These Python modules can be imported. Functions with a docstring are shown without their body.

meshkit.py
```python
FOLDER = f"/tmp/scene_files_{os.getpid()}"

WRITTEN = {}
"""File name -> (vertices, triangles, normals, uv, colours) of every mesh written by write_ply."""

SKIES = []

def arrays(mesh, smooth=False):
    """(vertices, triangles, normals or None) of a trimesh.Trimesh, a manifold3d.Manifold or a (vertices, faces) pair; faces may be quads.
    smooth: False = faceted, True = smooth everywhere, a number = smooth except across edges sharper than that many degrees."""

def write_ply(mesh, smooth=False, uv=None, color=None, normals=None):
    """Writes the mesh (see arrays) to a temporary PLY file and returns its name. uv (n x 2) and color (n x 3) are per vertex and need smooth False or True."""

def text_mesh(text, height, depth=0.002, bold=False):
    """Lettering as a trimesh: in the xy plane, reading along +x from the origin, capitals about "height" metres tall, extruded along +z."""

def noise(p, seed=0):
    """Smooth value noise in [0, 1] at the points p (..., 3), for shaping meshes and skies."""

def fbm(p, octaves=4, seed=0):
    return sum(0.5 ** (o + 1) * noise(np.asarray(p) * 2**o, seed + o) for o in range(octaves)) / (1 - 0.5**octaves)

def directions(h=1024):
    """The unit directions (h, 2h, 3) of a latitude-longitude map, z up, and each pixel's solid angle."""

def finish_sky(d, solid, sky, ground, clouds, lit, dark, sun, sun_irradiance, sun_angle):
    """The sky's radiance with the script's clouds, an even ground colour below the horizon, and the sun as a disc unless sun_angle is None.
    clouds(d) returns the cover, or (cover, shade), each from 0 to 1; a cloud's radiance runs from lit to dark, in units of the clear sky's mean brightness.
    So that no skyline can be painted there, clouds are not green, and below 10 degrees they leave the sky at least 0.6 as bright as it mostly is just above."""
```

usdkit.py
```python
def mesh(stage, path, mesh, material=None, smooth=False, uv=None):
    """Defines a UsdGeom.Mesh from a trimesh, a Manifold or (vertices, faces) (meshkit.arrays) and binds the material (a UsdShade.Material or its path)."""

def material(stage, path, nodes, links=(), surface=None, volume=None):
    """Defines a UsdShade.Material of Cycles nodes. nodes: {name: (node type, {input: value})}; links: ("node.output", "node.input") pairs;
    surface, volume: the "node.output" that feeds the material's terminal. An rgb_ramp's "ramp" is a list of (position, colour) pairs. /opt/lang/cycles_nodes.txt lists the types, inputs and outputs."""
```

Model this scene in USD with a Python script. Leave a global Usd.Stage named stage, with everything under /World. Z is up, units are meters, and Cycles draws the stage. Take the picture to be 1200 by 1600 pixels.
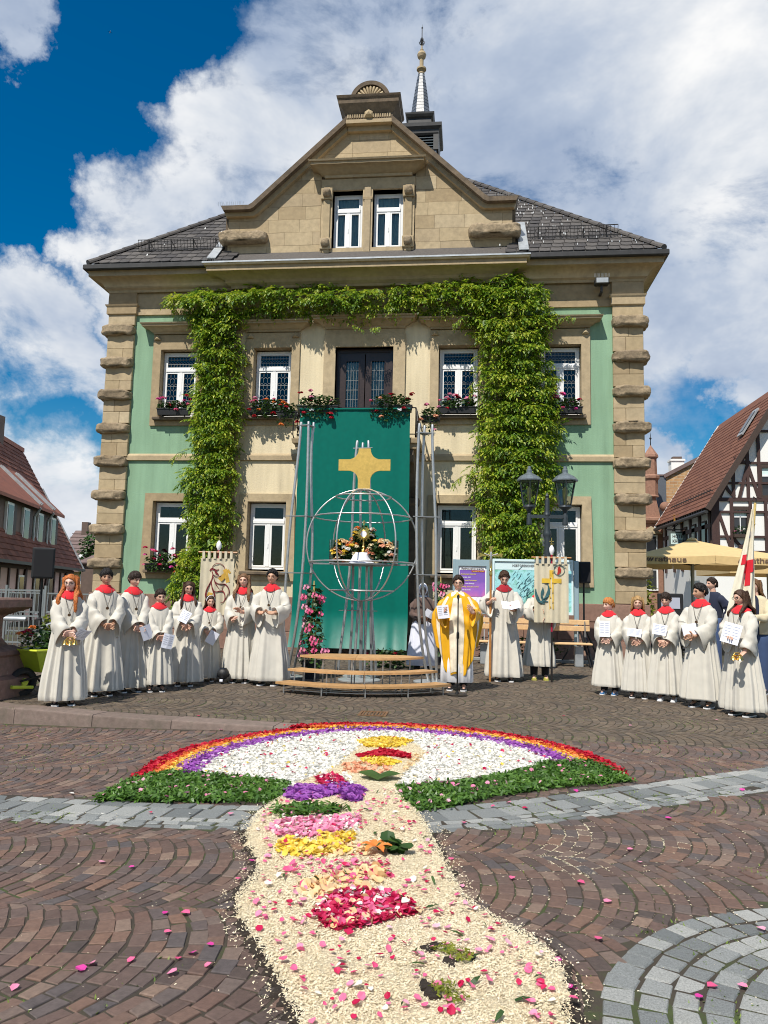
import math, random
import numpy as np, trimesh, usdkit, meshkit, manifold3d as m3
import shapely.geometry as sg, shapely.ops as so
from shapely import affinity
from pxr import Usd, UsdGeom, UsdLux, UsdShade, Gf, Sdf, Vt
random.seed(7); RNG = np.random.default_rng(11)
PI = math.pi
stage = Usd.Stage.CreateInMemory()
UsdGeom.SetStageUpAxis(stage, 'Z'); UsdGeom.SetStageMetersPerUnit(stage, 1.0)
UsdGeom.Xform.Define(stage, '/World'); UsdGeom.Scope.Define(stage, '/World/Looks')

# ------------------------------------------------------------------ camera
YAW, PITCH, ROLL = map(math.radians, (6.4, 6.1, 1.27))
EYE = np.array([2.715, -19.0, 1.45])
_f = np.array([-math.sin(YAW)*math.cos(PITCH), math.cos(YAW)*math.cos(PITCH), math.sin(PITCH)])
_r0 = np.array([math.cos(YAW), math.sin(YAW), 0.0]); _u0 = np.cross(_r0, _f)
_R = math.cos(ROLL)*_r0 + math.sin(ROLL)*_u0; _U = np.cross(_R, _f)
cam = UsdGeom.Camera.Define(stage, '/World/camera')
cam.CreateHorizontalApertureAttr(24.0); cam.CreateVerticalApertureAttr(32.0); cam.CreateFocalLengthAttr(24.0)
cam.CreateClippingRangeAttr(Gf.Vec2f(0.05, 100000.0))
_M = Gf.Matrix4d(1.0)
for i, v in enumerate((_R, _U, -_f, EYE)): _M.SetRow(i, Gf.Vec4d(*map(float, v), 1.0 if i == 3 else 0.0))
cam.AddTransformOp().Set(_M)
cam.CreateExposureAttr(0.35)

# ------------------------------------------------------------------ sun and sky
SUN_EL, SUN_AZ = math.radians(54), math.radians(22)          # azimuth to the left of the facade's outward normal
TO_SUN = np.array([-math.sin(SUN_AZ)*math.cos(SUN_EL), -math.cos(SUN_AZ)*math.cos(SUN_EL), math.sin(SUN_EL)])
sun = UsdLux.DistantLight.Define(stage, '/World/sun_light')
sun.CreateIntensityAttr(1.15); sun.CreateAngleAttr(0.5); sun.CreateNormalizeAttr(True); sun.CreateColorAttr(Gf.Vec3f(1.0, 0.95, 0.86))
_z = TO_SUN; _x = np.cross([0, 0, 1.0], _z); _x /= np.linalg.norm(_x); _y = np.cross(_z, _x)
_M = Gf.Matrix4d(1.0)
for i, v in enumerate((_x, _y, _z)): _M.SetRow(i, Gf.Vec4d(*map(float, v), 0.0))
sun.AddTransformOp().Set(_M)
dome = UsdLux.DomeLight.Define(stage, '/World/sky')
dome.GetPrim().SetCustomDataByKey('kind', 'structure')
def _dirn(px, py):                                            # the world direction of a bearing seen from the square
    d = _f + _R*(px-600)/1200.0 + _U*(800-py)/1200.0
    return d/np.linalg.norm(d)
def build_sky():
    N = {'sky': ('sky_texture', {'sky_type': 'single_scattering', 'sun_disc': False, 'sun_elevation': SUN_EL, 'sun_rotation': math.atan2(TO_SUN[0], TO_SUN[1]),
                 'ozone_density': 4.0, 'aerosol_density': 0.05, 'air_density': 1.25}),
         'geo': ('texture_coordinate', {}),
         'hsv': ('hsv', {'hue': 0.5, 'saturation': 1.62, 'value': 0.82, 'fac': 1.0})}
    L = [('sky.color', 'hsv.color')]
    # cloud banks: (bearing, angular radius, strength)
    banks = [((930, -60), 18.5, 1.0), ((930, 300), 15.5, 1.0), ((1130, 330), 11, 1.0), ((620, 300), 10, 1.0), ((590, 20), 8, 1.0), ((520, 160), 7.2, 1.0), ((440, 260), 6, 1.0), ((400, 360), 7, 1.0), ((295, 385), 6.3, 1.0), ((225, 425), 4.6, 1.0),
             ((45, 545), 4.8, 1.0), ((-60, 580), 4.5, 1.0), ((125, 580), 3.4, 1.0), ((30, 790), 5.2, 1.0), ((-120, 770), 7, 1.0), ((125, 820), 4, 1.0), ((1130, 500), 4.6, 1.0), ((1230, 560), 3.5, .9), ((0, 5), 2.9, .8), ((1022, 715), 2.3, .62), ((1300, 760), 4, .8),
             ((-1100, 300), 20, 1.0), ((2300, 300), 22, .9), ((2100, -900), 24, .9), ((300, -1700), 22, .9)]
    banks_d = [(_dirn(*c), r, s) for c, r, s in banks] + [(np.array([-.7, -.6, .38]), 20, 1), (np.array([.5, -.8, .3]), 22, 1), (np.array([-.98, -.1, .3]), 9, .9)]
    N['wn'] = ('noise_texture', {'scale': 10.0, 'detail': 8.0, 'roughness': 0.6}); N['ws'] = ('vector_math', {'math_type': 'multiply_add', 'vector2': (.20, .20, .20), 'vector3': (-.10, -.10, -.10)}); N['wd'] = ('vector_math', {'math_type': 'add'}); N['wu'] = ('vector_math', {'math_type': 'normalize'})
    L += [('geo.generated', 'wn.vector'), ('wn.color', 'ws.vector1'), ('ws.vector', 'wd.vector1'), ('geo.generated', 'wd.vector2'), ('wd.vector', 'wu.vector1')]
    prev = None
    for i, (d, r, s) in enumerate(banks_d):
        d = d/np.linalg.norm(d)
        N[f'dot{i}'] = ('vector_math', {'math_type': 'dot_product', 'vector2': tuple(d)})
        N[f'mr{i}'] = ('map_range', {'from_min': math.cos(math.radians(r*1.2)), 'from_max': math.cos(math.radians(r*0.7)), 'to_min': 0.0, 'to_max': s, 'clamp': True})
        L += [('wu.vector', f'dot{i}.vector1'), (f'dot{i}.value', f'mr{i}.value')]
        if prev:
            N[f'mx{i}'] = ('math', {'math_type': 'maximum'})
            L += [(prev, f'mx{i}.value1'), (f'mr{i}.result', f'mx{i}.value2')]; prev = f'mx{i}.value'
        else: prev = f'mr{i}.result'
    N['mp'] = ('mapping', {'mapping_type': 'point', 'scale': (1.0, 1.0, 1.7)}); L.append(('geo.generated', 'mp.vector'))
    N['n1'] = ('noise_texture', {'scale': 4.2, 'detail': 12.0, 'roughness': 0.64, 'distortion': 0.35}); L.append(('mp.vector', 'n1.vector'))
    N['n2'] = ('noise_texture', {'scale': 3.1, 'detail': 9.0, 'roughness': 0.58, 'distortion': 0.2}); L.append(('mp.vector', 'n2.vector'))
    N['add'] = ('math', {'math_type': 'multiply_add', 'value2': 2.3, 'value3': -1.17}); L.append(('n1.fac', 'add.value1'))
    N['amp'] = ('math', {'math_type': 'multiply_add', 'value2': 1.3, 'value3': 0.12}); L.append((prev, 'amp.value1'))
    N['sum'] = ('math', {'math_type': 'multiply_add'}); L += [('add.value', 'sum.value1'), ('amp.value', 'sum.value2'), (prev, 'sum.value3')]
    N['cov'] = ('rgb_ramp', {'ramp': [(0.12, (0, 0, 0)), (0.30, (.20,)*3), (0.50, (.62,)*3), (0.72, (.95,)*3), (0.85, (1, 1, 1))]}); L.append(('sum.value', 'cov.fac'))
    # lit cloud: thin parts white, thick undersides greyer
    N['shade'] = ('math', {'math_type': 'multiply_add', 'value2': 1.0, 'value3': 0.0}); L.append(('n2.fac', 'shade.value1'))
    N['ccol'] = ('rgb_ramp', {'ramp': [(0.30, (3.2, 4.0, 5.5)), (0.42, (4.6, 5.3, 6.5)), (0.52, (6.6, 7.0, 7.6)), (0.64, (9.0, 9.0, 9.0)), (0.75, (9.8, 9.7, 9.6))]}); L.append(('shade.value', 'ccol.fac'))
    N['mix'] = ('mix', {'mix_type': 'mix'}); L += [('cov.color', 'bw.color'), ('bw.val', 'mix.fac'), ('hsv.color', 'mix.color1'), ('ccol.color', 'mix.color2')]
    N['bw'] = ('rgb_to_bw', {})
    N['bg'] = ('background_shader', {'strength': 0.085}); L.append(('mix.color', 'bg.color'))
    return usdkit.material(stage, '/World/Looks/sky', N, L, surface='bg.background')
UsdShade.MaterialBindingAPI.Apply(dome.GetPrim()).Bind(build_sky())

# ------------------------------------------------------------------ scene helpers
_used = {}
def numbered(parent, name):
    k = (parent, name); n = _used.get(k, 0); _used[k] = n + 1
    return f'{parent}/{name}' if n == 0 else f'{parent}/{name}_{n:03d}'
def _path(p): return '/World' if p is None else str(p.GetPath())
def tag(prim, label=None, cat=None, group=None, kind=None):
    for k, v in (('label', label), ('category', cat), ('group', group), ('kind', kind)):
        if v: prim.SetCustomDataByKey(k, v)
    return prim
def thing(name, label, cat, loc=(0, 0, 0), rz=0.0, group=None, kind=None):
    x = UsdGeom.Xform.Define(stage, numbered('/World', name))
    x.AddTranslateOp().Set(Gf.Vec3d(*map(float, loc)))
    if rz: x.AddRotateZOp().Set(math.degrees(rz))
    return tag(x.GetPrim(), label, cat, group, kind)
def structure(name):
    return tag(UsdGeom.Xform.Define(stage, numbered('/World', name)).GetPrim(), kind='structure')
from scipy.sparse import coo_matrix
from scipy.sparse.csgraph import connected_components
TONED = set()                                                    # materials whose separate pieces each get their own tone
def obj(name, mesh, mat, parent=None, smooth=False, label=None, cat=None, group=None, kind=None):
    if isinstance(mesh, MB): mesh = mesh.arrays()
    v, f, n = meshkit.arrays(mesh, smooth)
    m = usdkit.mesh(stage, numbered(_path(parent), name), (v, f), M[mat] if isinstance(mat, str) else mat)
    if n is not None: m.CreateNormalsAttr(Vt.Vec3fArray.FromNumpy(n.astype(np.float32))); m.SetNormalsInterpolation('vertex')
    if mat in TONED:
        if len(f) < 60: t = np.full(len(v), RNG.random(), np.float32)
        else:
            k, lab = connected_components(coo_matrix((np.ones(len(f)*2), (np.r_[f[:, 0], f[:, 1]], np.r_[f[:, 1], f[:, 2]])), shape=(len(v), len(v))), directed=False); t = RNG.random(k).astype(np.float32)[lab]
        UsdGeom.PrimvarsAPI(m).CreatePrimvar('tone', Sdf.ValueTypeNames.FloatArray, 'vertex').Set(Vt.FloatArray.FromNumpy(t))
    return tag(m.GetPrim(), label, cat, group, kind)
def holder(name, parent):                                      # a part that only groups its sub-parts
    return UsdGeom.Xform.Define(stage, numbered(_path(parent), name)).GetPrim()
def dup(root, loc, rz=0.0, label=None, group=None):
    was = root.GetCustomData(); base = root.GetName()
    while base[-1].isdigit() or base[-1] == '_': base = base[:-1]
    r = thing(base, label or was['label'], was['category'], loc, rz, group or was.get('group'))
    for c in root.GetChildren():
        pass
    r.GetReferences().AddInternalReference(root.GetPath()); r.SetInstanceable(True)
    return r
def pieces(name, meshes, mats, parent, limit=300, rest=None, smooth=False, key=None):
    """Each mesh its own part; past the limit the rest (by key, largest in view first) is one part of kind stuff per material."""
    order = list(range(len(meshes)))
    if key is not None: order.sort(key=key)
    for i in order[:limit]:
        obj(name, meshes[i], mats[i % len(mats)] if isinstance(mats, list) else mats, parent, smooth)
    if len(order) > limit:
        obj(rest or name + 's', cat_arrays([meshes[i] for i in order[limit:]]), mats[0] if isinstance(mats, list) else mats, parent, smooth, kind='stuff')

# ------------------------------------------------------------------ mesh helpers
def tri(f):
    f = np.asarray(f, int)
    return f if f.shape[1] == 3 else np.vstack([f[:, [0, 1, 2]], f[:, [0, 2, 3]]])
def arr(m):
    if isinstance(m, MB): return m.arrays()
    if isinstance(m, trimesh.Trimesh): return np.asarray(m.vertices), np.asarray(m.faces)
    if hasattr(m, 'to_mesh'):
        q = m.to_mesh(); return np.asarray(q.vert_properties[:, :3], float), np.asarray(q.tri_verts, int)
    return np.asarray(m[0], float), tri(m[1])
def cat_arrays(ms):
    V, F, n = [], [], 0
    for m in ms:
        v, f = arr(m); V.append(v); F.append(f + n); n += len(v)
    return np.vstack(V), np.vstack(F)
BOXF = np.array([[0, 3, 2, 1], [4, 5, 6, 7], [0, 1, 5, 4], [1, 2, 6, 5], [2, 3, 7, 6], [3, 0, 4, 7]])
def frame_of(d):
    d = np.asarray(d, float); d = d/np.linalg.norm(d)
    a = np.array([0, 0, 1.0]) if abs(d[2]) < .9 else np.array([1.0, 0, 0])
    x = np.cross(a, d); x /= np.linalg.norm(x)
    return x, np.cross(d, x), d
class MB:
    def __init__(s): s.V, s.F, s.n = [], [], 0
    def add(s, v, f=None):
        if f is None: v, f = arr(v)
        v = np.asarray(v, float); f = tri(f)
        s.V.append(v); s.F.append(f + s.n); s.n += len(v); return s
    def arrays(s): return np.vstack(s.V), np.vstack(s.F)
    def box(s, x0, x1, y0, y1, z0, z1, ch=0.0):
        if ch > 0: return s.add(cbox(x0, x1, y0, y1, z0, z1, ch))
        return s.add([(x0, y0, z0), (x1, y0, z0), (x1, y1, z0), (x0, y1, z0), (x0, y0, z1), (x1, y0, z1), (x1, y1, z1), (x0, y1, z1)], BOXF)
    def bar(s, p, q, w, h=None, up=None):                      # rectangular bar from p to q
        p, q = np.asarray(p, float), np.asarray(q, float); x, y, d = frame_of(q-p)
        if up is not None:
            y = np.asarray(up, float); y = y - d*(y@d); y /= np.linalg.norm(y); x = np.cross(y, d)
        h = h or w; c = [(-1, -1), (1, -1), (1, 1), (-1, 1)]
        return s.add([b + x*i*w/2 + y*j*h/2 for b in (p, q) for i, j in c], BOXF)
    def tube(s, pts, r, n=8, closed=False, caps=True):
        return s.add(*tube(pts, r, n, closed, caps))
    def lathe(s, prof, n=16, c=(0, 0, 0), ph=0.0):             # profile of (radius, z)
        return s.add(*lathe(prof, n, c, ph))
    def prism(s, poly, a, b, axis='y'):                        # polygon in xz, from y=a to y=b (or in xy, axis z)
        return s.add(*prism(poly, a, b, axis))
    def xf(s, R=None, t=(0, 0, 0)):
        v, f = s.arrays(); v = (v @ np.asarray(R).T if R is not None else v) + np.asarray(t); m = MB(); m.add(v, f); return m
def rotz(a): return np.array([[math.cos(a), -math.sin(a), 0], [math.sin(a), math.cos(a), 0], [0, 0, 1.0]])
def rotx(a): return np.array([[1.0, 0, 0], [0, math.cos(a), -math.sin(a)], [0, math.sin(a), math.cos(a)]])
def roty(a): return np.array([[math.cos(a), 0, math.sin(a)], [0, 1.0, 0], [-math.sin(a), 0, math.cos(a)]])
def hull(pts): return arr(m3.Manifold.hull_points(np.asarray(pts, float)))
def cbox(x0, x1, y0, y1, z0, z1, ch):
    P = []
    for x, sx in ((x0, 1), (x1, -1)):
        for y, sy in ((y0, 1), (y1, -1)):
            for z, sz in ((z0, 1), (z1, -1)):
                P += [(x, y+sy*ch, z+sz*ch), (x+sx*ch, y, z+sz*ch), (x+sx*ch, y+sy*ch, z)]
    return hull(P)
def tube(pts, r, n=8, closed=False, caps=True):
    P = np.asarray(pts, float); k = len(P); r = np.broadcast_to(np.asarray(r, float), (k,))
    T = np.gradient(P, axis=0) if not closed else np.roll(P, -1, 0) - np.roll(P, 1, 0)
    T /= np.linalg.norm(T, axis=1, keepdims=True)
    x, y, _ = frame_of(T[0]); V = []
    for i in range(k):
        x = x - T[i]*(x@T[i]); x /= np.linalg.norm(x); y = np.cross(T[i], x)
        a = np.arange(n)/n*2*PI
        V.append(P[i] + r[i]*(np.cos(a)[:, None]*x + np.sin(a)[:, None]*y))
    V = np.vstack(V); F = []
    for i in range(k if closed else k-1):
        for j in range(n):
            a, b = i*n+j, i*n+(j+1) % n; c, d = ((i+1) % k)*n+(j+1) % n, ((i+1) % k)*n+j
            F.append((a, b, c, d))
    F = tri(np.array(F))
    if caps and not closed:
        F = np.vstack([F, [(0, j+1, j) for j in range(1, n-1)][::1], [((k-1)*n, (k-1)*n+j, (k-1)*n+j+1) for j in range(1, n-1)]])
    return V, F
def lathe(prof, n=16, c=(0, 0, 0), ph=0.0):
    prof = np.asarray(prof, float); a = np.arange(n)/n*2*PI + ph; k = len(prof)
    V = np.vstack([np.stack([r*np.cos(a), r*np.sin(a), np.full(n, z)], 1) for r, z in prof]) + np.asarray(c, float)
    F = tri(np.array([(i*n+j, i*n+(j+1) % n, (i+1)*n+(j+1) % n, (i+1)*n+j) for i in range(k-1) for j in range(n)]))
    cap = [((k-1)*n, (k-1)*n+j, (k-1)*n+j+1) for j in range(1, n-1)] + [(0, j+1, j) for j in range(1, n-1)]
    return V, np.vstack([F, cap])
def prism(poly, a, b, axis='y'):
    if not isinstance(poly, (sg.Polygon, sg.MultiPolygon)): poly = sg.Polygon(poly)
    out = []
    for g in getattr(poly, 'geoms', [poly]):
        if g.is_empty or g.area < 1e-7: continue
        g = sg.polygon.orient(g)
        m = trimesh.creation.extrude_polygon(g, b-a, engine='earcut'); v, f = np.array(m.vertices), np.array(m.faces)
        if axis == 'y': v = np.stack([v[:, 0], v[:, 2]+a, v[:, 1]], 1); f = f[:, ::-1]
        else: v[:, 2] += a
        out.append((v, f))
    return cat_arrays(out)
def frame_loft(x0, x1, y0, y1, prof, cap=True):
    """A moulding that runs round a rectangle: profile of (outward offset, z), bottom to top."""
    V = []
    for d, z in prof: V += [(x0-d, y0-d, z), (x1+d, y0-d, z), (x1+d, y1+d, z), (x0-d, y1+d, z)]
    F = [(i*4+j, i*4+(j+1) % 4, i*4+4+(j+1) % 4, i*4+4+j) for i in range(len(prof)-1) for j in range(4)]
    n = len(prof)-1
    if cap: F += [(n*4, n*4+1, n*4+2, n*4+3), (3, 2, 1, 0)]
    return np.array(V, float), tri(np.array(F))
def grid_mesh(P):                                             # (a, b, 3) grid of points
    a, b = P.shape[:2]; i = np.arange(a*b).reshape(a, b)
    F = np.stack([i[:-1, :-1], i[1:, :-1], i[1:, 1:], i[:-1, 1:]], -1).reshape(-1, 4)
    return P.reshape(-1, 3), tri(F)
def stones(Q, h, ch=0.008, tilt=0.004, skirt=0.05, lite=False):
    """Setts from quads Q (n,4,3; counter-clockwise, z = ground level): chamfered tops, slightly tilted."""
    n = len(Q); c = Q.mean(1, keepdims=True); e = Q - c
    L = np.linalg.norm(e[..., :2], axis=-1, keepdims=True)
    top = c + e*(1 - ch*1.2/np.maximum(L, .02)); 
    hh = h + RNG.normal(0, tilt*.7, (n, 1)) + RNG.normal(0, tilt, (n, 1))*e[..., 0]/.08 + RNG.normal(0, tilt, (n, 1))*e[..., 1]/.08
    base = Q.copy(); base[..., 2] -= skirt
    mid = c + e*0.985; mid[..., 2] = Q[..., 2] + hh - ch; top[..., 2] = Q[..., 2] + hh
    if lite: return np.concatenate([base, top], 1), np.array([(r, (r+1) % 4, 4+(r+1) % 4) for r in range(4)] + [(r, 4+(r+1) % 4, 4+r) for r in range(4)] + [(4, 5, 6), (4, 6, 7)])
    V = np.concatenate([base, mid, top], 1)                    # n,12,3
    f = []
    for r in (0, 4):
        for j in range(4): f += [(r+j, r+(j+1) % 4, r+4+(j+1) % 4), (r+j, r+4+(j+1) % 4, r+4+j)]
    f += [(8, 9, 10), (8, 10, 11)]
    return V, np.array(f)
def stone_parts(name, V, f, mat, parent, rest, dist, limit=300):
    order = np.argsort(dist)
    for i in order[:limit]: obj(name, (V[i], f), mat, parent)
    o = order[limit:]
    if len(o): obj(rest, (V[o].reshape(-1, 3), (f[None] + (np.arange(len(o))*V.shape[1])[:, None, None]).reshape(-1, 3)), mat, parent, kind='stuff')
def rounded(x0, x1, y0, y1, z0, z1, e=.35, amp=.02, seed=0, sub=4, freq=9):
    """A rock-faced rounded block (superquadric with noise)."""
    s = trimesh.creation.icosphere(sub); v = np.array(s.vertices)
    q = np.sign(v)*np.abs(v)**e; q /= (np.abs(q)**(1/ (e*1.0)) ).sum(1, keepdims=True)**(e*.5) if False else 1
    c = np.array([(x0+x1)/2, (y0+y1)/2, (z0+z1)/2]); hs = np.array([x1-x0, y1-y0, z1-z0])/2
    p = c + q*hs
    k = meshkit.fbm(p*freq + seed*7.3, 3, seed) - .5
    return p + v*(k[:, None]*amp*2), np.array(s.faces)
# ------------------------------------------------------------------ materials
M = {}
def mat(name, N, L, surface='p.BSDF'):
    M[name] = usdkit.material(stage, '/World/Looks/' + name, N, L, surface=surface); return M[name]
def plain(name, col, rough=.6, metallic=0.0, noise=0.0, nscale=20.0, bump=0.0, bscale=120.0, spec=.5, sheen=0.0, island=0.0, thinwall=False):
    """A surface of one colour with mottling, optional piece-to-piece variation and fine relief."""
    N = {'p': ('principled_bsdf', {'roughness': rough, 'metallic': metallic, 'specular_ior_level': spec, 'sheen_weight': sheen}), 'g': ('geometry', {}), 'tc': ('texture_coordinate', {})}
    L = []
    N['n'] = ('noise_texture', {'scale': nscale, 'detail': 5.0, 'roughness': .6}); L.append(('g.position', 'n.vector'))
    lo = tuple(max(0, c*(1-noise)) for c in col); hi = tuple(min(1, c*(1+noise)) for c in col)
    N['r'] = ('rgb_ramp', {'ramp': [(.3, lo), (.7, hi)]}); L.append(('n.fac', 'r.fac'))
    out = 'r.color'
    if island:
        N['fr'] = ('attribute', {'attribute': 'tone'}); TONED.add(name)
        N['ir'] = ('rgb_ramp', {'ramp': [(0, (1-island,)*3), (1, (1+island*.6,)*3)]}); L.append(('fr.fac', 'ir.fac'))
        N['mu'] = ('mix', {'mix_type': 'multiply', 'fac': 1.0}); L += [(out, 'mu.color1'), ('ir.color', 'mu.color2')]; out = 'mu.color'
    L.append((out, 'p.base_color'))
    if bump:
        N['bn'] = ('noise_texture', {'scale': bscale, 'detail': 4.0, 'roughness': .65}); L.append(('g.position', 'bn.vector'))
        N['b'] = ('bump', {'strength': min(1, bump), 'distance': .02}); L += [('bn.fac', 'b.height'), ('b.normal', 'p.normal')]
    return mat(name, N, L)
def pieced(name, ramp, rough=.8, nscale=30.0, namp=.25, bump=.3, bscale=90.0, moss=None, stain=None, spec=.3):
    """Stone, tile or plank pieces: each piece its own tone from the ramp, mottled; optional moss and stains by noise."""
    N = {'p': ('principled_bsdf', {'roughness': rough, 'specular_ior_level': spec}), 'g': ('geometry', {}),
         'fr': ('attribute', {'attribute': 'tone'}), 'r': ('rgb_ramp', {'ramp': ramp}),
         'n': ('noise_texture', {'scale': nscale, 'detail': 7.0, 'roughness': .65}), 'nr': ('rgb_ramp', {'ramp': [(.25, (1-namp,)*3), (.75, (1+namp,)*3)]}),
         'mu': ('mix', {'mix_type': 'multiply', 'fac': 1.0})}
    TONED.add(name)
    L = [('fr.fac', 'r.fac'), ('g.position', 'n.vector'), ('n.fac', 'nr.fac'),
         ('r.color', 'mu.color1'), ('nr.color', 'mu.color2')]
    out = 'mu.color'
    for i, st in enumerate([moss, stain]):
        if not st: continue
        col, sc, lo, hi, amt = st
        N[f's{i}'] = ('noise_texture', {'scale': sc, 'detail': 6.0, 'roughness': .7}); N[f'sr{i}'] = ('rgb_ramp', {'ramp': [(lo, (0, 0, 0)), (hi, (amt,)*3)]})
        N[f'bw{i}'] = ('rgb_to_bw', {}); N[f'm{i}'] = ('mix', {'mix_type': 'mix', 'color2': col})
        L += [('g.position', f's{i}.vector'), (f's{i}.fac', f'sr{i}.fac'), (f'sr{i}.color', f'bw{i}.color'), (f'bw{i}.val', f'm{i}.fac'), (out, f'm{i}.color1')]; out = f'm{i}.color'
    L.append((out, 'p.base_color'))
    if bump:
        N['bn'] = ('noise_texture', {'scale': bscale, 'detail': 5.0, 'roughness': .7}); N['b'] = ('bump', {'strength': bump, 'distance': .012})
        L += [('g.position', 'bn.vector'), ('bn.fac', 'b.height'), ('b.normal', 'p.normal')]
    return mat(name, N, L)
def leafy(name, ramp, rough=.45, trans=.35, spec=.5):
    """Leaves and petals: each island its own tone, light passing through."""
    N = {'g': ('geometry', {}), 'r': ('rgb_ramp', {'ramp': ramp}), 'p': ('principled_bsdf', {'roughness': rough, 'specular_ior_level': spec}), 't': ('translucent_bsdf', {}), 'm': ('mix_closure', {'fac': trans}),
         'fr': ('attribute', {'attribute': 'tone'}),
         'n': ('noise_texture', {'scale': 1.7, 'detail': 2.0}), 'q': ('math', {'math_type': 'multiply_add', 'value2': .55}), 'w': ('math', {'math_type': 'multiply_add', 'value2': .75, 'value3': -.16})}
    TONED.add(name)
    L = [('g.position', 'n.vector'), ('n.fac', 'w.value1'), ('fr.fac', 'q.value1'), ('w.value', 'q.value3'), ('q.value', 'r.fac'),
         ('r.color', 'p.base_color'), ('r.color', 't.color'), ('p.BSDF', 'm.closure1'), ('t.BSDF', 'm.closure2')]
    return mat(name, N, L, surface='m.closure')

# paving
pieced('porphyry', [(0, (.062, .048, .043)), (.22, (.13, .076, .058)), (.45, (.095, .068, .060)), (.65, (.17, .098, .068)), (.82, (.078, .066, .066)), (1, (.20, .135, .10))], rough=.62, nscale=42, namp=.3, bump=.45, bscale=130, stain=((.18, .155, .13), 3.1, .55, .8, .25), spec=.4)
pieced('porphyry_dusty', [(0, (.075, .06, .048)), (.3, (.11, .082, .06)), (.6, (.135, .102, .072)), (.8, (.09, .074, .06)), (1, (.165, .125, .088))], rough=.75, nscale=40, namp=.25, bump=.4, bscale=110, stain=((.18, .15, .105), 1.3, .5, .8, .4))
pieced('granite', [(0, (.13, .14, .14)), (.5, (.22, .23, .225)), (1, (.34, .34, .32))], rough=.7, nscale=170, namp=.5, bump=.6, bscale=110, stain=((.2, .2, .17), 9, .55, .85, .5))
pieced('kerb_sandstone', [(0, (.16, .12, .10)), (1, (.22, .165, .14))], nscale=14, namp=.25, bump=.5, bscale=60, moss=((.07, .075, .05), 4.5, .5, .75, .5))
def soil():
    N = {'p': ('principled_bsdf', {'roughness': .95}), 'g': ('geometry', {}), 'n': ('noise_texture', {'scale': 2.2, 'detail': 8.0, 'roughness': .7}), 'r': ('rgb_ramp', {'ramp': [(.3, (.032, .026, .019)), (.5, (.055, .043, .03)), (.6, (.05, .07, .018)), (.72, (.075, .1, .022)), (.8, (.09, .075, .05))]}),
         'b': ('bump', {'strength': .6, 'distance': .02}), 'bn': ('noise_texture', {'scale': 220., 'detail': 3.})}
    mat('joint_soil', N, [('g.position', 'n.vector'), ('n.fac', 'r.fac'), ('r.color', 'p.base_color'), ('g.position', 'bn.vector'), ('bn.fac', 'b.height'), ('b.normal', 'p.normal')])
soil()
plain('potting_soil', (.035, .024, .016), .95, noise=.5, nscale=60, bump=.8, bscale=200)
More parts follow.
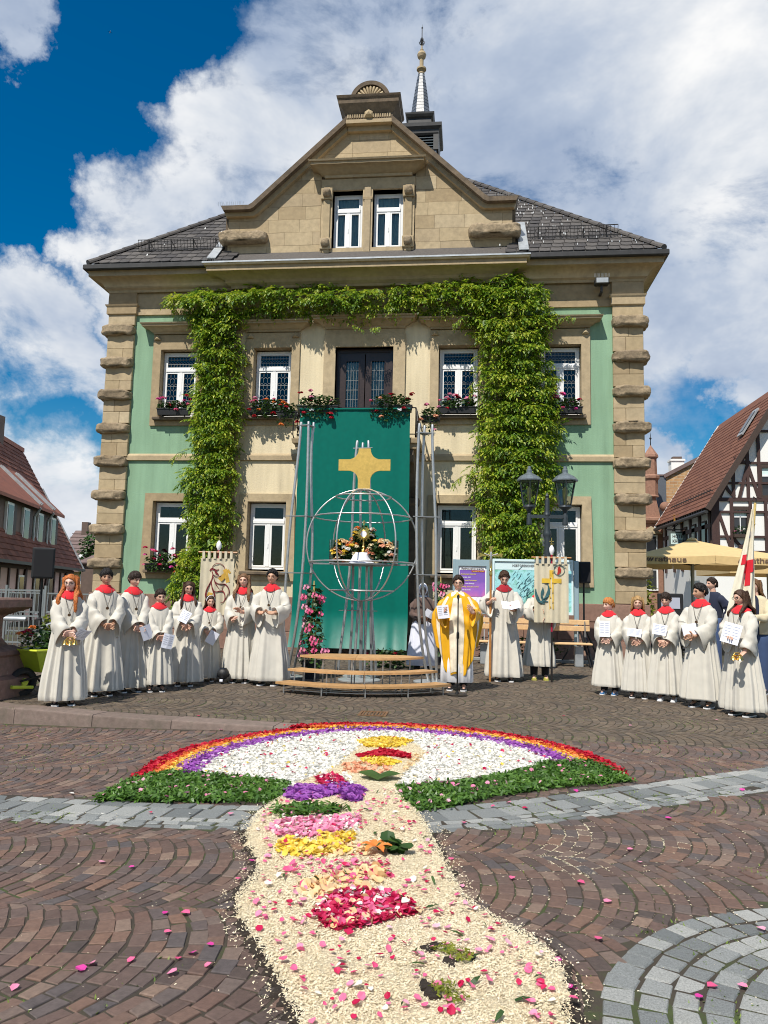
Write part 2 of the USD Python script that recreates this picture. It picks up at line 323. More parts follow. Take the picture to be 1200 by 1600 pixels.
# the hall
STONE_R = [(0, (.32, .24, .142)), (.3, (.40, .312, .19)), (.6, (.45, .355, .222)), (.85, (.375, .292, .185)), (1, (.48, .39, .255))]
pieced('sandstone', STONE_R, rough=.88, nscale=7, namp=.2, bump=.35, bscale=45, stain=((.14, .105, .075), 2.2, .56, .82, .55), moss=((.24, .19, .12), .8, .45, .75, .3))
pieced('sandstone_rough', [(0, (.25, .19, .125)), (1, (.33, .255, .165))], rough=.92, nscale=16, namp=.4, bump=1.0, bscale=38, stain=((.10, .082, .06), 5.0, .46, .78, .6), moss=((.12, .11, .06), 3.2, .56, .8, .5))
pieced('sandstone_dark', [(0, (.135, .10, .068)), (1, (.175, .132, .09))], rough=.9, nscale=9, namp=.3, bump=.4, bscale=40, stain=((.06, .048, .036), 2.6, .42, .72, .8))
pieced('plinth_stone', [(0, (.19, .105, .08)), (.5, (.24, .14, .105)), (1, (.28, .175, .13))], rough=.9, nscale=12, namp=.25, bump=.5, bscale=50, stain=((.12, .085, .07), 3, .5, .8, .4))
def plaster(name, col):
    lo, hi = tuple(c*.86 for c in col), tuple(c*1.05 for c in col)
    mat(name, {'p': ('principled_bsdf', {'roughness': .9, 'specular_ior_level': .2}), 'g': ('geometry', {}), 'mp': ('mapping', {'mapping_type': 'point', 'scale': (3.2, 3.2, .28)}), 'n': ('noise_texture', {'scale': 1.0, 'detail': 8.0, 'roughness': .68}), 'r': ('rgb_ramp', {'ramp': [(.28, tuple(c*.7 for c in col)), (.42, lo), (.62, col), (.8, hi)]}), 'm': ('noise_texture', {'scale': .7, 'detail': 5.0}), 'mr': ('rgb_ramp', {'ramp': [(.35, (.9, .9, .88)), (.6, (1., 1., 1.))]}), 'x': ('mix', {'mix_type': 'multiply', 'fac': 1.0}), 'bn': ('noise_texture', {'scale': 34., 'detail': 6.0, 'roughness': .7}), 'b': ('bump', {'strength': .55, 'distance': .012})},
        [('g.position', 'mp.vector'), ('mp.vector', 'n.vector'), ('n.fac', 'r.fac'), ('g.position', 'm.vector'), ('m.fac', 'mr.fac'), ('r.color', 'x.color1'), ('mr.color', 'x.color2'), ('x.color', 'p.base_color'), ('g.position', 'bn.vector'), ('bn.fac', 'b.height'), ('b.normal', 'p.normal')])
plaster('plaster_green', (.255, .405, .27))
plaster('plaster_cream', (.74, .63, .43))
plain('white_frame', (.80, .80, .79), .35, noise=.03)
plain('door_wood', (.030, .016, .013), .4, noise=.3, nscale=18)
plain('lead', (.22, .22, .21), .5, .6)
pieced('slate_tile', [(0, (.050, .046, .046)), (.5, (.075, .068, .064)), (1, (.10, .09, .083))], rough=.7, nscale=20, namp=.3, bump=.4, bscale=70, moss=((.13, .12, .08), 5, .6, .82, .5))
pieced('turret_slate', [(0, (.065, .075, .09)), (1, (.14, .155, .18))], rough=.35, nscale=20, namp=.25, bump=.2, bscale=70, spec=.6)
plain('dark_zinc', (.035, .034, .033), .5, .3, noise=.3, nscale=5)
plain('pale_zinc', (.40, .42, .43), .45, .5, noise=.2, nscale=6)
plain('black_iron', (.014, .013, .013), .5, .2)
plain('interior', (.05, .045, .04), .9)
plain('curtain', (.62, .64, .63), .9, noise=.1, nscale=6)
def glass(name, tint=.9, rough=.02, ior=1.5, back=(0.9, 0.95, 1.0)):
    mat(name, {'t': ('transparent_bsdf', {'color': (tint*.92, tint, tint*.98)}), 'gl': ('glossy_bsdf', {'roughness': rough, 'color': back}), 'f': ('fresnel', {'IOR': ior}), 'm': ('mix_closure', {})},
        [('f.fac', 'm.fac'), ('t.BSDF', 'm.closure1'), ('gl.BSDF', 'm.closure2')], surface='m.closure')
glass('pane', .8, .015, 1.42)
glass('lantern_glass', .75, .12, 1.5)
# metal, wood, cloth
plain('steel', (.52, .52, .51), .42, .85, noise=.12, nscale=14)
plain('steel_dull', (.30, .31, .31), .5, .75, noise=.2, nscale=9)
plain('brass_sheet', (.78, .50, .13), .45, .85, noise=.12, nscale=22, bump=.06, bscale=14)
plain('gold', (.75, .50, .15), .28, 1.0, noise=.2, nscale=40)
plain('lantern_paint', (.035, .045, .052), .45, .2, noise=.2)
plain('lantern_roof', (.16, .19, .21), .4, .4, noise=.2)
pieced('oak_board', [(0, (.42, .24, .10)), (1, (.52, .31, .14))], rough=.5, nscale=9, namp=.25, bump=.2, bscale=80, spec=.4)
pieced('pine_slat', [(0, (.62, .40, .20)), (1, (.70, .47, .25))], rough=.5, nscale=8, namp=.2, bump=.15, bscale=80)
def cloth(name, col, rough=.85, weave=900., noise=.06, trans=0.0, sheen=.15, fold=.0, fscale=6.0):
    N = {'p': ('principled_bsdf', {'roughness': rough, 'sheen_weight': sheen, 'specular_ior_level': .25}), 'g': ('geometry', {}), 'n': ('noise_texture', {'scale': 9., 'detail': 5.}),
         'r': ('rgb_ramp', {'ramp': [(.3, tuple(c*(1-noise) for c in col)), (.7, tuple(min(1, c*(1+noise)) for c in col))]}), 'bn': ('noise_texture', {'scale': fscale if fold else 160., 'detail': 5., 'distortion': .6 if fold else 0.}), 'b': ('bump', {'strength': (fold or .15)*.5, 'distance': .03 if fold else .004})}
    N['mp'] = ('mapping', {'mapping_type': 'point', 'scale': (1., 1., .28 if fold else 1.)})
    L = [('g.position', 'n.vector'), ('n.fac', 'r.fac'), ('r.color', 'p.base_color'), ('g.position', 'mp.vector'), ('mp.vector', 'bn.vector'), ('bn.fac', 'b.height'), ('b.normal', 'p.normal')]
    if trans:
        N['t'] = ('translucent_bsdf', {}); N['m'] = ('mix_closure', {'fac': trans}); L += [('r.color', 't.color'), ('p.BSDF', 'm.closure1'), ('t.BSDF', 'm.closure2')]
        return mat(name, N, L, 'm.closure')
    return mat(name, N, L)
cloth('robe', (.56, .53, .465), fold=.2, fscale=14.)
cloth('white_robe', (.74, .73, .74), fold=.3, fscale=9.)
cloth('red_collar', (.62, .02, .03), fold=.2, fscale=14.)
cloth('dark_red_collar', (.30, .012, .022), fold=.2, fscale=14.)
cloth('green_cloth', (.0, .135, .100), rough=.38, fold=.4, fscale=2.2, trans=.08, sheen=.0)
cloth('gold_cloth', (.66, .34, .010), rough=.42, fold=.2, fscale=10, sheen=.1)
cloth('ivory_cloth', (.70, .62, .48), rough=.55, noise=.25, fold=.15, fscale=12)
cloth('banner_linen', (.62, .55, .40), fold=.2, fscale=4, trans=.1)
cloth('white_linen', (.78, .78, .84), fold=.2, fscale=12)
cloth('flag_cream', (.70, .64, .50), fold=.25, fscale=4)
cloth('flag_red', (.60, .015, .03)); cloth('flag_blue', (.03, .06, .32))
cloth('banner_maroon', (.17, .016, .022)); cloth('banner_ochre', (.50, .30, .05), noise=.2); cloth('banner_yellow', (.62, .40, .04), noise=.15); cloth('banner_teal', (.035, .10, .11)); cloth('banner_red', (.42, .03, .02))
cloth('navy_cloth', (.018, .022, .045)); cloth('grey_shirt', (.28, .31, .36)); cloth('denim', (.045, .075, .16)); cloth('beige_jacket', (.58, .50, .34), fold=.3); cloth('brown_jumper', (.115, .075, .062), fold=.3, fscale=18); cloth('black_cloth', (.016, .016, .018)); cloth('nun_grey', (.66, .67, .76), fold=.3)
cloth('parasol_cloth', (.74, .53, .25), trans=.2, fold=.08, fscale=3)
plain('paper', (.78, .80, .90), .8)
plain('print_grey', (.40, .42, .5), .8)
plain('shoe_black', (.02, .02, .022), .5); plain('shoe_white', (.7, .7, .7), .5); plain('shoe_blue', (.03, .13, .30), .5); plain('shoe_olive', (.36, .33, .07), .6); plain('shoe_brown', (.10, .035, .025), .4)
for nm, c in (('fair', (.62, .37, .27)), ('pale', (.68, .43, .34)), ('tan', (.46, .26, .165)), ('olive', (.50, .29, .19)), ('dark', (.13, .065, .04))):
    mat('skin_' + nm, {'p': ('principled_bsdf', {'roughness': .5, 'subsurface_weight': .08, 'subsurface_scale': .01, 'specular_ior_level': .35}), 'g': ('geometry', {}), 'n': ('noise_texture', {'scale': 30., 'detail': 3.}),
        'r': ('rgb_ramp', {'ramp': [(.3, tuple(x*.93 for x in c)), (.7, tuple(min(1, x*1.06) for x in c))]})}, [('g.position', 'n.vector'), ('n.fac', 'r.fac'), ('r.color', 'p.base_color')])
for nm, c in (('black', (.012, .010, .009)), ('brown', (.055, .028, .016)), ('light_brown', (.16, .085, .042)), ('red', (.42, .13, .035)), ('ginger', (.44, .17, .05)), ('blond', (.36, .22, .09)), ('dark_brown', (.028, .017, .012)), ('grey', (.05, .045, .042))):
    plain('hair_' + nm, c, .55, noise=.5, nscale=60, bump=.25, bscale=140, spec=.25)
plain('eye_dark', (.012, .010, .009), .15); plain('lip', (.40, .15, .13), .5); plain('brow_dark', (.02, .014, .01), .8); plain('brow_light', (.20, .09, .04), .8)
plain('pendant', (.12, .07, .035), .4, .7); plain('cord', (.10, .08, .06), .8)
plain('black_plastic', (.012, .012, .013), .5, bump=.2, bscale=400); plain('mic_black', (.01, .01, .01), .4, .4)
plain('pole_wood', (.40, .17, .045), .4, noise=.2); plain('pole_black', (.015, .012, .012), .35); plain('pole_red', (.35, .01, .04), .4); plain('bamboo', (.62, .45, .16), .4, noise=.15, nscale=30)
plain('white_glaze', (.85, .85, .85), .15)
plain('red_leather', (.4, .02, .03), .5)
plain('candle', (.78, .66, .22), .5)
# leaves and flowers
leafy('vine_leaf', [(0, (.02, .05, .006)), (.2, (.06, .14, .011)), (.38, (.14, .27, .016)), (.55, (.28, .40, .024)), (.75, (.50, .54, .05)), (1, (.58, .56, .08))], rough=.45, trans=.42)
leafy('plant_leaf', [(0, (.014, .035, .010)), (.5, (.035, .085, .018)), (1, (.085, .15, .03))], trans=.25)
leafy('yellow_leaf', [(0, (.08, .12, .01)), (1, (.3, .32, .03))])
leafy('cut_green', [(0, (.020, .055, .008)), (.4, (.05, .125, .014)), (.75, (.10, .21, .025)), (1, (.22, .34, .07))], trans=.25)
def petal(name, *cols): leafy('petal_' + name, [(i/(len(cols)-1), c) for i, c in enumerate(cols)], rough=.55, trans=.25, spec=.3)
petal('red', (.30, .004, .012), (.50, .008, .03), (.62, .03, .06)); petal('crimson', (.34, .004, .03), (.52, .01, .08), (.62, .05, .13)); petal('pink', (.72, .16, .32), (.78, .30, .45), (.80, .52, .6)); petal('hot_pink', (.68, .05, .17), (.75, .13, .28), (.80, .3, .42))
petal('orange', (.72, .14, .02), (.78, .24, .05), (.80, .36, .12)); petal('yellow', (.78, .50, .02), (.80, .60, .08), (.82, .68, .30)); petal('purple', (.20, .035, .30), (.34, .09, .42), (.50, .22, .55)); petal('white', (.74, .72, .64), (.82, .81, .77), (.80, .74, .60))
petal('salmon', (.75, .32, .17), (.8, .45, .3)); petal('peach', (.80, .50, .22), (.82, .64, .42)); petal('cream', (.80, .68, .40), (.82, .77, .62)); petal('magenta', (.60, .03, .28), (.72, .10, .40))
leafy('wood_chip', [(0, (.66, .54, .34)), (.45, (.78, .68, .48)), (.8, (.84, .76, .58)), (1, (.86, .81, .68))], rough=.8, trans=.08, spec=.2)
plain('chip_bed', (.74, .63, .43), .9, noise=.22, nscale=90, bump=1., bscale=160)
plain('stem_wood', (.09, .065, .04), .9, noise=.3)
# neighbours and street
pieced('red_tile', [(0, (.16, .052, .034)), (.5, (.22, .075, .048)), (1, (.27, .10, .065))], rough=.8, nscale=6, namp=.25, bump=.2, stain=((.07, .04, .033), 1.2, .5, .8, .6))
pieced('brown_tile', [(0, (.15, .06, .038)), (1, (.20, .085, .052))], rough=.8, nscale=4, namp=.2, bump=.2)
pieced('mauve_tile', [(0, (.13, .095, .09)), (1, (.17, .12, .11))], rough=.8, nscale=4, namp=.2, bump=.2)
plain('white_wall', (.80, .79, .76), .85, noise=.03); plain('pink_wall', (.62, .42, .38), .85, noise=.06); plain('beam', (.055, .026, .022), .7, noise=.3); plain('brown_wall', (.11, .075, .06), .85, noise=.2, nscale=3); plain('dark_wood', (.05, .03, .022), .7, noise=.3)
plain('ochre_wall', (.55, .43, .22), .9, noise=.08)
def bricks():
    mat('rubble_brick', {'p': ('principled_bsdf', {'roughness': .9}), 'g': ('geometry', {}), 's': ('separate_xyz', {}), 'c': ('combine_xyz', {}), 'b': ('brick_texture', {'scale': 1.0, 'brick_width': .45, 'row_height': .18, 'mortar_size': .014, 'color1': (.50, .30, .14), 'color2': (.36, .19, .09), 'mortar': (.45, .36, .25), 'bias': -.1}),
        'n': ('noise_texture', {'scale': 5., 'detail': 6.}), 'nr': ('rgb_ramp', {'ramp': [(.3, (.75,)*3), (.7, (1.2,)*3)]}), 'm': ('mix', {'mix_type': 'multiply', 'fac': 1.0})},
        [('g.position', 's.vector'), ('s.x', 'c.x'), ('s.z', 'c.y'), ('c.vector', 'b.vector'), ('g.position', 'n.vector'), ('n.fac', 'nr.fac'), ('b.color', 'm.color1'), ('nr.color', 'm.color2'), ('m.color', 'p.base_color')])
bricks()
pieced('red_sandstone', [(0, (.24, .125, .085)), (1, (.32, .18, .125))], nscale=8, namp=.3, bump=.4, bscale=30)
pieced('fountain_stone', [(0, (.16, .095, .08)), (1, (.20, .125, .10))], nscale=9, namp=.3, bump=.5, bscale=40, moss=((.055, .06, .03), 4, .5, .72, .7), stain=((.34, .32, .28), 11, .62, .72, .8))
plain('fence_steel', (.30, .32, .32), .45, .7); plain('barrow_green', (.36, .46, .03), .4, noise=.1); plain('barrow_rim', (.62, .70, .06), .4); plain('tyre', (.02, .02, .02), .8)
plain('case_frame', (.30, .40, .44), .4, .2); plain('case_board', (.60, .74, .76), .6); plain('poster_white', (.80, .80, .82), .5)
def poster():
    mat('poster_print', {'p': ('principled_bsdf', {'roughness': .35}), 'g': ('geometry', {}), 'n': ('noise_texture', {'scale': 2.2, 'detail': 3., 'distortion': .8}), 's': ('separate_xyz', {}), 'w': ('math', {'math_type': 'multiply_add', 'value2': -1.35, 'value3': 2.3}), 'a': ('math', {'math_type': 'multiply_add', 'value2': .7}), 
        'r': ('rgb_ramp', {'ramp': [(.25, (.20, .10, .42)), (.5, (.33, .13, .50)), (.7, (.55, .16, .42)), (.85, (.75, .25, .32)), (1., (.80, .36, .20))]})},
        [('g.position', 'n.vector'), ('g.position', 's.vector'), ('s.z', 'w.value1'), ('n.fac', 'a.value1'), ('w.value', 'a.value3'), ('a.value', 'r.fac'), ('r.color', 'p.base_color')])
poster()
def townmap():
    mat('map_print', {'p': ('principled_bsdf', {'roughness': .3}), 'g': ('geometry', {}), 'n': ('noise_texture', {'scale': 3.0, 'detail': 4., 'distortion': .5}), 'r': ('rgb_ramp', {'ramp': [(.35, (.28, .62, .66)), (.5, (.36, .68, .70)), (.6, (.22, .52, .42)), (.7, (.10, .36, .24))]}), 'v': ('voronoi_texture', {'feature': 'distance_to_edge', 'scale': 9.0}), 'vr': ('rgb_ramp', {'ramp': [(.02, (.75,)*3), (.05, (1,)*3)]}), 'm': ('mix', {'mix_type': 'multiply', 'fac': 1.0})},
        [('g.position', 'n.vector'), ('n.fac', 'r.fac'), ('g.position', 'v.vector'), ('v.distance', 'vr.fac'), ('r.color', 'm.color1'), ('vr.color', 'm.color2'), ('m.color', 'p.base_color')])
townmap()
plain('map_ink', (.03, .10, .12), .6); plain('text_yellow', (.75, .6, .15), .6); plain('text_dark', (.05, .03, .03), .6); plain('text_brown', (.13, .075, .05), .7)
plain('sign_cream', (.62, .76, .74), .5); plain('sign_frame', (.09, .11, .10), .5)
plain('rust', (.16, .085, .04), .8, .2, noise=.4); plain('flowerpot', (.02, .022, .026), .5)
plain('window_dark', (.02, .022, .025), .15, spec=.8); plain('shutter', (.04, .032, .03), .7)
plain('crown_gold', (.6, .3, .05), .4, .6)
leafy('moss_green', [(0, (.05, .09, .012)), (.5, (.12, .19, .02)), (1, (.24, .30, .05))], trans=.2)
# ------------------------------------------------------------------ the ground
KERB = np.array([(-9.0, -8.2), (-6.5, -8.95), (-4.5, -9.55), (-2.85, -10.15), (-1.5, -10.45), (.44, -10.71), (1.97, -10.74), (2.4, -10.74)])
def kerb_y(x): return np.interp(x, KERB[:, 0], KERB[:, 1])
def low(x):                                                     # how far the lower paving lies below the upper
    t = np.clip((1.6 - np.asarray(x, float))/4.2, 0, 1); return -0.19*t
def ground_z(x, y): return np.where(np.asarray(y) < kerb_y(x), low(x), 0.0)
def zat(x, y): return float(ground_z(x, y))
_xs = np.concatenate([[-3000, -400, -80, -30], np.arange(-14, 14.01, .5), [30, 80, 400, 3000]])
_rows = []
for y in (-3000, -400, -60, -25, -18, -16, -14, -12.5, -11.6): _rows.append([(x, y, low(x) - .0025 - (.35 if max(abs(x), abs(y)) > 200 else 0)) for x in _xs])
_rows.append([(x, kerb_y(x) - .02, low(x) - .0025) for x in _xs]); _rows.append([(x, kerb_y(x) + .12, -.0025) for x in _xs])
for y in (-6, -3, 0, 6, 14, 40, 90, 400, 3000): _rows.append([(x, y, -.0025 - (.35 if max(abs(x), abs(y)) > 200 else 0)) for x in _xs])
_g = np.array(_rows); obj('ground', grid_mesh(_g.transpose(1, 0, 2)), 'joint_soil', kind='structure')

# granite band: a curve across the square
BAND = np.array([(-7.5, -11.3), (-5.0, -12.2), (-3.0, -12.85), (-1.8, -13.2), (-.77, -13.40), (.0, -13.54), (.80, -13.63), (1.5, -13.68), (2.1, -13.66), (2.6, -13.52), (3.04, -13.25), (3.54, -12.90), (4.08, -12.54), (4.68, -12.13), (5.36, -11.67), (6.6, -10.75), (8.2, -9.5)])
from scipy.interpolate import CubicSpline
_s = np.concatenate([[0], np.cumsum(np.linalg.norm(np.diff(BAND, axis=0), axis=1))])
_cs = CubicSpline(_s, BAND); _t = np.linspace(0, _s[-1], 500)
for _ in range(3): pass
_bp = _cs(_t); _k = np.ones(41)/41
_bp = np.stack([np.convolve(np.pad(_bp[:, i], 20, mode='edge'), _k, 'valid') for i in (0, 1)], 1)
_bp[:20] = _cs(_t)[:20]; _bp[-20:] = _cs(_t)[-20:]
_bd = np.gradient(_bp, axis=0); _bl = np.concatenate([[0], np.cumsum(np.linalg.norm(np.diff(_bp, axis=0), axis=1))])
_bn = np.stack([_bd[:, 1], -_bd[:, 0]], 1); _bn /= np.linalg.norm(_bn, axis=1, keepdims=True)     # towards the viewer
def band_pt(s, o):
    p = np.stack([np.interp(s, _bl, _bp[:, 0]), np.interp(s, _bl, _bp[:, 1])], -1); n = np.stack([np.interp(s, _bl, _bn[:, 0]), np.interp(s, _bl, _bn[:, 1])], -1)
    return p + n*np.asarray(o)[..., None]
BAND_W = .56
band_poly = sg.Polygon(np.vstack([band_pt(_bl, np.full(500, -.012)), band_pt(_bl, np.full(500, BAND_W))[::-1]])).buffer(0)
DISC_C, DISC_R = (4.50, -16.25), 1.33
disc_poly = sg.Point(DISC_C).buffer(DISC_R + .01, 48)
carpet_c = (1.98, -12.33)
kerb_poly = sg.Polygon(np.vstack([KERB - (0, .0), (KERB + (0.02, .30))[::-1]])).buffer(0)
def to_stones(P, h=.0, gap=.0058, jit=.0055):
    Q = np.asarray(P, float); n = len(Q); c = Q.mean(1, keepdims=True); e = Q - c; L = np.linalg.norm(e, axis=-1, keepdims=True)
    Q = c + e*(1 - gap/np.maximum(L, .03)) + RNG.uniform(-jit, jit, (n, 4, 2))
    z = ground_z(c[..., 0], c[..., 1])*np.ones((n, 4))
    z = np.where(c[..., 1] < kerb_y(c[..., 0]), low(Q[..., 0]), 0.0)
    return np.concatenate([Q, z[..., None]], -1)
def view_dist(V): return np.linalg.norm(V.mean(1)[:, :2] - EYE[:2], axis=1) + 50*(np.abs((V.mean(1) - EYE) @ _R / ((V.mean(1) - EYE) @ _f)) > .52)
def arcs(x0, x1, y0, y1, w, row, size, seed):
    """Segmental-arc setts: strips along x, w wide, courses bulging towards +x."""
    r = np.random.default_rng(seed); out = []; R = w/2/math.sin(math.radians(40)); half = math.radians(40); nb = int(round(2*half*R/size))
    for k in range(int((y1-y0)/w) + 1):
        yc = y0 + (k+.5)*w; off = r.uniform(0, row)
        for i in range(int((x1-x0)/row)):
            b = np.linspace(-half, half, nb + 1); b[1:-1] += r.normal(0, .012/R, nb-1) + (.5 if i % 2 else -.0)*(2*half/nb)*.5
            xa = x0 + i*row + off + r.normal(0, .004); xb = xa + row
            P = lambda x, t: np.stack([x + R*np.cos(t) - R*.85, yc + R*np.sin(t)], -1)
            bo = b + row*np.sin(b)/R*np.clip((half - np.abs(b))/(1.2*half/nb), 0, 1)
            out.append(np.stack([P(xa, b[:-1]), P(xb, bo[:-1]), P(xb, bo[1:]), P(xa, b[1:])], 1))
    return np.vstack(out)
def visible(c, m=.62):
    d = np.stack([c[:, 0] - EYE[0], c[:, 1] - EYE[1], np.full(len(c), -1.5)], 1); z = d @ _f
    return (z > 1.6) & (np.abs(d @ _R/np.maximum(z, .1)) < m)
from shapely import contains_xy, prepare
def outside(c, polys):
    ok = np.ones(len(c), bool)
    for p in polys: prepare(p); ok &= ~contains_xy(p, c[:, 0], c[:, 1])
    return ok
Q = arcs(-6.5, 9.5, -17.4, -8.0, 1.0, .083, .105, 3); c = Q.mean(1)
Q = Q[visible(c) & outside(c, [band_poly, disc_poly, kerb_poly]) & (c[:, 1] < kerb_y(c[:, 0]) - .03)]
V, f = stones(to_stones(Q), .0025, ch=.004, tilt=.0012)
paving = structure('square_paving')
stone_parts('cobble', V, f, 'porphyry', paving, 'far_cobbles', view_dist(V))
Q = arcs(-16, 15, -11.0, .2, 1.12, .088, .112, 5); c = Q.mean(1)
Q = Q[visible(c, .66) & outside(c, [band_poly, disc_poly, kerb_poly]) & (c[:, 1] >= kerb_y(c[:, 0]) - .03)]
V, f = stones(to_stones(Q, gap=.006), .002, ch=.004, tilt=.0012, lite=True)
upper = structure('upper_paving'); stone_parts('cobble', V, f, 'porphyry_dusty', upper, 'far_cobbles', view_dist(V))
# street beyond, left and right of the hall, receding: coarse paving rows
# the granite band: two rows of slabs above, three rows of small setts below
def band_row(o0, o1, length, seed):
    r = np.random.default_rng(seed); s = 1.0; L = []
    while s < _bl[-1] - 1: n = length*r.uniform(.8, 1.25); L.append((s, s+n)); s += n
    L = np.array(L); a, b = L[:, 0], L[:, 1]; one = np.ones(len(a))
    sk = r.normal(0, .012, len(a))
    return np.stack([band_pt(a + sk, o1*one), band_pt(b + sk, o1*one), band_pt(b, o0*one), band_pt(a, o0*one)], 1)
Qs = [band_row(.0, .12, .155, 1), band_row(.12, .33, .175, 2)] + [band_row(.33 + i*.076, .33 + (i+1)*.076, .115, 4+i) for i in range(3)]
Q = np.vstack(Qs); c = Q.mean(1); Q = Q[visible(c, .7)]
V, f = stones(to_stones(Q, gap=.0065, jit=.007), .002, ch=.006, tilt=.002)
band = structure('granite_band'); stone_parts('granite_sett', V, f, 'granite', band, 'far_setts', view_dist(V))
Qs = []
for i, (r0, r1, ln) in enumerate([(1.33, 1.205, .105), (1.20, 1.09, .118), (1.09, .98, .12), (.98, .87, .114), (.87, .76, .12), (.76, .65, .114), (.65, .54, .116), (.54, .43, .112), (.43, .32, .11), (.32, .21, .1)]):
    n = int(2*PI*(r0+r1)/2/ln); a = np.arange(n+1)/n*2*PI + i*.37 + RNG.uniform(0, .2); a[1:-1] += RNG.normal(0, .06/n*2, n-1)
    P = lambda r_, t: np.stack([DISC_C[0] + r_*np.cos(t), DISC_C[1] + r_*np.sin(t)], -1)
    Qs.append(np.stack([P(r1, a[:-1]), P(r0, a[:-1]), P(r0, a[1:]), P(r1, a[1:])], 1))
Q = np.vstack(Qs); Q = Q[visible(Q.mean(1), .8)]
V, f = stones(to_stones(Q, gap=.007, jit=.0075), .003, ch=.007, tilt=.0018)
disc = structure('granite_circle'); stone_parts('granite_sett', V, f, 'granite', disc, 'far_setts', view_dist(V))
# kerb stones
_ks = np.concatenate([[0], np.cumsum(np.linalg.norm(np.diff(KERB, axis=0), axis=1))]); kerb = structure('kerb'); s = .3
while s < _ks[-1] - .15:
    e = min(s + random.uniform(.95, 1.35), _ks[-1]); tt = np.linspace(s + .004, e - .004, 5)
    p = np.stack([np.interp(tt, _ks, KERB[:, 0]), np.interp(tt, _ks, KERB[:, 1])], 1); d = np.gradient(p, axis=0); n = np.stack([d[:, 1], -d[:, 0]], 1); n /= np.linalg.norm(n, axis=1, keepdims=True)
    V = []; dz = random.uniform(-.004, .004)
    for q, nn in zip(p, n):
        zl = float(low(q[0])) - .08
        for off, z in ((-.29, -.12), (-.29, .004), (-.02, .004), (-.006, -.004), (.0, -.02), (.012, zl)): V.append((q[0] + nn[0]*off, q[1] + nn[1]*off, z + dz))
    F = [(i*6+j, i*6+j+1, i*6+7+j, i*6+6+j) for i in range(4) for j in range(5)]; F += [(i*6, i*6+6, i*6+11, i*6+5) for i in range(4)]; F = tri(np.array(F))
    F = np.vstack([F, [(0, j+1, j) for j in range(1, 5)], [(24, 24+j, 24+j+1) for j in range(1, 5)]])
    obj('kerb_stone', (np.array(V), F[:, ::-1]), 'kerb_sandstone', kerb, 30); s = e
# ------------------------------------------------------------------ the town hall (facade plane y = 0, axis x = 0)
hall = thing('town_hall', 'sandstone and green plaster town hall with stepped gable and slate turret', 'town hall')
def rect(x0, x1, z0, z1): return sg.box(x0, z0, x1, z1)
UP_Z, LO_Z = (5.94, 7.74), (1.96, 3.72)
OPEN = [(-5.43, -4.44), (-2.90, -1.90), (1.90, 2.90), (4.44, 5.43)]
DOOR = (-.745, .745, 5.2, 7.73)
holes = [rect(a, b, *UP_Z) for a, b in OPEN] + [rect(a, b, *LO_Z) for a, b in OPEN]
def wall_with(poly, hs): return poly.difference(so.unary_union(hs))
for s in (-1, 1):
    p = rect(*sorted((s*3.93, s*6.25)), 1.30, 8.70)
    obj('green_wall', prism(wall_with(p, holes), 0, .36), 'plaster_green', hall)
obj('cream_wall', prism(wall_with(rect(-3.93, 3.93, 1.30, 8.95), holes + [rect(*DOOR[:2], *DOOR[2:]), rect(-.6, .6, 1.3, 3.9)]), -.05, .36), 'plaster_cream', hall)
m = MB()
for s in (-1, 1): m.box(*sorted((s*6.55, s*6.87)), .30, 14.0, 0, 9.7)
m.box(-6.55, 6.55, 13.7, 14, 0, 9.7); obj('side_walls', m, 'plaster_green', hall)
m = MB().box(-6.55, 6.55, .38, 13.7, 4.92, 5.02).box(-6.55, 6.55, 3.8, 3.9, 0, 9.6); obj('floor_and_partition', m, 'interior', hall)
# plinth of reddish blocks
Vp = []
for r_, (z0, z1) in enumerate(((0, .46), (.46, .90), (.90, 1.33))):
    x = -7.0 - (r_ % 2)*.35
    while x < 7.0:
        w = random.uniform(.65, 1.0); a, b = max(x, -7.0), min(x+w, 7.0)
        if b - a > .1: Vp.append(cbox(a+.004, b-.004, -.10 + random.uniform(-.008, .008), .3, z0+.004, z1-.004, .012))
        x += w
pieces('plinth_stone', Vp, 'plinth_stone', hall)
obj('plinth_core', MB().box(-6.95, 6.95, -.07, .3, 0, 1.32).box(-6.9, -6.6, .3, 14, 0, 1.3).box(6.6, 6.9, .3, 14, 0, 1.3), 'plinth_stone', hall)
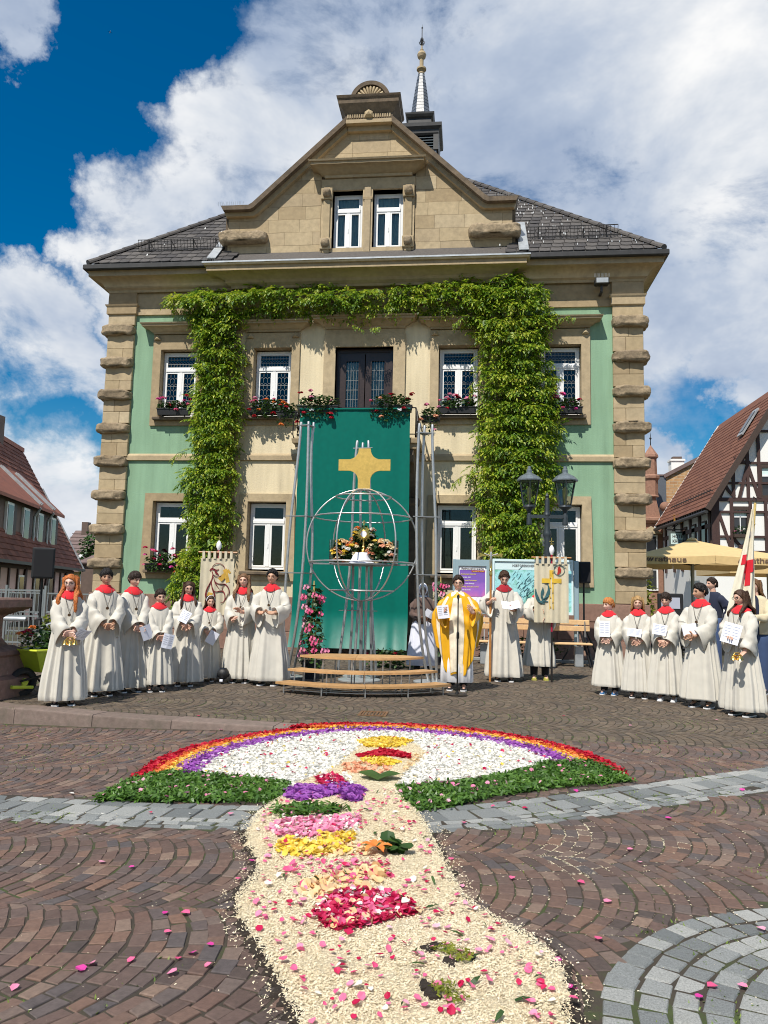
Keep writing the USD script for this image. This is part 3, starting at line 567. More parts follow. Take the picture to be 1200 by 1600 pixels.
# corner quoins: rock-faced bosses between smooth courses
smooth_st, rough_st = [], []
for s in (-1, 1):
    for k in range(9):
        zc = 8.28 - .8855*k
        x0, x1 = sorted((s*6.18, s*7.07))
        if k < 8:
            v, f = rounded(x0, x1, -.24, .34, zc-.14, zc+.135, e=.40, amp=.055, seed=k+int(s*20)+40, freq=7)
            rough_st.append((v, f))
        zt = zc - .132 if k < 8 else None; zb = zc - .8855 + .135 if k < 7 else 1.34
        if k < 8:
            n = 2 if k % 2 == 0 else 1; hs = (zt-zb)/n
            zs = [zb + (zt-zb)*q for q in ([0, random.uniform(.4, .6), 1])]
            for j in range(2):
                cut = s*random.uniform(6.45, 6.65) if random.random() < .55 else None
                xs = sorted((s*6.19, s*6.925)); segs = [(xs[0], xs[1])] if cut is None else [(xs[0], cut), (cut, xs[1])]
                for a, b in segs: smooth_st.append(cbox(a+.003, b-.003, -.085+random.uniform(-.004, .004), .32, zs[j]+.003, zs[j+1]-.003, .008))
    x0, x1 = sorted((s*6.19, s*6.925))
    smooth_st.append(cbox(x0, x1, -.085, .32, 8.42, 8.70, .008))
    # inner quoins of the middle bay
    for k in range(9):
        zc = 8.1 - .8855*k; a, b = sorted((s*3.24, s*3.95))
        if zc > 1.6: rough_st.append(rounded(a, b, -.17, .2, zc-.14, zc+.13, e=.42, amp=.035, seed=90+k+int(s), freq=7))
        zt, zb = zc - .13, max(zc - .8855 + .13, 1.34)
        if zt > zb + .1: smooth_st.append(cbox(a+.02, b-.02, -.08, .2, zb, zt, .008))
pieces('quoin_stone', smooth_st, 'sandstone', hall); pieces('quoin_boss', rough_st, 'sandstone_rough', hall, smooth=True)
# pilaster caps and entablature at the corners
cap_prof = [(.0, 8.70), (.045, 8.72), (.045, 8.90), (.07, 8.93), (.085, 8.97), (.02, 8.98), (.015, 9.36)]
for s in (-1, 1):
    x0, x1 = sorted((s*6.19, s*6.925)); obj('pilaster_cap', frame_loft(x0, x1, -.085, .4, cap_prof), 'sandstone', hall)
    a, b = sorted((s*3.6, s*6.19))
    m = MB().box(a, b, -.05, .3, 8.70, 8.86).box(a, b, -.03, .3, 8.86, 9.40); obj('frieze', m, 'sandstone', hall)
obj('frieze', MB().box(-3.6, 3.6, -.12, .3, 8.80, 9.02).box(-3.6, 3.6, -.09, .3, 9.02, 9.40), 'sandstone', hall)
corn = [(.8*a, b) for a, b in [(.0, 9.30), (.03, 9.30), (.04, 9.36), (.12, 9.40), (.14, 9.45), (.20, 9.52), (.30, 9.575), (.40, 9.60), (.52, 9.61), (.52, 9.73), (.56, 9.735), (.58, 9.76), (.40, 9.78)]]
obj('cornice', frame_loft(-6.925, 6.925, -.09, 14.0, corn, cap=False), 'sandstone', hall, 35)
cc = [(.0, 9.28), (.04, 9.28), (.05, 9.34), (.16, 9.39), (.18, 9.46), (.30, 9.52), (.42, 9.55), (.56, 9.56), (.56, 9.68), (.61, 9.69), (.64, 9.73), (.3, 9.76)]
obj('middle_cornice', frame_loft(-3.48, 3.48, -.22, .3, cc), 'sandstone', hall, 35)
obj('cornice_flashing', MB().box(-4.13, 4.13, -.87, -.3, 9.735, 9.775), 'pale_zinc', hall)
# gutters
def gutter(pts):
    m = MB(); m.tube(pts, .075, 8); return m
for s in (-1, 1):
    m = MB(); a, b = sorted((s*4.0, s*7.44)); m.box(a, b, -.66, -.50, 9.74, 9.88, .02); c0, c1 = sorted((s*7.30, s*7.443)); m.box(c0, c1, -.50, 14.2, 9.74, 9.88, .02); obj('gutter', m, 'dark_zinc', hall)
# string course
for a, b in ((-6.19, -3.95), (3.95, 6.19), (-3.24, -1.45), (1.45, 3.24)):
    y = 0 if abs(a+b) > 7 else -.05
    obj('string_course', frame_loft(a, b, y-.01, .2, [(0, 4.77), (.05, 4.785), (.055, 4.90), (.035, 4.93), (.0, 4.96)]), 'sandstone', hall)
# windows
def ring(x0, x1, z0, z1, w, wt=None): return rect(x0, x1, z0, z1).difference(rect(x0+w, x1-w, z0+w, z1-(wt or w)))
def window(x0, x1, z0, z1, y, split=.28, lattice=False, curtain=False, mull=True):
    fr = MB(); w = .065
    fr.prism(ring(x0, x1, z0, z1, w), y, y+.07)
    zt = z1 - (z1-z0)*split
    fr.box(x0+w, x1-w, y-.03, y+.06, zt-.045, zt+.045, .012); xm = (x0+x1)/2
    fr.box(xm-.05, xm+.05, y-.018, y+.06, z0+w, zt-.045, .01)
    lights = [(x0+w, x1-w, zt+.045, z1-w), (x0+w, xm-.05, z0+w, zt-.045), (xm+.05, x1-w, z0+w, zt-.045)]
    for a, b, c, d in lights: fr.prism(ring(a-.002, b+.002, c-.002, d+.002, .042), y-.012, y+.045)
    win = obj('window', fr, 'white_frame', hall)
    for a, b, c, d in lights:
        obj('pane', MB().box(a+.035, b-.035, y+.018, y+.024, c+.035, d-.035), 'pane', win)
        if lattice:
            L = MB(); n = max(3, int((b-a-.08)/.075)); st = (b-a-.08)/n; hh = .16; yy = y + .010
            for i in range(n+1):
                xx = a + .04 + st*i; z = c + .04
                while z < d - .04:
                    e = min(z + hh*.62, d-.04); L.bar((xx, yy, z), (xx, yy, e), .008); 
                    if e < d - .05 and i < n: L.bar((xx, yy, e), (xx+st/2, yy, min(e+.05, d-.04)), .008); L.bar((xx+st, yy, e), (xx+st/2, yy, min(e+.05, d-.04)), .008)
                    z += hh
            for q in (1, 2): L.bar((a+.04, yy, c+(d-c)*q/3), (b-.04, yy, c+(d-c)*q/3), .014)
            obj('lead_lattice', L, 'lead', win)
    if curtain:
        t = np.linspace(x0+.05, x1-.05, 60); Pz = np.stack([np.stack([t, y+.075+.02*np.sin(t*60), np.full(60, z)], 1) for z in (z0+.03, z1-.05)], 1); obj('curtain', grid_mesh(Pz), 'curtain', win, True)
    m = MB().box(x0+.08, x1-.08, y-.026, y-.012, zt-.02, zt+.0); 
    obj('handle', MB().box(xm-.012, xm+.012, y-.035, y-.018, (z0+zt)/2-.06, (z0+zt)/2+.06, .004), 'white_frame', win)
    return win
def surround(x0, x1, z0, z1, top, y=-.05, flare=0.0, w=.215):
    p = sg.Polygon([(x0-w-flare, z0-.24), (x1+w+flare, z0-.24), (x1+w, top), (x0-w, top)]).difference(rect(x0, x1, z0, z1))
    obj('window_surround', prism(p, y-.055, .2), 'sandstone', hall)
    obj('window_reveal', prism(ring(x0-.02, x1+.02, z0-.02, z1+.02, .021), y-.03, .33), 'sandstone', hall)
def hood(x0, x1, z, y, big=1.0):
    h = .235*big
    pr = [(.0, z), (.03*big, z+.005), (.04*big, z+.05*big), (.10*big, z+.075*big), (.15*big, z+.12*big), (.22*big, z+.15*big), (.27*big, z+.155*big), (.27*big, z+.20*big), (.30*big, z+.205*big), (.315*big, z+h)]
    obj('window_hood', frame_loft(x0, x1, y, .2, pr), 'sandstone', hall, 40)
for i, (a, b) in enumerate(OPEN):
    y = 0 if i in (0, 3) else -.05
    window(a+.02, b-.02, UP_Z[0]+.04, UP_Z[1]-.03, .16, lattice=True)
    surround(a, b, *UP_Z, 8.13, y); hood(a-.19, b+.19, 8.155, y-.04)
    for xx in (a-.1, b+.1): obj('ornament', hull([(xx-.085, y-.09, 7.99), (xx+.085, y-.09, 7.99), (xx-.085, y-.09, 8.03), (xx+.085, y-.09, 8.03), (xx-.02, y-.15, 8.02), (xx+.02, y-.15, 8.02), (xx, y-.12, 8.12), (xx, y, 8.12), (xx-.085, y, 7.99), (xx+.085, y, 7.99)]), 'sandstone', hall)
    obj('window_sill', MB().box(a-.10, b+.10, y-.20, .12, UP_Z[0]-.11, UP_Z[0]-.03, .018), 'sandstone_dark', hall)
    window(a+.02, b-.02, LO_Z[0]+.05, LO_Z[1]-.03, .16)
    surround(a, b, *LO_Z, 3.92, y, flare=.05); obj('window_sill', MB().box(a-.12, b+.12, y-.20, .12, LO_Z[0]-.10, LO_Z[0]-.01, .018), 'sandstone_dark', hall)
# balcony door
m = sg.Polygon([(-1.05, 5.15), (1.05, 5.15), (1.05, 8.06), (-1.05, 8.06)]).difference(rect(*DOOR)); obj('door_surround', prism(m, -.115, .2), 'sandstone', hall)
obj('door_frieze', MB().box(-1.03, 1.03, -.10, .2, 8.06, 8.20, .01), 'sandstone', hall); hood(-1.0, 1.0, 8.20, -.10, 1.12)
df = MB(); df.prism(ring(DOOR[0], DOOR[1], DOOR[2], DOOR[3], .09), .10, .18); df.box(-.66, .66, .125, .17, 7.60, 7.65)
door = obj('balcony_door', df, 'door_wood', hall)
for s in (-1, 1):
    a, b = sorted((s*.012, s*.655)); lf = MB(); lf.prism(rect(a, b, 5.22, 7.62).difference(rect(a+.15, b-.15, 5.9, 7.42)), .12, .165)
    lf.prism(ring(a+.13, b-.13, 5.88, 7.44, .03), .108, .12); lf.box(a+.12, b-.12, .112, .12, 5.32, 5.78, .004); obj('door_leaf', lf, 'door_wood', door)
    obj('pane', MB().box(a+.15, b-.15, .14, .146, 5.9, 7.42), 'pane', door)
    L = MB(); n = 5; st = (b-a-.3)/n
    for i in range(n+1): L.bar((a+.15+st*i, .132, 5.9), (a+.15+st*i, .132, 7.42), .009)
    for q in range(1, 6): L.bar((a+.15, .132, 5.9+q*.253), (b-.15, .132, 5.9+q*.253), .011)
    obj('lead_lattice', L, 'lead', door)
    t = np.linspace(a+.15, b-.15, 30); obj('curtain', grid_mesh(np.stack([np.stack([t, .22+.012*np.sin(t*80), np.full(30, z)], 1) for z in (5.9, 7.4)], 1)), 'curtain', door, True)
# ground floor doorway behind the hanging, under the balcony
obj('entrance_surround', prism(rect(-.95, .95, 1.0, 4.1).difference(rect(-.6, .6, 1.0, 3.9)), -.12, .2), 'sandstone', hall)
obj('entrance_door', MB().box(-.6, .6, .1, .16, .5, 3.9).box(-.03, .03, .08, .1, .5, 3.9).box(-.5, -.1, .085, .1, 2.0, 3.6).box(.1, .5, .085, .1, 2.0, 3.6), 'door_wood', hall)
# balcony
obj('balcony_slab', frame_loft(-1.42, 1.42, -1.18, -.06, [(0, 4.86), (.03, 4.87), (.05, 4.98), (.10, 5.0), (.12, 5.10), (.06, 5.13)]), 'sandstone', hall, 40)
for s in (-1, 1):
    v = []
    prof = [(0, 4.86), (-1.12, 4.86), (-1.16, 4.72), (-1.05, 4.58), (-.8, 4.55), (-.55, 4.40), (-.35, 4.1), (-.2, 3.85), (0, 3.8)]
    a, b = sorted((s*1.12, s*1.38)); P = sg.Polygon(prof); mm = trimesh.creation.extrude_polygon(P, b-a, engine='earcut'); v = np.array(mm.vertices); v = np.stack([v[:, 2]+a, v[:, 0]-.06, v[:, 1]], 1)
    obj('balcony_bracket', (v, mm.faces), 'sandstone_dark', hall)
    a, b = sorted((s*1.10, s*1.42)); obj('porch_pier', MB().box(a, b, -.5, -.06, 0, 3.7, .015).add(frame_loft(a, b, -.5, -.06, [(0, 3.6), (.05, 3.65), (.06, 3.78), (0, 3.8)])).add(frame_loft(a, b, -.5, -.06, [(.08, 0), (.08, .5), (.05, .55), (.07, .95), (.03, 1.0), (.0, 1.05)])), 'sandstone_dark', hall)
rail = MB()
for z in (5.22, 5.86): rail.bar((-1.42, -1.2, z), (1.42, -1.2, z), .035, .02); [rail.bar((s*1.42, -1.2, z), (s*1.42, -.05, z), .035, .02) for s in (-1, 1)]
for i in range(20):
    x = -1.42 + 2.84*i/19; rail.bar((x, -1.2, 5.1), (x, -1.2, 5.86), .014)
def scroll(c, r, ax, turns=1.4, n=26, flip=1):
    t = np.linspace(0, turns*2*PI, n); rr = r*(1 - t/t[-1]*.75); p = np.zeros((n, 3)); p[:, 1] = rr*np.cos(t)*flip; p[:, 2] = rr*np.sin(t); return p + np.array(c)
for s in (-1, 1):
    for j in range(6): rail.bar((s*1.42, -1.2+j*.22, 5.1), (s*1.42, -1.2+j*.22, 5.86), .014)
    for j, z in ((0, 5.38), (0, 5.70), (1, 5.54)): rail.tube(scroll((s*1.45, -1.02 + j*.3, z), .13, 1, flip=1), .012, 5)
    rail.tube([(s*1.45, -1.2, 4.95), (s*1.5, -1.32, 5.2), (s*1.48, -1.36, 5.5), (s*1.45, -1.25, 5.8)], .014, 5)
obj('balcony_railing', rail, 'black_iron', hall)
# gable
GX = 3.72
gable = sg.Polygon([(-GX, 9.6), (GX, 9.6), (GX, 11.28), (3.02, 11.30), (.62, 13.66), (-.62, 13.66), (-3.02, 11.30), (-GX, 11.28)])
gw = [(-.93, -.13), (.13, .93)]; gz = (10.34, 11.92)
gop = so.unary_union([rect(a, b, *gz) for a, b in gw])
obj('gable_core', prism(gable.buffer(-.01).difference(gop), -.13, .25), 'sandstone_dark', hall)
gs = []; z = 9.76; row = 0; cuts = so.unary_union([rect(-1.24, 1.24, 10.2, 12.62)])
while z < 13.7:
    h = .355; x = -4.0 - (row % 2)*.42
    while x < 4.0:
        w = random.uniform(.7, 1.05); p = rect(x+.003, x+w-.003, z+.003, z+h-.003).intersection(gable.buffer(-.004)).difference(cuts)
        for g in getattr(p, 'geoms', [p]):
            if g.area > .01 and g.geom_type == 'Polygon': gs.append(prism(g, -.150 + random.uniform(-.003, .003), -.05))
        x += w
    z += h; row += 1
pieces('gable_stone', gs, 'sandstone', hall)
# gable window group
p = rect(-1.22, 1.22, 10.2, 12.22).difference(gop); obj('window_surround', prism(p, -.20, .1), 'sandstone', hall)
obj('window_pilaster', MB().box(-.085, .085, -.235, -.2, 10.2, 12.0, .01).box(-.12, .12, -.24, -.2, 11.62, 11.70, .008), 'sandstone', hall)
for s in (-1, 1):
    obj('window_pilaster', MB().box(*sorted((s*.98, s*1.16)), -.25, -.2, 10.2, 12.0, .01), 'sandstone', hall)
    for zk in (11.80, 10.44):
        obj('pilaster_block', MB().box(s*1.07-.15, s*1.07+.15, -.29, -.2, zk-.15, zk+.15, .012), 'sandstone', hall)
        v, f = rounded(s*1.07-.11, s*1.07+.11, -.42, -.22, zk-.11, zk+.11, e=.8, amp=.02, seed=int(zk*10), sub=3); obj('stone_knob', (v, f), 'sandstone_rough', hall, True)
obj('window_frieze', MB().box(-1.24, 1.24, -.19, .1, 12.0, 12.24, .01), 'sandstone', hall)
hood(-1.1, 1.1, 12.24, -.2, 1.35)
for a, b in gw: window(a+.02, b-.02, gz[0]+.03, gz[1]-.04, .02, split=.3, curtain=True)
# raking copings: lower fillet and upper slab
for s in (-1, 1):
    inner = [(s*3.76, 11.26), (s*3.02, 11.26), (s*2.92, 11.31), (s*.58, 13.50)]
    mid = [(s*3.80, 11.37), (s*3.08, 11.37), (s*2.98, 11.42), (s*.60, 13.64)]
    outer = [(s*3.86, 11.49), (s*3.12, 11.49), (s*3.02, 11.55), (s*.62, 13.79)]
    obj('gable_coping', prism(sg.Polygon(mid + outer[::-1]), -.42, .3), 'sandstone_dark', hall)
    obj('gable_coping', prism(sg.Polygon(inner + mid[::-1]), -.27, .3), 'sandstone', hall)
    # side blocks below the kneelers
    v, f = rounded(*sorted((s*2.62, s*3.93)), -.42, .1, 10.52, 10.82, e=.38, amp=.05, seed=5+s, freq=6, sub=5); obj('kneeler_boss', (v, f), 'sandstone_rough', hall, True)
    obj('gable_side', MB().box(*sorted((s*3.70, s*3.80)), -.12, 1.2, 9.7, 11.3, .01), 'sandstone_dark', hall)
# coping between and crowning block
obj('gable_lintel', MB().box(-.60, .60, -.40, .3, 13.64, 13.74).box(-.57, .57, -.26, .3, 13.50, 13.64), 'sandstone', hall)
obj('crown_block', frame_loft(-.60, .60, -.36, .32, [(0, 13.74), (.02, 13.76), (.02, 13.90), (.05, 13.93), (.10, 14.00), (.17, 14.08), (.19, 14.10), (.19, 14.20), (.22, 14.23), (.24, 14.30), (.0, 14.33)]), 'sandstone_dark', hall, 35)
for i in range(19):
    x = -.55 + i*1.1/18
    if abs(x) > .12: obj('dentil', MB().box(x-.018, x+.018, -.40, -.375, 13.78, 13.88, .004), 'sandstone', hall)
obj('carved_head', hull([(-.11, -.42, 13.78), (.11, -.42, 13.78), (-.11, -.42, 13.93), (.11, -.42, 13.93), (-.06, -.48, 13.82), (.06, -.48, 13.82), (0, -.5, 13.88), (-.1, -.37, 13.76), (.1, -.37, 13.76), (0, -.46, 13.96)]), 'sandstone', hall)
ang = np.linspace(0, PI, 25); half = sg.Polygon([(.54*math.cos(a), 14.36 + .56*math.sin(a)) for a in ang]); inn = sg.Polygon([(.43*math.cos(a), 14.37 + .44*math.sin(a)) for a in ang])
obj('lunette', prism(half, -.16, .16), 'sandstone_dark', hall); obj('lunette_rim', prism(half.difference(inn), -.24, -.16), 'sandstone_dark', hall)
obj('lunette_base', MB().box(-.58, .58, -.26, .2, 14.315, 14.372, .008), 'sandstone', hall)
for i in range(13):
    a = PI*(i+.5)/13; d = np.array([math.cos(a), 0, math.sin(a)]); obj('shell_rib', MB().tube([np.array([0, -.17, 14.38])+d*.06, np.array([0, -.19, 14.38])+d*.24, np.array([0, -.18, 14.38])+d*.40], [.012, .03, .042], 7), 'sandstone', hall, True)
# roof
TP = .96; EY, EX, EZ = -.60, 7.32, 9.90
obj('roof', (np.array([(-EX, EY, EZ-.05), (EX, EY, EZ-.05), (EX, 14.04, EZ-.05), (-EX, 14.04, EZ-.05), (0, 6.72, EZ-.05+7.32*TP)]), np.array([(0, 1, 4), (1, 2, 4), (2, 3, 4), (3, 0, 4)])), 'slate_tile', hall)
tiles = []; sl = math.hypot(1, TP); n1 = np.array([0, -TP, 1])/sl; ud = np.array([0, 1, TP])/sl
rows = int(7.32*sl/.27); rows_t = []
gab = lambda z: 3.75 if z < 11.3 else max(0, 3.75 - (z-11.3)*1.0)
for i in range(rows):
    s0 = i*.27; y = EY + s0*ud[1]; z = EZ + s0*ud[2]; half_w = EX - (y - EY)
    if y > 4.6: break
    x = -half_w + (i % 2)*.14
    while x < half_w - .1:
        xa, xb = max(x, -half_w), min(x+.272, half_w)
        if not (abs(x+.14) < gab(z) - .25 and y < 3.4):
            o = np.array([0, y, z]); w = xb - xa; lift = random.uniform(-.004, .004)
            P = lambda u, t, h: np.array([xa + u, 0, 0]) + o + ud*t + n1*h
            a = [P(.004, .03, .028+lift), P(w*.5, -.012, .034+lift), P(w-.004, .03, .028+lift), P(w-.004, .30, .012), P(.004, .30, .012)]
            b = [P(.004, .03, .008), P(w*.5, -.012, .010), P(w-.004, .03, .008)]
            tiles.append((np.array(a+b), np.array([(0, 1, 4), (1, 3, 4), (1, 2, 3), (0, 5, 6), (0, 6, 1), (1, 6, 7), (1, 7, 2), (2, 7, 3), (0, 4, 5)])))
        x += .278
tile_d = [np.linalg.norm(t[0][0]-EYE) for t in tiles]
pieces('roof_tile', tiles, 'slate_tile', hall, limit=300, rest='upper_roof_tiles', key=lambda i: tile_d[i])
caps = []
for s in (-1, 1):
    for sy in ((EY, 1), ):
        n = 34
        for i in range(n):
            t0 = i*7.32/n; p = np.array([s*(EX-t0), EY+t0, EZ+t0*TP+.03]); q = np.array([s*(EX-t0-.25), EY+t0+.25, EZ+(t0+.25)*TP+.05]); d = q-p; d /= np.linalg.norm(d)
            L = np.array([s*1.0, 1.0, 0]); L /= np.linalg.norm(L); L = np.cross(d, np.array([0, 0, 1.])); L /= np.linalg.norm(L); up = np.cross(L, d); up *= np.sign(up[2]); V = []
            for e, rr, hh in ((p, .115, .0), (q, .095, -.015)):
                for a in np.linspace(-.1, PI+.1, 8): V.append(e + L*rr*math.cos(a) + up*(rr*math.sin(a)*.9 + hh - .02))
            F = [(j, j+1, j+9, j+8) for j in range(7)] + [(j, j+8, j+9, j+1) for j in range(7)]
            caps.append((np.array(V), np.vstack([tri(np.array(F[:7])), [(0, j, j+1) for j in range(1, 7)]])))
pieces('ridge_tile', caps, 'slate_tile', hall)
hk = MB()
for i in range(150):
    s0 = random.uniform(.3, 4.5); x = random.choice([-1, 1])*random.uniform(3.2, 7.0) if random.random() < .25 else random.uniform(3.0, 7.1)
    y = EY + s0*ud[1]
    if abs(x) < EX - (y-EY) - .2: c = np.array([x, y, EZ + s0*ud[2]]) + n1*.03; hk.bar(c, c + ud*.05 + n1*.03, .022, .012)
obj('snow_hooks', hk, 'pale_zinc', hall, kind='stuff')
for x0, x1, s0 in ((-6.2, -3.75, .75), (4.1, 6.35, .85)):
    g = MB(); o = np.array([0, EY, EZ]) + ud*s0
    for h in (.06, .24): g.bar(o + n1*h*.5 + np.array([x0, 0, h]), o + n1*h*.5 + np.array([x1, 0, h]), .018)
    n = int((x1-x0)/.09)
    for i in range(n+1): x = x0 + (x1-x0)*i/n; g.bar(o + np.array([x, 0, .05]), o + n1*.12 + np.array([x, 0, .25]), .010)
    for i in range(4): x = x0 + (x1-x0)*(i+.5)/4; g.bar(o + np.array([x, 0, 0]), o + n1*.12 + np.array([x, 0, .24]), .02); g.bar(o + ud*.3 + np.array([x, 0, .02]), o + n1*.12 + np.array([x, 0, .22]), .015)
    obj('snow_guard', g, 'black_iron', hall)
# gable roof running back into the main roof, with lead valleys
for s in (-1, 1):
    obj('gable_roof', (np.array([(s*3.75, .3, 11.2), (0, .3, 14.15), (0, 4.6, 14.15), (s*3.75, 1.7, 11.2)]), np.array([(0, 1, 2), (0, 2, 3), (0, 2, 1), (0, 3, 2)])), 'slate_tile', hall)
    obj('gable_cheek', MB().box(*sorted((s*3.70, s*3.78)), .25, 1.75, 9.7, 11.22), 'pale_zinc', hall)
    obj('valley_flashing', MB().bar((s*3.98, -.62, 9.97), (s*3.98, .9, 11.43), .24, .02, up=(0, -TP, 1)), 'pale_zinc', hall)
# bird spikes on ledges
def spikes(x0, x1, y, z):
    g = MB()
    for i in range(int((x1-x0)/.05)):
        x = x0 + i*.05; g.bar((x, y, z), (x + random.uniform(-.02, .02), y-.03, z+.10), .005)
    obj('bird_spikes', g, 'pale_zinc', hall)
spikes(-3.95, -3.25, -.3, 11.54); spikes(-1.3, 1.3, -.42, 12.56); spikes(-4.1, -3.7, -.85, 9.77); spikes(3.3, 3.95, -.3, 11.54)
# turret
tx, ty = .84, 6.6
turret = obj('turret', MB().box(tx-.62, tx+.62, ty-.62, ty+.62, 15.8, 16.75, .02), 'turret_slate', hall)
obj('turret_cornice', frame_loft(tx-.62, tx+.62, ty-.62, ty+.62, [(0, 17.25), (.06, 17.30), (.07, 17.42), (.16, 17.50), (.17, 17.62), (-.1, 17.66)]), 'dark_zinc', turret)
obj('turret_frame', MB().box(tx-.68, tx-.5, ty-.66, ty+.66, 16.7, 17.26).box(tx+.5, tx+.68, ty-.66, ty+.66, 16.7, 17.26).box(tx-.6, tx+.6, ty-.5, ty+.5, 16.7, 17.3), 'dark_zinc', turret)
for i in range(5): obj('louvre', MB().bar((tx-.5, ty-.6, 16.78+i*.1), (tx+.5, ty-.6, 16.78+i*.1), .015, .11, up=(0, -.7, -.7)), 'lantern_roof', turret)
obj('turret_neck', frame_loft(tx-.40, tx+.40, ty-.40, ty+.40, [(.05, 17.62), (.05, 17.72), (.0, 17.74), (.0, 18.02), (.06, 18.06), (.10, 18.14), (.11, 18.2), (-.05, 18.22)]), 'dark_zinc', turret)
sp = []; zz = np.linspace(18.2, 19.95, 14); rr = lambda z: .37*(1 - (z-18.2)/1.75)**.85*.72 + .105
for i in range(13):
    for k in range(8):
        a0, a1 = PI/8 + k*PI/4, PI/8 + (k+1)*PI/4; r0, r1 = rr(zz[i])+.012, rr(zz[i+1])
        V = [(tx+r0*math.cos(a0), ty+r0*math.sin(a0), zz[i]), (tx+r0*math.cos(a1), ty+r0*math.sin(a1), zz[i]), (tx+r1*math.cos(a1), ty+r1*math.sin(a1), zz[i+1]+.02), (tx+r1*math.cos(a0), ty+r1*math.sin(a0), zz[i+1]+.02)]
        ri = r0 - .02; V += [(tx+ri*math.cos(a0), ty+ri*math.sin(a0), zz[i]), (tx+ri*math.cos(a1), ty+ri*math.sin(a1), zz[i])]
        sp.append((np.array(V), tri(np.array([(0, 1, 2, 3), (4, 5, 1, 0)]))))
for q in sp: obj('slate', q, 'turret_slate', turret)
obj('spire_core', MB().lathe([(rr(z)-.02, z) for z in zz], 8, (tx, ty, 0), PI/8), 'dark_zinc', turret)
obj('finial', MB().lathe([(.10, 19.93), (.12, 19.96), (.09, 20.04), (.085, 20.08), (.17, 20.12), (.17, 20.18), (.085, 20.22), (.07, 20.3), (.075, 20.55), (.14, 20.60), (.165, 20.70), (.13, 20.79), (.06, 20.84), (.065, 20.90), (.03, 20.94), (.02, 21.1)], 16, (tx, ty, 0)), 'sandstone', turret, 30)
wv = MB().lathe([(.018, 20.9), (.015, 21.7), (.002, 21.9)], 6, (tx, ty, 0)).lathe([(.015, 21.72), (.035, 21.75), (.015, 21.78)], 8, (tx, ty, 0))
for k in range(6):
    a = k*PI/3; d = np.array([math.cos(a), math.sin(a), 0]); c = np.array([tx, ty, 21.08]); wv.tube([c, c + d*.08 + (0, 0, .05), c + d*.10 + (0, 0, .12), c + d*.05 + (0, 0, .15), c + d*.04 + (0, 0, .10)], .014, 5); wv.tube([c + (0, 0, .15), c + d*.055 + (0, 0, .20), c + d*.045 + (0, 0, .26)], .012, 5)
obj('weather_vane', wv, 'black_iron', turret)
# small things fixed to the facade
fl = obj('floodlight', MB().box(5.72, 6.06, -.42, -.2, 9.14, 9.30, .02).bar((5.89, -.3, 9.14), (5.89, -.3, 8.98), .05).box(5.86, 5.92, -.3, -.02, 8.96, 9.0), 'dark_zinc', hall)
obj('lamp_glass', MB().box(5.75, 6.03, -.44, -.42, 9.16, 9.28), 'pale_zinc', fl)
g = MB()
for i in range(12): g.bar((5.7+i*.033, -.4, 9.31), (5.7+i*.033, -.42, 9.40), .006)
obj('bird_spikes', g, 'pale_zinc', hall)
# ------------------------------------------------------------------ scattering of leaves and petals
def scatter(T, F, pos, Rm, sc):
    """T (k,3), F (m,3) placed n times: positions (n,3), rotations (n,3,3), scales (n,)."""
    pos = np.asarray(pos); n = len(pos); k = len(T)
    V = np.einsum('nij,kj->nki', Rm, T)*np.asarray(sc).reshape(n, 1, 1) + pos[:, None]
    return V.reshape(-1, 3), (F[None] + (np.arange(n)*k)[:, None, None]).reshape(-1, 3)
def rots(yaw, pitch, roll=None):
    n = len(yaw); c, s = np.cos(yaw), np.sin(yaw); o, z = np.ones(n), np.zeros(n)
    Rz = np.stack([np.stack([c, -s, z], -1), np.stack([s, c, z], -1), np.stack([z, z, o], -1)], 1)
    c, s = np.cos(pitch), np.sin(pitch); Rx = np.stack([np.stack([o, z, z], -1), np.stack([z, c, -s], -1), np.stack([z, s, c], -1)], 1)
    R = Rz @ Rx
    if roll is not None:
        c, s = np.cos(roll), np.sin(roll); R = R @ np.stack([np.stack([c, z, s], -1), np.stack([z, o, z], -1), np.stack([-s, z, c], -1)], 1)
    return R
def leaflet(l, w, droop=.15, fold=.25):
    return np.array([(0, 0, 0), (-w/2, l*.45, fold*w*.5), (0, l*.42, -.02*l), (w/2, l*.45, fold*w*.5), (0, l, -droop*l)]), np.array([(0, 2, 1), (1, 2, 4), (0, 3, 2), (3, 4, 2)])
def pinnate(n=4, L=.24, l=.105, w=.046):
    Vs, Fs = [], []; t, f = leaflet(l, w); k = 0
    for i in range(n):
        s = .25 + .7*i/n
        for sd in (-1, 1):
            R = rotz(sd*1.05) @ rotx(-.25); v = t @ R.T*(1 - .15*s) + np.array([0, L*s, -.35*L*s*s]); Vs.append(v); Fs.append(f + k); k += len(t)
    v = t @ rotx(-.55).T + np.array([0, L*.95, -.35*L*.9]); Vs.append(v); Fs.append(f + k)
    return np.vstack(Vs), np.vstack(Fs)
PIN = pinnate()
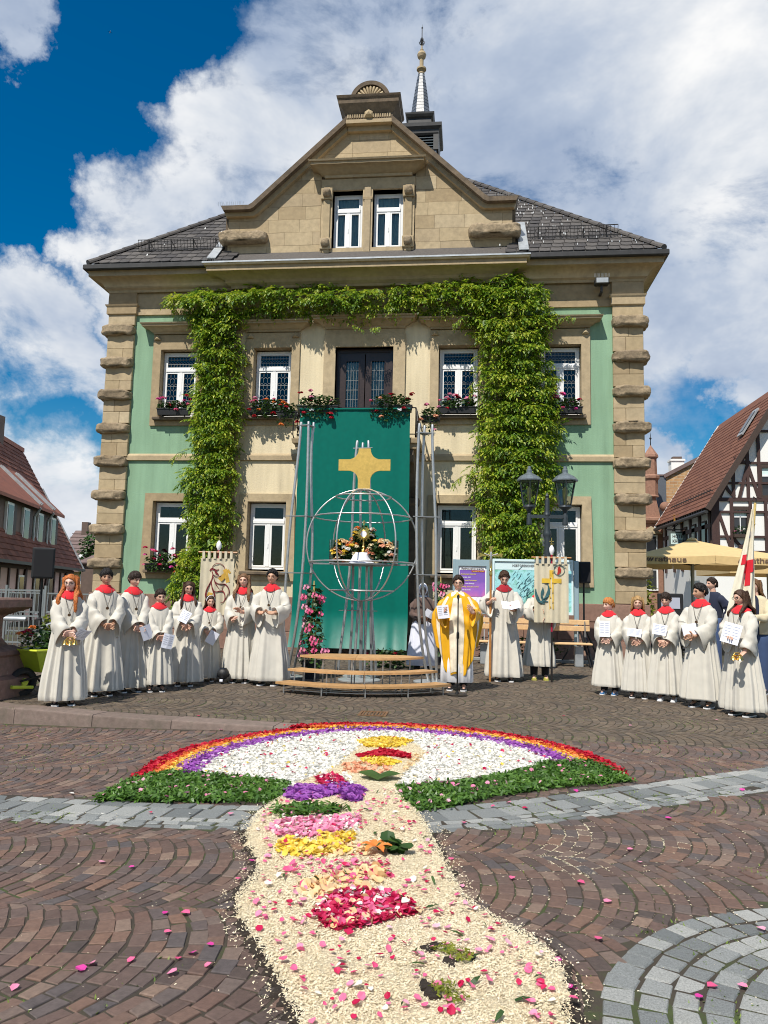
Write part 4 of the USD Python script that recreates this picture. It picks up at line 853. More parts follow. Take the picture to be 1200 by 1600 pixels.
def vine_leaves(regions, seed, dens=420):
    """regions: (x0(z), x1(z)) outlines in the facade plane given as polygons; leaves in overhanging tiers."""
    r = np.random.default_rng(seed); out = []
    for poly, depth in regions:
        b = poly.bounds; n = int(dens*(b[2]-b[0])*(b[3]-b[1])); x = r.uniform(b[0]-.15, b[2]+.15, n); z = r.uniform(b[1]-.1, b[3]+.1, n)
        wob = np.stack([x, np.zeros(n), z], 1); edge = (meshkit.fbm(wob*3.1, 3, seed) - .5)*.34
        big = poly.buffer(.16); prepare(big); ok = contains_xy(big, x, z); x, z, edge, wob = x[ok], z[ok], edge[ok], wob[ok]
        d = -np.array([poly.exterior.distance(sg.Point(a, c)) * (1 if contains_xy(poly, a, c) else -1) for a, c in zip(x, z)])
        ok = d < edge; x, z, d, wob = x[ok], z[ok], d[ok], wob[ok]
        tier = (z*2.6 + 1.5*meshkit.noise(wob*np.array([.9, 1, .35]), seed+3)) % 1.0     # 1 = top of a cushion
        cush = meshkit.fbm(wob*np.array([1.7, 1, 2.4]), 3, seed+5)
        inset = np.clip(-d/.30, 0.15, 1)**.5
        dep = depth*inset*(.35 + .55*np.sin(np.clip(tier, 0, 1)*PI*.92 + .15) + .55*(cush - .4))
        dep = np.clip(dep, .05, None)*r.uniform(.72, 1.08, len(x))
        keep = r.random(len(x)) < (.55 + .45*np.clip(dep/depth*1.4, 0, 1)); x, z, dep = x[keep], z[keep], dep[keep]; n = len(x)
        out.append((scatter(*PIN, np.stack([x, -.06-dep, z], 1), rots(PI + r.normal(0, .85, n), r.normal(-.35, .35, n), r.normal(0, .35, n)), r.uniform(.65, 1.15, n))))
    return cat_arrays(out)
left_col = sg.Polygon([(-4.60, 8.7), (-4.42, 7.9), (-4.34, 6.9), (-4.40, 6.2), (-4.42, 5.4), (-4.30, 4.9), (-4.58, 4.4), (-4.42, 3.5), (-4.28, 2.7), (-4.72, 2.1), (-4.85, 1.6), (-4.66, .95), (-3.95, .9), (-3.62, 1.5), (-3.55, 2.3), (-3.22, 2.9), (-3.12, 3.5), (-3.20, 4.0), (-3.06, 4.4), (-3.20, 5.0), (-3.12, 5.6), (-3.02, 6.2), (-3.10, 6.9), (-3.16, 7.6), (-3.20, 8.3), (-3.0, 8.7)])
gar_l = sg.Polygon([(-5.42, 8.90), (-4.9, 8.72), (-4.5, 8.48), (-3.6, 8.40), (-2.8, 8.55), (-2.0, 8.50), (-1.1, 8.52), (-.3, 8.40), (.55, 8.45), (.55, 9.26), (-.3, 9.22), (-1.15, 9.36), (-1.9, 9.28), (-2.8, 9.38), (-3.5, 9.24), (-4.4, 9.30), (-5.1, 9.12)])
gar_r = sg.Polygon([(.55, 8.45), (1.3, 8.56), (2.13, 8.45), (3.1, 8.4), (3.3, 9.4), (2.7, 9.38), (2.11, 9.45), (1.5, 9.30), (.55, 9.26)])
right_col = sg.Polygon([(2.70, 8.9), (2.60, 8.3), (2.84, 7.8), (2.92, 7.2), (2.90, 6.5), (3.02, 5.9), (2.82, 5.3), (2.85, 4.9), (2.68, 4.45), (2.88, 3.9), (2.86, 3.3), (3.02, 2.7), (3.05, 2.3), (3.6, 2.15), (4.3, 2.2), (4.52, 2.7), (4.50, 3.4), (4.72, 3.9), (4.88, 4.5), (4.80, 5.1), (4.84, 5.7), (4.74, 6.5), (4.62, 7.2), (4.58, 7.8), (4.72, 8.3), (4.60, 8.8), (4.46, 9.25), (3.9, 9.52), (3.2, 9.50)])
vl = thing('climbing_vine', 'green climbing vine up the left of the facade, trained along under the cornice', 'climbing plant', (-3.8, 0, 0))
vr = thing('climbing_vine', 'broad green climbing vine covering the wall right of the balcony, behind the street lamp', 'climbing plant', (3.7, 0, 0))
def shifted(a, dx): v, f = a; v = np.array(v); v[:, 0] -= dx; return v, f
obj('foliage', shifted(vine_leaves([(left_col, .52), (gar_l, .62)], 21), -3.8), 'vine_leaf', vl, kind='stuff')
obj('foliage', shifted(vine_leaves([(right_col, .66), (gar_r, .62)], 31), 3.7), 'vine_leaf', vr, kind='stuff')
def stem(pts, r0, r1, seed):
    r = np.random.default_rng(seed); P = np.array(pts, float); t = np.linspace(0, len(P)-1, 60); Q = np.stack([np.interp(t, range(len(P)), P[:, i]) for i in range(3)], 1); Q[:, :2] += .04*np.stack([np.sin(t*3.1+seed), np.cos(t*2.3+seed)], 1); return tube(Q, np.linspace(r0, r1, 60), 7)
for i, dx in enumerate((-.15, .1)):
    obj('stem', stem([(dx, -.14, 0), (dx*.5-.1, -.13, 2.5), (dx, -.14, 5), (dx*1.2, -.14, 8.5), (2.0, -.3, 8.85), (4.2, -.3, 8.9)], .05, .02, 3+i), 'stem_wood', vl, True)
    obj('stem', stem([(dx, -.14, 0), (dx*.5+.1, -.13, 2.5), (dx, -.14, 5), (dx*1.2, -.14, 8.5), (-1.0, -.3, 9.0), (-3.0, -.3, 8.9)], .06, .02, 8+i), 'stem_wood', vr, True)
def tendril(vine, ox, pts, seed):
    r = np.random.default_rng(seed); P = np.array(pts); t = np.linspace(0, len(P)-1, 24); Q = np.stack([np.interp(t, range(len(P)), P[:, i]) for i in range(3)], 1); Q[:, 0] -= ox
    s = obj('tendril', tube(Q, .006, 4), 'stem_wood', vine); k = r.integers(4, 24, 12)
    obj('foliage', scatter(*PIN, Q[k], rots(PI + r.normal(0, 1, 12), r.normal(-.6, .4, 12)), r.uniform(.4, .8, 12)), 'vine_leaf', s, kind='stuff')
tendril(vl, -3.8, [(-.3, -.55, 8.5), (-.35, -.6, 8.2), (.05, -.55, 8.02), (.4, -.5, 8.12)], 1); tendril(vr, 3.7, [(2.75, -.6, 8.4), (2.45, -.65, 8.25), (2.25, -.6, 8.08)], 2); tendril(vr, 3.7, [(4.7, -.5, 8.2), (5.05, -.5, 8.3), (5.25, -.45, 8.28)], 3)
tendril(vr, 3.7, [(2.8, -.5, 4.4), (2.5, -.5, 4.32), (2.3, -.5, 4.15)], 4); tendril(vl, -3.8, [(-4.4, -.4, 5.0), (-4.7, -.4, 4.9), (-4.85, -.35, 4.7)], 5); tendril(vr, 3.7, [(2.9, -.5, 6.8), (2.72, -.45, 6.6), (2.7, -.4, 6.4)], 6)

# ------------------------------------------------------------------ flower boxes
LEAF = (np.array([(0, 0, 0), (-.5, .35, .08), (-.42, .8, .02), (0, 1.0, -.06), (.42, .8, .02), (.5, .35, .08), (0, .45, -.05)]), np.array([(0, 6, 1), (1, 6, 2), (2, 6, 3), (3, 6, 4), (4, 6, 5), (5, 6, 0)]))
PETAL = (np.array([(0, -.5, 0), (-.45, -.1, .12), (-.4, .35, .1), (0, .5, .02), (.4, .35, .1), (.45, -.1, .12), (0, 0, -.05)]), np.array([(0, 1, 6), (1, 2, 6), (2, 3, 6), (3, 4, 6), (4, 5, 6), (5, 0, 6)])[:, ::-1])
def ball(n, r, seed, squash=.8):
    q = np.random.default_rng(seed); d = q.normal(size=(n, 3)); d /= np.linalg.norm(d, axis=1, keepdims=True); d[:, 2] = np.abs(d[:, 2])*.9 - .15
    yaw = np.arctan2(-d[:, 0], d[:, 1]); return d*np.array([r, r, r*squash]), rots(yaw, np.arcsin(np.clip(d[:, 2], -1, 1)) - .9 + q.normal(0, .3, n))
def flowerhead(c, r, seed, n=26, s=.5):
    p, R = ball(n, r*.75, seed); return scatter(*PETAL, p + np.asarray(c), R, np.full(n, r*s*1.5))
def bush(parent, lo, hi, n, seed, mat='plant_leaf', size=.05, name='foliage', droop=0):
    r = np.random.default_rng(seed); lo, hi = np.array(lo), np.array(hi); p = r.uniform(-1, 1, (n*2, 3)); p = p[(p**2).sum(1) < 1.05][:n]; n = len(p)
    q = (lo+hi)/2 + p*(hi-lo)/2
    if droop: q[:, 2] -= droop*np.abs(p[:, 1])*r.random(n)
    return obj(name, scatter(*LEAF, q, rots(r.uniform(0, 2*PI, n), r.normal(-.1, .6, n)), r.uniform(.6, 1.3, n)*size), mat, parent, kind='stuff')
def flower_box(x0, x1, y, z, label, seed, nb, cols, h=.30, trail=0.0, axis='x', depth=.17):
    r = np.random.default_rng(seed); L = x1 - x0
    t = thing('flower_box', label, 'flower box', ((x0+x1)/2, y, z), 0 if axis == 'x' else PI/2, 'flower boxes on the town hall')
    m = MB().add(frame_loft(-L/2, L/2, -depth/2, depth/2, [(-.015, 0), (.0, .14), (.012, .145), (.012, .165), (-.01, .168)])); obj('trough', m, 'black_plastic', t)
    [obj('bracket', MB().bar((q*L*.35, depth/2, -.03), (q*L*.35, -depth/2-.01, -.02), .015), 'black_iron', t) for q in (-1, 1)]
    bush(t, (-L/2-.02, -depth*.9, .10), (L/2+.02, depth*.8, .16+h*.75), int(500*L), seed, size=.06)
    if trail: bush(t, (-L/2, -depth-.02, -trail), (L/2, -depth*.2, .2), int(260*L), seed+1, size=.05)
    for i in range(nb):
        c = (r.uniform(-L/2, L/2), r.uniform(-depth*1.1, depth*.3), .2 + r.uniform(.05, h)) if r.random() > (.35 if trail else .12) else (r.uniform(-L/2, L/2), -depth*.95, r.uniform(-trail, .14))
        ci = cols[int(r.integers(len(cols)))]
        obj('blossom', flowerhead(c, r.uniform(.045, .075), seed*50+i), 'petal_' + ci, t)
    return t
flower_box(-5.35, -4.50, -.22, 5.93, 'flower box of pale pink and red geraniums under the far left upper window', 1, 13, ['pink', 'red', 'hot_pink', 'pink', 'magenta'])
flower_box(-2.88, -1.96, -.27, 5.93, 'flower box of bright red and orange geraniums under the upper window left of the balcony', 2, 13, ['hot_pink', 'red', 'orange', 'red', 'pink'], trail=.12)
flower_box(1.92, 2.86, -.27, 5.93, 'flower box of red and pink geraniums under the upper window right of the balcony', 3, 14, ['red', 'pink', 'hot_pink', 'pink', 'red'])
flower_box(4.62, 5.42, -.22, 5.93, 'flower box of dark pink flowers under the far right upper window beside the vine', 4, 15, ['hot_pink', 'crimson', 'pink', 'magenta'])
flower_box(-5.45, -4.45, -.24, 1.93, 'flower box of crimson geraniums under the lower left window', 5, 16, ['crimson', 'red', 'hot_pink', 'magenta'], h=.36, trail=.05)
flower_box(-1.40, -.42, -1.30, 5.72, 'leafy flower box with pale pink blossoms on the left half of the balcony rail', 6, 11, ['pink', 'pink', 'salmon', 'red'], h=.36, trail=.2)
flower_box(.36, 1.34, -1.30, 5.72, 'flower box with scarlet blossoms on the right half of the balcony rail', 7, 10, ['red', 'red', 'hot_pink', 'salmon'], h=.36, trail=.22)
flower_box(-2.05, -1.50, -.7, 5.72, 'flower box with orange blossoms on the left end of the balcony', 8, 6, ['orange', 'red'], trail=.25)
flower_box(1.52, 1.98, -.7, 5.60, 'trailing flower box on the right end of the balcony, nearly without blossoms', 9, 5, ['salmon', 'pink'], trail=.35)

# ------------------------------------------------------------------ the flower carpet
def gp(px, py):
    d = _f + _R*(px-600)/1200.0 + _U*(800-py)/1200.0; z = 0.0
    for _ in range(6): q = EYE + d*(z-EYE[2])/d[2]; z = zat(q[0], q[1])
    return q[0], q[1]
def gpoly(*pts): return sg.Polygon([gp(*p) for p in pts]).buffer(0)
CC, CR = np.array([2.0, -12.32]), 1.99
circ = sg.Point(CC).buffer(CR, 64)
body = gpoly((575, 1160), (548, 1180), (528, 1200), (500, 1215), (462, 1228), (452, 1242), (430, 1256), (405, 1274), (392, 1292), (385, 1310), (392, 1330), (405, 1350), (402, 1370), (380, 1395), (370, 1412), (374, 1432), (388, 1455), (405, 1480), (428, 1520), (442, 1550), (455, 1580), (468, 1600), (475, 1640), (880, 1640), (888, 1600), (884, 1560), (878, 1530), (862, 1500), (830, 1472), (790, 1450), (752, 1430), (722, 1405), (705, 1375), (692, 1350), (676, 1318), (666, 1298), (655, 1280), (640, 1262), (626, 1245), (622, 1232), (634, 1212), (662, 1192), (668, 1180), (650, 1166), (615, 1158))
green_l = gpoly((152, 1252), (205, 1222), (262, 1210), (320, 1214), (380, 1219), (450, 1229), (447, 1242), (420, 1256), (300, 1254), (200, 1252))
green_r = gpoly((622, 1234), (700, 1228), (770, 1218), (825, 1206), (852, 1195), (925, 1193), (960, 1208), (982, 1223), (940, 1226), (860, 1232), (760, 1248), (700, 1262), (655, 1268), (634, 1254))
arc_zone = circ.difference(sg.Polygon([(x, y) for x, y in [gp(152, 1250), gp(205, 1220), gp(262, 1209), gp(450, 1228), gp(455, 1300), gp(0, 1320), gp(0, 1254)]])).difference(sg.Polygon([gp(622, 1234), gp(700, 1227), gp(770, 1217), gp(825, 1205), gp(852, 1194), gp(925, 1192), gp(985, 1223), gp(1150, 1240), gp(900, 1330), gp(640, 1330)]))
def zone(r0, r1): return sg.Point(CC).buffer(CR*r1, 64).difference(sg.Point(CC).buffer(CR*r0, 64)).intersection(arc_zone)
rest_ = so.unary_union([body, green_l, green_r])
red_a, orange_a, yellow_a, purple_a = [zone(a, b).difference(rest_) for a, b in ((.945, 1.0), (.895, .95), (.85, .90), (.765, .86))]
white_a = sg.Point(CC).buffer(CR*.775, 64).intersection(arc_zone).difference(rest_)
carpet = thing('flower_carpet', 'flower carpet with a petal rainbow above a long pale path of wood chips', 'flower carpet', (0, 0, 0))
def bed(poly, h, cell, seed, amp=.006):
    b = poly.bounds; xs = np.arange(b[0], b[2]+cell, cell); ys = np.arange(b[1], b[3]+cell, cell); X, Y = np.meshgrid(xs, ys, indexing='ij')
    prepare(poly); inn = contains_xy(poly, X, Y); Z = ground_z(X, Y) + h + amp*2*(meshkit.fbm(np.stack([X, Y, X*0], -1)*14, 2, seed) - .5) - np.where(inn, 0, h+.012)
    X = X + RNG.uniform(-.35, .35, X.shape)*cell; Y = Y + RNG.uniform(-.35, .35, Y.shape)*cell
    P = np.stack([X, Y, Z], -1); v, f = grid_mesh(P); i = inn.ravel(); keep = i[f].any(1); return v, f[keep][:, ::-1] if False else f[keep]
def pts_in(poly, n, seed):
    r = np.random.default_rng(seed); b = poly.bounds; out = np.zeros((0, 2)); prepare(poly)
    while len(out) < n: p = np.stack([r.uniform(b[0], b[2], n*2), r.uniform(b[1], b[3], n*2)], 1); out = np.vstack([out, p[contains_xy(poly, p[:, 0], p[:, 1])]])
    return out[:n]
def petals(poly, dens, size, mat, seed, h0=.01, h1=.03, T=PETAL, name='petal_field', tilt=.45, label=None, fuzz=.0, parent=None):
    if fuzz: poly = poly.buffer(fuzz)
    n = max(3, int(poly.area*dens)); r = np.random.default_rng(seed); p = pts_in(poly, n, seed+1) + r.normal(0, max(fuzz, .008), (n, 2))*(r.random((n, 1)) < .35); z = ground_z(p[:, 0], p[:, 1]) + r.uniform(h0, h1, n)
    a = scatter(*T, np.column_stack([p, z]), rots(r.uniform(0, 2*PI, n), r.normal(0, tilt, n), r.normal(0, tilt, n)), r.uniform(.6, 1.3, n)*size)
    return obj(name, a, mat, parent or carpet, label=label, kind='stuff')
whole = so.unary_union([circ.intersection(arc_zone), body, green_l, green_r])
rim = whole.buffer(.045).intersection(sg.box(-1, -17.3, 6, -9)).difference(band_poly.difference(so.unary_union([green_l, green_r, body]).buffer(.0)))
obj('soil_edge', bed(rim, .010, .035, 1, .010), 'potting_soil', carpet, kind='stuff')
CHIP = (np.array([(-.5, -.16, 0), (.5, -.2, .04), (.45, .2, .1), (-.4, .16, .02)]), np.array([(0, 1, 2), (0, 2, 3)]))
obj('wood_chip_bed', bed(body, .022, .035, 2, .006), 'chip_bed', carpet)
petals(body, 40000, .0085, 'wood_chip', 5, .022, .029, CHIP, 'wood_chips', .3, fuzz=.012)
petals(body.buffer(.10).difference(body), 2600, .0095, 'wood_chip', 6, .006, .016, CHIP, 'wood_chips', .4)
CUT = (np.array([(-.12, -.5, 0), (.12, -.5, .03), (.16, 0, .12), (-.14, 0, .10), (.03, .55, .04)]), np.array([(0, 1, 2), (0, 2, 3), (3, 2, 4)]))
petals(red_a, 6800, .036, 'petal_red', 11, label='red petals, outer band of the rainbow', fuzz=.022); petals(orange_a, 6800, .035, 'petal_orange', 12, label='orange petals, band of the rainbow', fuzz=.01)
petals(yellow_a, 6500, .035, 'petal_yellow', 13, label='yellow petals, band of the rainbow', fuzz=.01); petals(purple_a, 5600, .040, 'petal_purple', 14, label='purple petals, inner band of the rainbow', fuzz=.03)
petals(white_a, 7000, .031, 'petal_white', 15, label='white petals inside the rainbow', fuzz=.01); petals(white_a, 90, .03, 'petal_yellow', 16); petals(white_a, 22, .034, 'petal_crimson', 17, .03, .04)
for g_, sd in ((green_l, 20), (green_r, 22)): petals(g_, 9500, .052, 'cut_green', sd, .005, .034, CUT, 'cut_greenery', .55, fuzz=.02); petals(g_, 45, .036, 'petal_pink', sd+1, .036, .044)
obj('wood_chip_bed', bed(white_a, .012, .04, 3), 'chip_bed', carpet)
Pt = lambda pts, dens, size, col, seed, **k: petals(gpoly(*pts), dens*1.4, size*.82, 'petal_' + col, seed, .024, .040, fuzz=.012, **k)
Pt([(560, 1163), (600, 1156), (642, 1162), (620, 1172), (575, 1172)], 5000, .04, 'yellow', 31); Pt([(557, 1186), (600, 1176), (640, 1185), (638, 1190), (605, 1185), (575, 1190)], 6000, .045, 'red', 32); Pt([(565, 1190), (590, 1188), (625, 1196), (600, 1203), (570, 1197)], 4500, .04, 'yellow', 33)
Pt([(535, 1198), (575, 1196), (610, 1206), (590, 1214), (540, 1212)], 900, .045, 'salmon', 34); Pt([(650, 1182), (668, 1182), (640, 1205), (628, 1212)], 500, .04, 'peach', 35)
Pt([(450, 1240), (470, 1234), (500, 1238), (515, 1230), (552, 1234), (566, 1240), (558, 1258), (540, 1256), (536, 1244), (500, 1252), (470, 1258), (452, 1252)], 4500, .055, 'purple', 36); Pt([(495, 1220), (520, 1216), (540, 1228), (530, 1240), (505, 1236)], 2600, .05, 'crimson', 37); Pt([(500, 1218), (540, 1216), (552, 1234), (510, 1238)], 700, .05, 'white', 47)
petals(gpoly((420, 1272), (470, 1264), (540, 1268), (545, 1274), (500, 1282), (440, 1284)), 2600, .07, 'cut_green', 38, .026, .05, CUT, 'cut_greenery')
Pt([(420, 1300), (440, 1288), (560, 1282), (556, 1296), (500, 1314), (440, 1312)], 1700, .045, 'pink', 39); Pt([(420, 1288), (560, 1280), (560, 1310), (425, 1316)], 350, .045, 'white', 40)
Pt([(436, 1330), (450, 1318), (480, 1324), (500, 1330), (500, 1312), (548, 1310), (550, 1322), (530, 1330), (545, 1338), (490, 1344), (445, 1344)], 2600, .05, 'yellow', 41); Pt([(500, 1328), (570, 1326), (575, 1342), (510, 1346)], 900, .045, 'peach', 42)
Pt([(470, 1390), (520, 1372), (590, 1362), (600, 1380), (560, 1402), (500, 1410), (472, 1408)], 620, .06, 'peach', 43); Pt([(440, 1360), (600, 1352), (610, 1380), (480, 1400)], 330, .045, 'hot_pink', 44)
core = gpoly((490, 1440), (500, 1420), (530, 1408), (570, 1402), (610, 1406), (640, 1420), (655, 1438), (620, 1446), (580, 1456), (530, 1466), (505, 1456))
petals(core, 6500, .035, 'petal_crimson', 45, .026, .048, label='heap of crimson rose petals'); petals(core, 1100, .036, 'petal_hot_pink', 46, .034, .054); petals(core, 330, .034, 'petal_white', 48, .04, .056); petals(core, 300, .04, 'petal_peach', 49, .04, .056); petals(core, 120, .05, 'plant_leaf', 50, .03, .05, CUT, 'leaves')
for i, pl in enumerate(([(655, 1492), (680, 1482), (690, 1488), (672, 1500)], [(690, 1508), (715, 1512), (708, 1522), (692, 1516)], [(655, 1550), (668, 1545), (690, 1572), (676, 1576)], [(725, 1494), (748, 1506), (738, 1512)])): obj('soil_patch', bed(gpoly(*pl).buffer(.012), .033, .02, 60+i, .006), 'potting_soil', carpet)
petals(gpoly((672, 1496), (700, 1488), (738, 1505), (740, 1518), (715, 1516), (690, 1504)), 15000, .016, 'yellow_leaf', 63, .036, .044, CHIP, 'greenish_chips'); petals(gpoly((664, 1552), (700, 1550), (732, 1572), (722, 1586), (690, 1576)), 15000, .016, 'yellow_leaf', 64, .036, .044, CHIP, 'greenish_chips')
inner = body.intersection(sg.box(0, -17, 6, -13.2)).buffer(-.03)
petals(inner, 70, .029, 'petal_hot_pink', 70, .034, .044, name='loose_petals', tilt=.3); petals(inner, 48, .028, 'petal_crimson', 71, .034, .044, name='loose_petals', tilt=.3); petals(inner, 30, .031, 'petal_pink', 72, .034, .044, name='loose_petals', tilt=.3); petals(inner, 9, .038, 'petal_white', 73, .034, .044, name='loose_petals', tilt=.3); petals(inner, 14, .05, 'plant_leaf', 74, .034, .044, CUT, name='loose_leaves', tilt=.3)
for pl, sd in (([(640, 1470), (690, 1480), (760, 1500), (760, 1515), (660, 1500)], 75), ([(640, 1560), (760, 1545), (800, 1560), (740, 1600), (650, 1600)], 76), ([(820, 1480), (880, 1520), (888, 1590), (800, 1560)], 77), ([(400, 1440), (500, 1470), (540, 1520), (440, 1530)], 78)): petals(gpoly(*pl), 120, .031, 'petal_hot_pink', sd, .034, .048, name='loose_petals', tilt=.3)

# moss and grass in the joints, pale chips swept into them at the right
r_ = np.random.default_rng(404); mp_ = np.stack([r_.uniform(-4.5, 8, 60000), r_.uniform(-17.2, -9.0, 60000)], 1)
k_ = meshkit.fbm(np.column_stack([mp_*1.3, np.zeros(60000)]), 4, 9) + .25*meshkit.noise(np.column_stack([mp_*7, np.zeros(60000)]), 3); mp_ = mp_[(k_ > .69) & visible(mp_)]; mp_ = mp_[outside(mp_, [whole])]; n_ = len(mp_)
mz_ = np.where(mp_[:, 1] < kerb_y(mp_[:, 0]), low(mp_[:, 0]), 0.0)
tag(obj('moss', scatter(CUT[0], CUT[1], np.column_stack([mp_, mz_ - .0015]), rots(r_.uniform(0, 6.28, n_), r_.uniform(.3, 1.2, n_)), r_.uniform(.012, .030, n_)), 'moss_green'), 'tufts of green moss and grass growing in the joints of the paving', 'moss', kind='stuff')
z_ = [gpoly(*p).buffer(.02) for p in ([(880, 1300), (925, 1285), (930, 1310), (900, 1318), (910, 1345), (850, 1340), (840, 1325)], [(1030, 1310), (1075, 1320), (1060, 1335)], [(860, 1345), (960, 1355), (900, 1375)])]
sp_ = np.stack([r_.uniform(-4, 7, 5200), r_.uniform(-17, -10.9, 5200)], 1); sp_ = sp_[visible(sp_)]; sp_ = sp_[outside(sp_, [whole])]; n_ = len(sp_)
tag(obj('scattered_chips', scatter(CHIP[0], CHIP[1], np.column_stack([sp_, np.where(sp_[:, 1] < kerb_y(sp_[:, 0]), low(sp_[:, 0]), 0.) + .0015]), rots(r_.uniform(0, 6.28, n_), r_.normal(0, .3, n_)), r_.uniform(.004, .011, n_)), 'wood_chip'), 'tiny pale specks of chips and petals strewn over the brown setts', 'wood chips', kind='stuff')
c_ = np.vstack([pts_in(p, int(p.area*15000), 70+i) for i, p in enumerate(z_)] + [pts_in(gpoly((660, 1290), (1190, 1280), (1190, 1450), (900, 1470), (740, 1400)), 2600, 99)]); n_ = len(c_)
tag(obj('swept_chips', scatter(CHIP[0], CHIP[1], np.column_stack([c_, np.full(n_, -.0006)]), rots(r_.uniform(0, 6.28, n_), r_.normal(0, .3, n_)), r_.uniform(.006, .012, n_)), 'wood_chip'), 'pale wood chips swept into the joints right of the carpet', 'wood chips', kind='stuff')
# one big leaf and a lily lie on the carpet
x, y = gp(592, 1222); lf = thing('leaf', 'single large green leaf lying on the pale path below the rainbow', 'leaf', (x, y, .04))
Lf = np.array([(u*.17*(1-.6*abs(t)**1.5)*(1 if t < 0 else 1), t*.10, .03*u*u) for t in (-1, -.5, 0, .5, 1) for u in (-1, 0, 1)]).reshape(5, 3, 3); obj('blade', grid_mesh(Lf[:, ::-1]), 'plant_leaf', lf)
x, y = gp(588, 1340); ly = thing('lily', 'orange lily blossom with green leaves lying on the pale path', 'lily', (x, y, .035), .5)
for i in range(6):
    a = i*PI/3; t = np.linspace(0, 1, 6); P = np.stack([np.stack([u*.022*np.sin(t*PI)**.8, t*.10, .02 + .05*t - .05*t**3 + .004*u*u], 1) for u in (-1, 0, 1)], 0); v, f = grid_mesh(P); obj('petal', (v @ rotz(a).T, f), 'petal_orange', ly, True)
bush(ly, (.04, -.07, 0), (.16, .03, .05), 16, 4, size=.07)
# ------------------------------------------------------------------ green hanging from the balcony
n = 70; u = np.linspace(0, 1, n); zz = np.linspace(5.80, .20, 60); P = np.zeros((n, 60, 3))
for j, z in enumerate(zz):
    k = (5.8-z)/5.6; x = -1.33 - .06*k + (2.63 + .10*k)*u
    fold = (.005 + .011*k)*np.sin(u*23 + 1.2*math.sin(k*2) + 2.2*np.sin(u*6.1)) + .05*k*np.exp(-((u-.33-.06*k)/.10)**2) - .045*k*np.exp(-((u-.72+.05*k)/.08)**2) + .022*k*np.sin(u*9 + 2 + k + 1.5*np.sin(u*4)) + .002*np.sin(u*70 + 3*k)
    pull = .10*np.exp(-((u-.5)/.6)**2)*k - .30*max(0, (k-.86)/.14)**1.3
    P[:, j] = np.stack([x, -1.36 + fold + pull, np.full(n, z)], 1)
hang = thing('green_hanging', 'tall green cloth hanging from the balcony down to the ground', 'cloth banner', (0, -1.3, 0))
v, f = grid_mesh(P); v = v - (0, -1.3, 0); obj('cloth', (v, f), 'green_cloth', hang, True)
obj('hem', MB().box(-1.34, 1.31, -.10, -.06, 5.77, 5.81, .008), 'green_cloth', hang)
for x in (-1.05, 1.05): obj('tie', MB().box(x-.05, x+.05, -.112, -.1, 5.74, 5.79), 'white_linen', hang)
# ------------------------------------------------------------------ steel frame: three pole clusters and a globe
GC = np.array([.90, -6.0, 2.28]); GR = .95
def spline(pts, n=28):
    P = np.array(pts, float); s = np.concatenate([[0], np.cumsum(np.linalg.norm(np.diff(P, axis=0), axis=1))]); return CubicSpline(s, P)(np.linspace(0, s[-1], n))
def tower(label, poles, plates, base, top):
    t = thing('steel_pole_cluster', label, 'steel frame', (base[0], base[1], 0), group=None); o = np.array([base[0], base[1], 0])
    for p in poles: obj('pole', tube(spline(p) - o, .024, 10), 'steel', t, True)
    for z in plates:
        c = [];
        for p in poles: q = spline(p, 200); c.append(q[np.argmin(np.abs(q[:, 2]-z))][:2])
        c = np.array(c); m_ = c.mean(0); c = m_ + (c-m_)*1.45; obj('tie_plate', prism([tuple(q - o[:2]) for q in c], z-.008, z+.008, 'z'), 'steel_dull', t)
    obj('base_plate', MB().lathe([(.30, 0.0), (.30, .018), (.29, .022), (0.01, .022)], 28), 'pale_zinc', t)
tower('steel pole cluster left of the globe, before the green cloth', [[(-.24, -6.0, 4.42), (-.30, -6.0, 3.5), (-.36, -6, 2.78), (-.41, -6, 1.83), (-.43, -6, 1.0), (-.46, -5.95, .02)], [(-.10, -6.05, 4.42), (-.09, -6.05, 2.78), (-.12, -6.05, 1.84), (-.20, -6.03, .9), (-.36, -5.95, .02)], [(-.04, -5.88, 4.44), (-.02, -5.88, 2.78), (0, -5.88, 1.9), (-.10, -5.87, .95), (-.28, -5.85, .02)]], (4.36, 2.76, 1.78), (-.38, -5.9), 0)
tower('steel pole cluster right of the globe, beside the priest', [[(1.84, -6.05, 4.38), (1.82, -6.05, 2.78), (1.84, -6.05, 1.95), (1.90, -6.0, .95), (2.06, -5.9, .02)], [(1.92, -5.88, 4.38), (1.90, -5.88, 2.78), (1.92, -5.88, 1.95), (1.98, -5.86, .95), (2.14, -5.8, .02)], [(2.06, -6.0, 4.37), (2.11, -6, 3.2), (2.15, -6, 2.4), (2.16, -6, 1.8), (2.17, -6, 1.0), (2.2, -5.95, .02)]], (4.22, 2.77, 1.79), (2.1, -5.9), 0)
tower('steel pole cluster in the middle, behind the globe', [[(.68, -5.45, 4.20), (.63, -5.45, 2.8), (.60, -5.45, 1.8), (.52, -5.5, .8), (.44, -5.5, .02)], [(.77, -5.35, 4.18), (.76, -5.35, 2.8), (.77, -5.35, 1.5), (.74, -5.4, .6), (.72, -5.4, .02)], [(.88, -5.45, 4.20), (.95, -5.45, 2.8), (1.0, -5.45, 1.5), (1.06, -5.5, .7), (1.14, -5.5, .02)], [(.92, -5.5, 1.95), (.92, -5.5, 1.1), (.92, -5.5, .6), (.92, -5.5, .02)]], (4.06, 1.15), (.83, -5.45), 0)
globe = thing('steel_globe', 'open globe of bent steel rods carrying the altar shelf before the green cloth', 'steel globe', GC - (0, 0, GC[2]))
def ringp(r, z, n=64): a = np.linspace(0, 2*PI, n, endpoint=False); return np.stack([r*np.cos(a), r*np.sin(a), np.full(n, z)], 1)
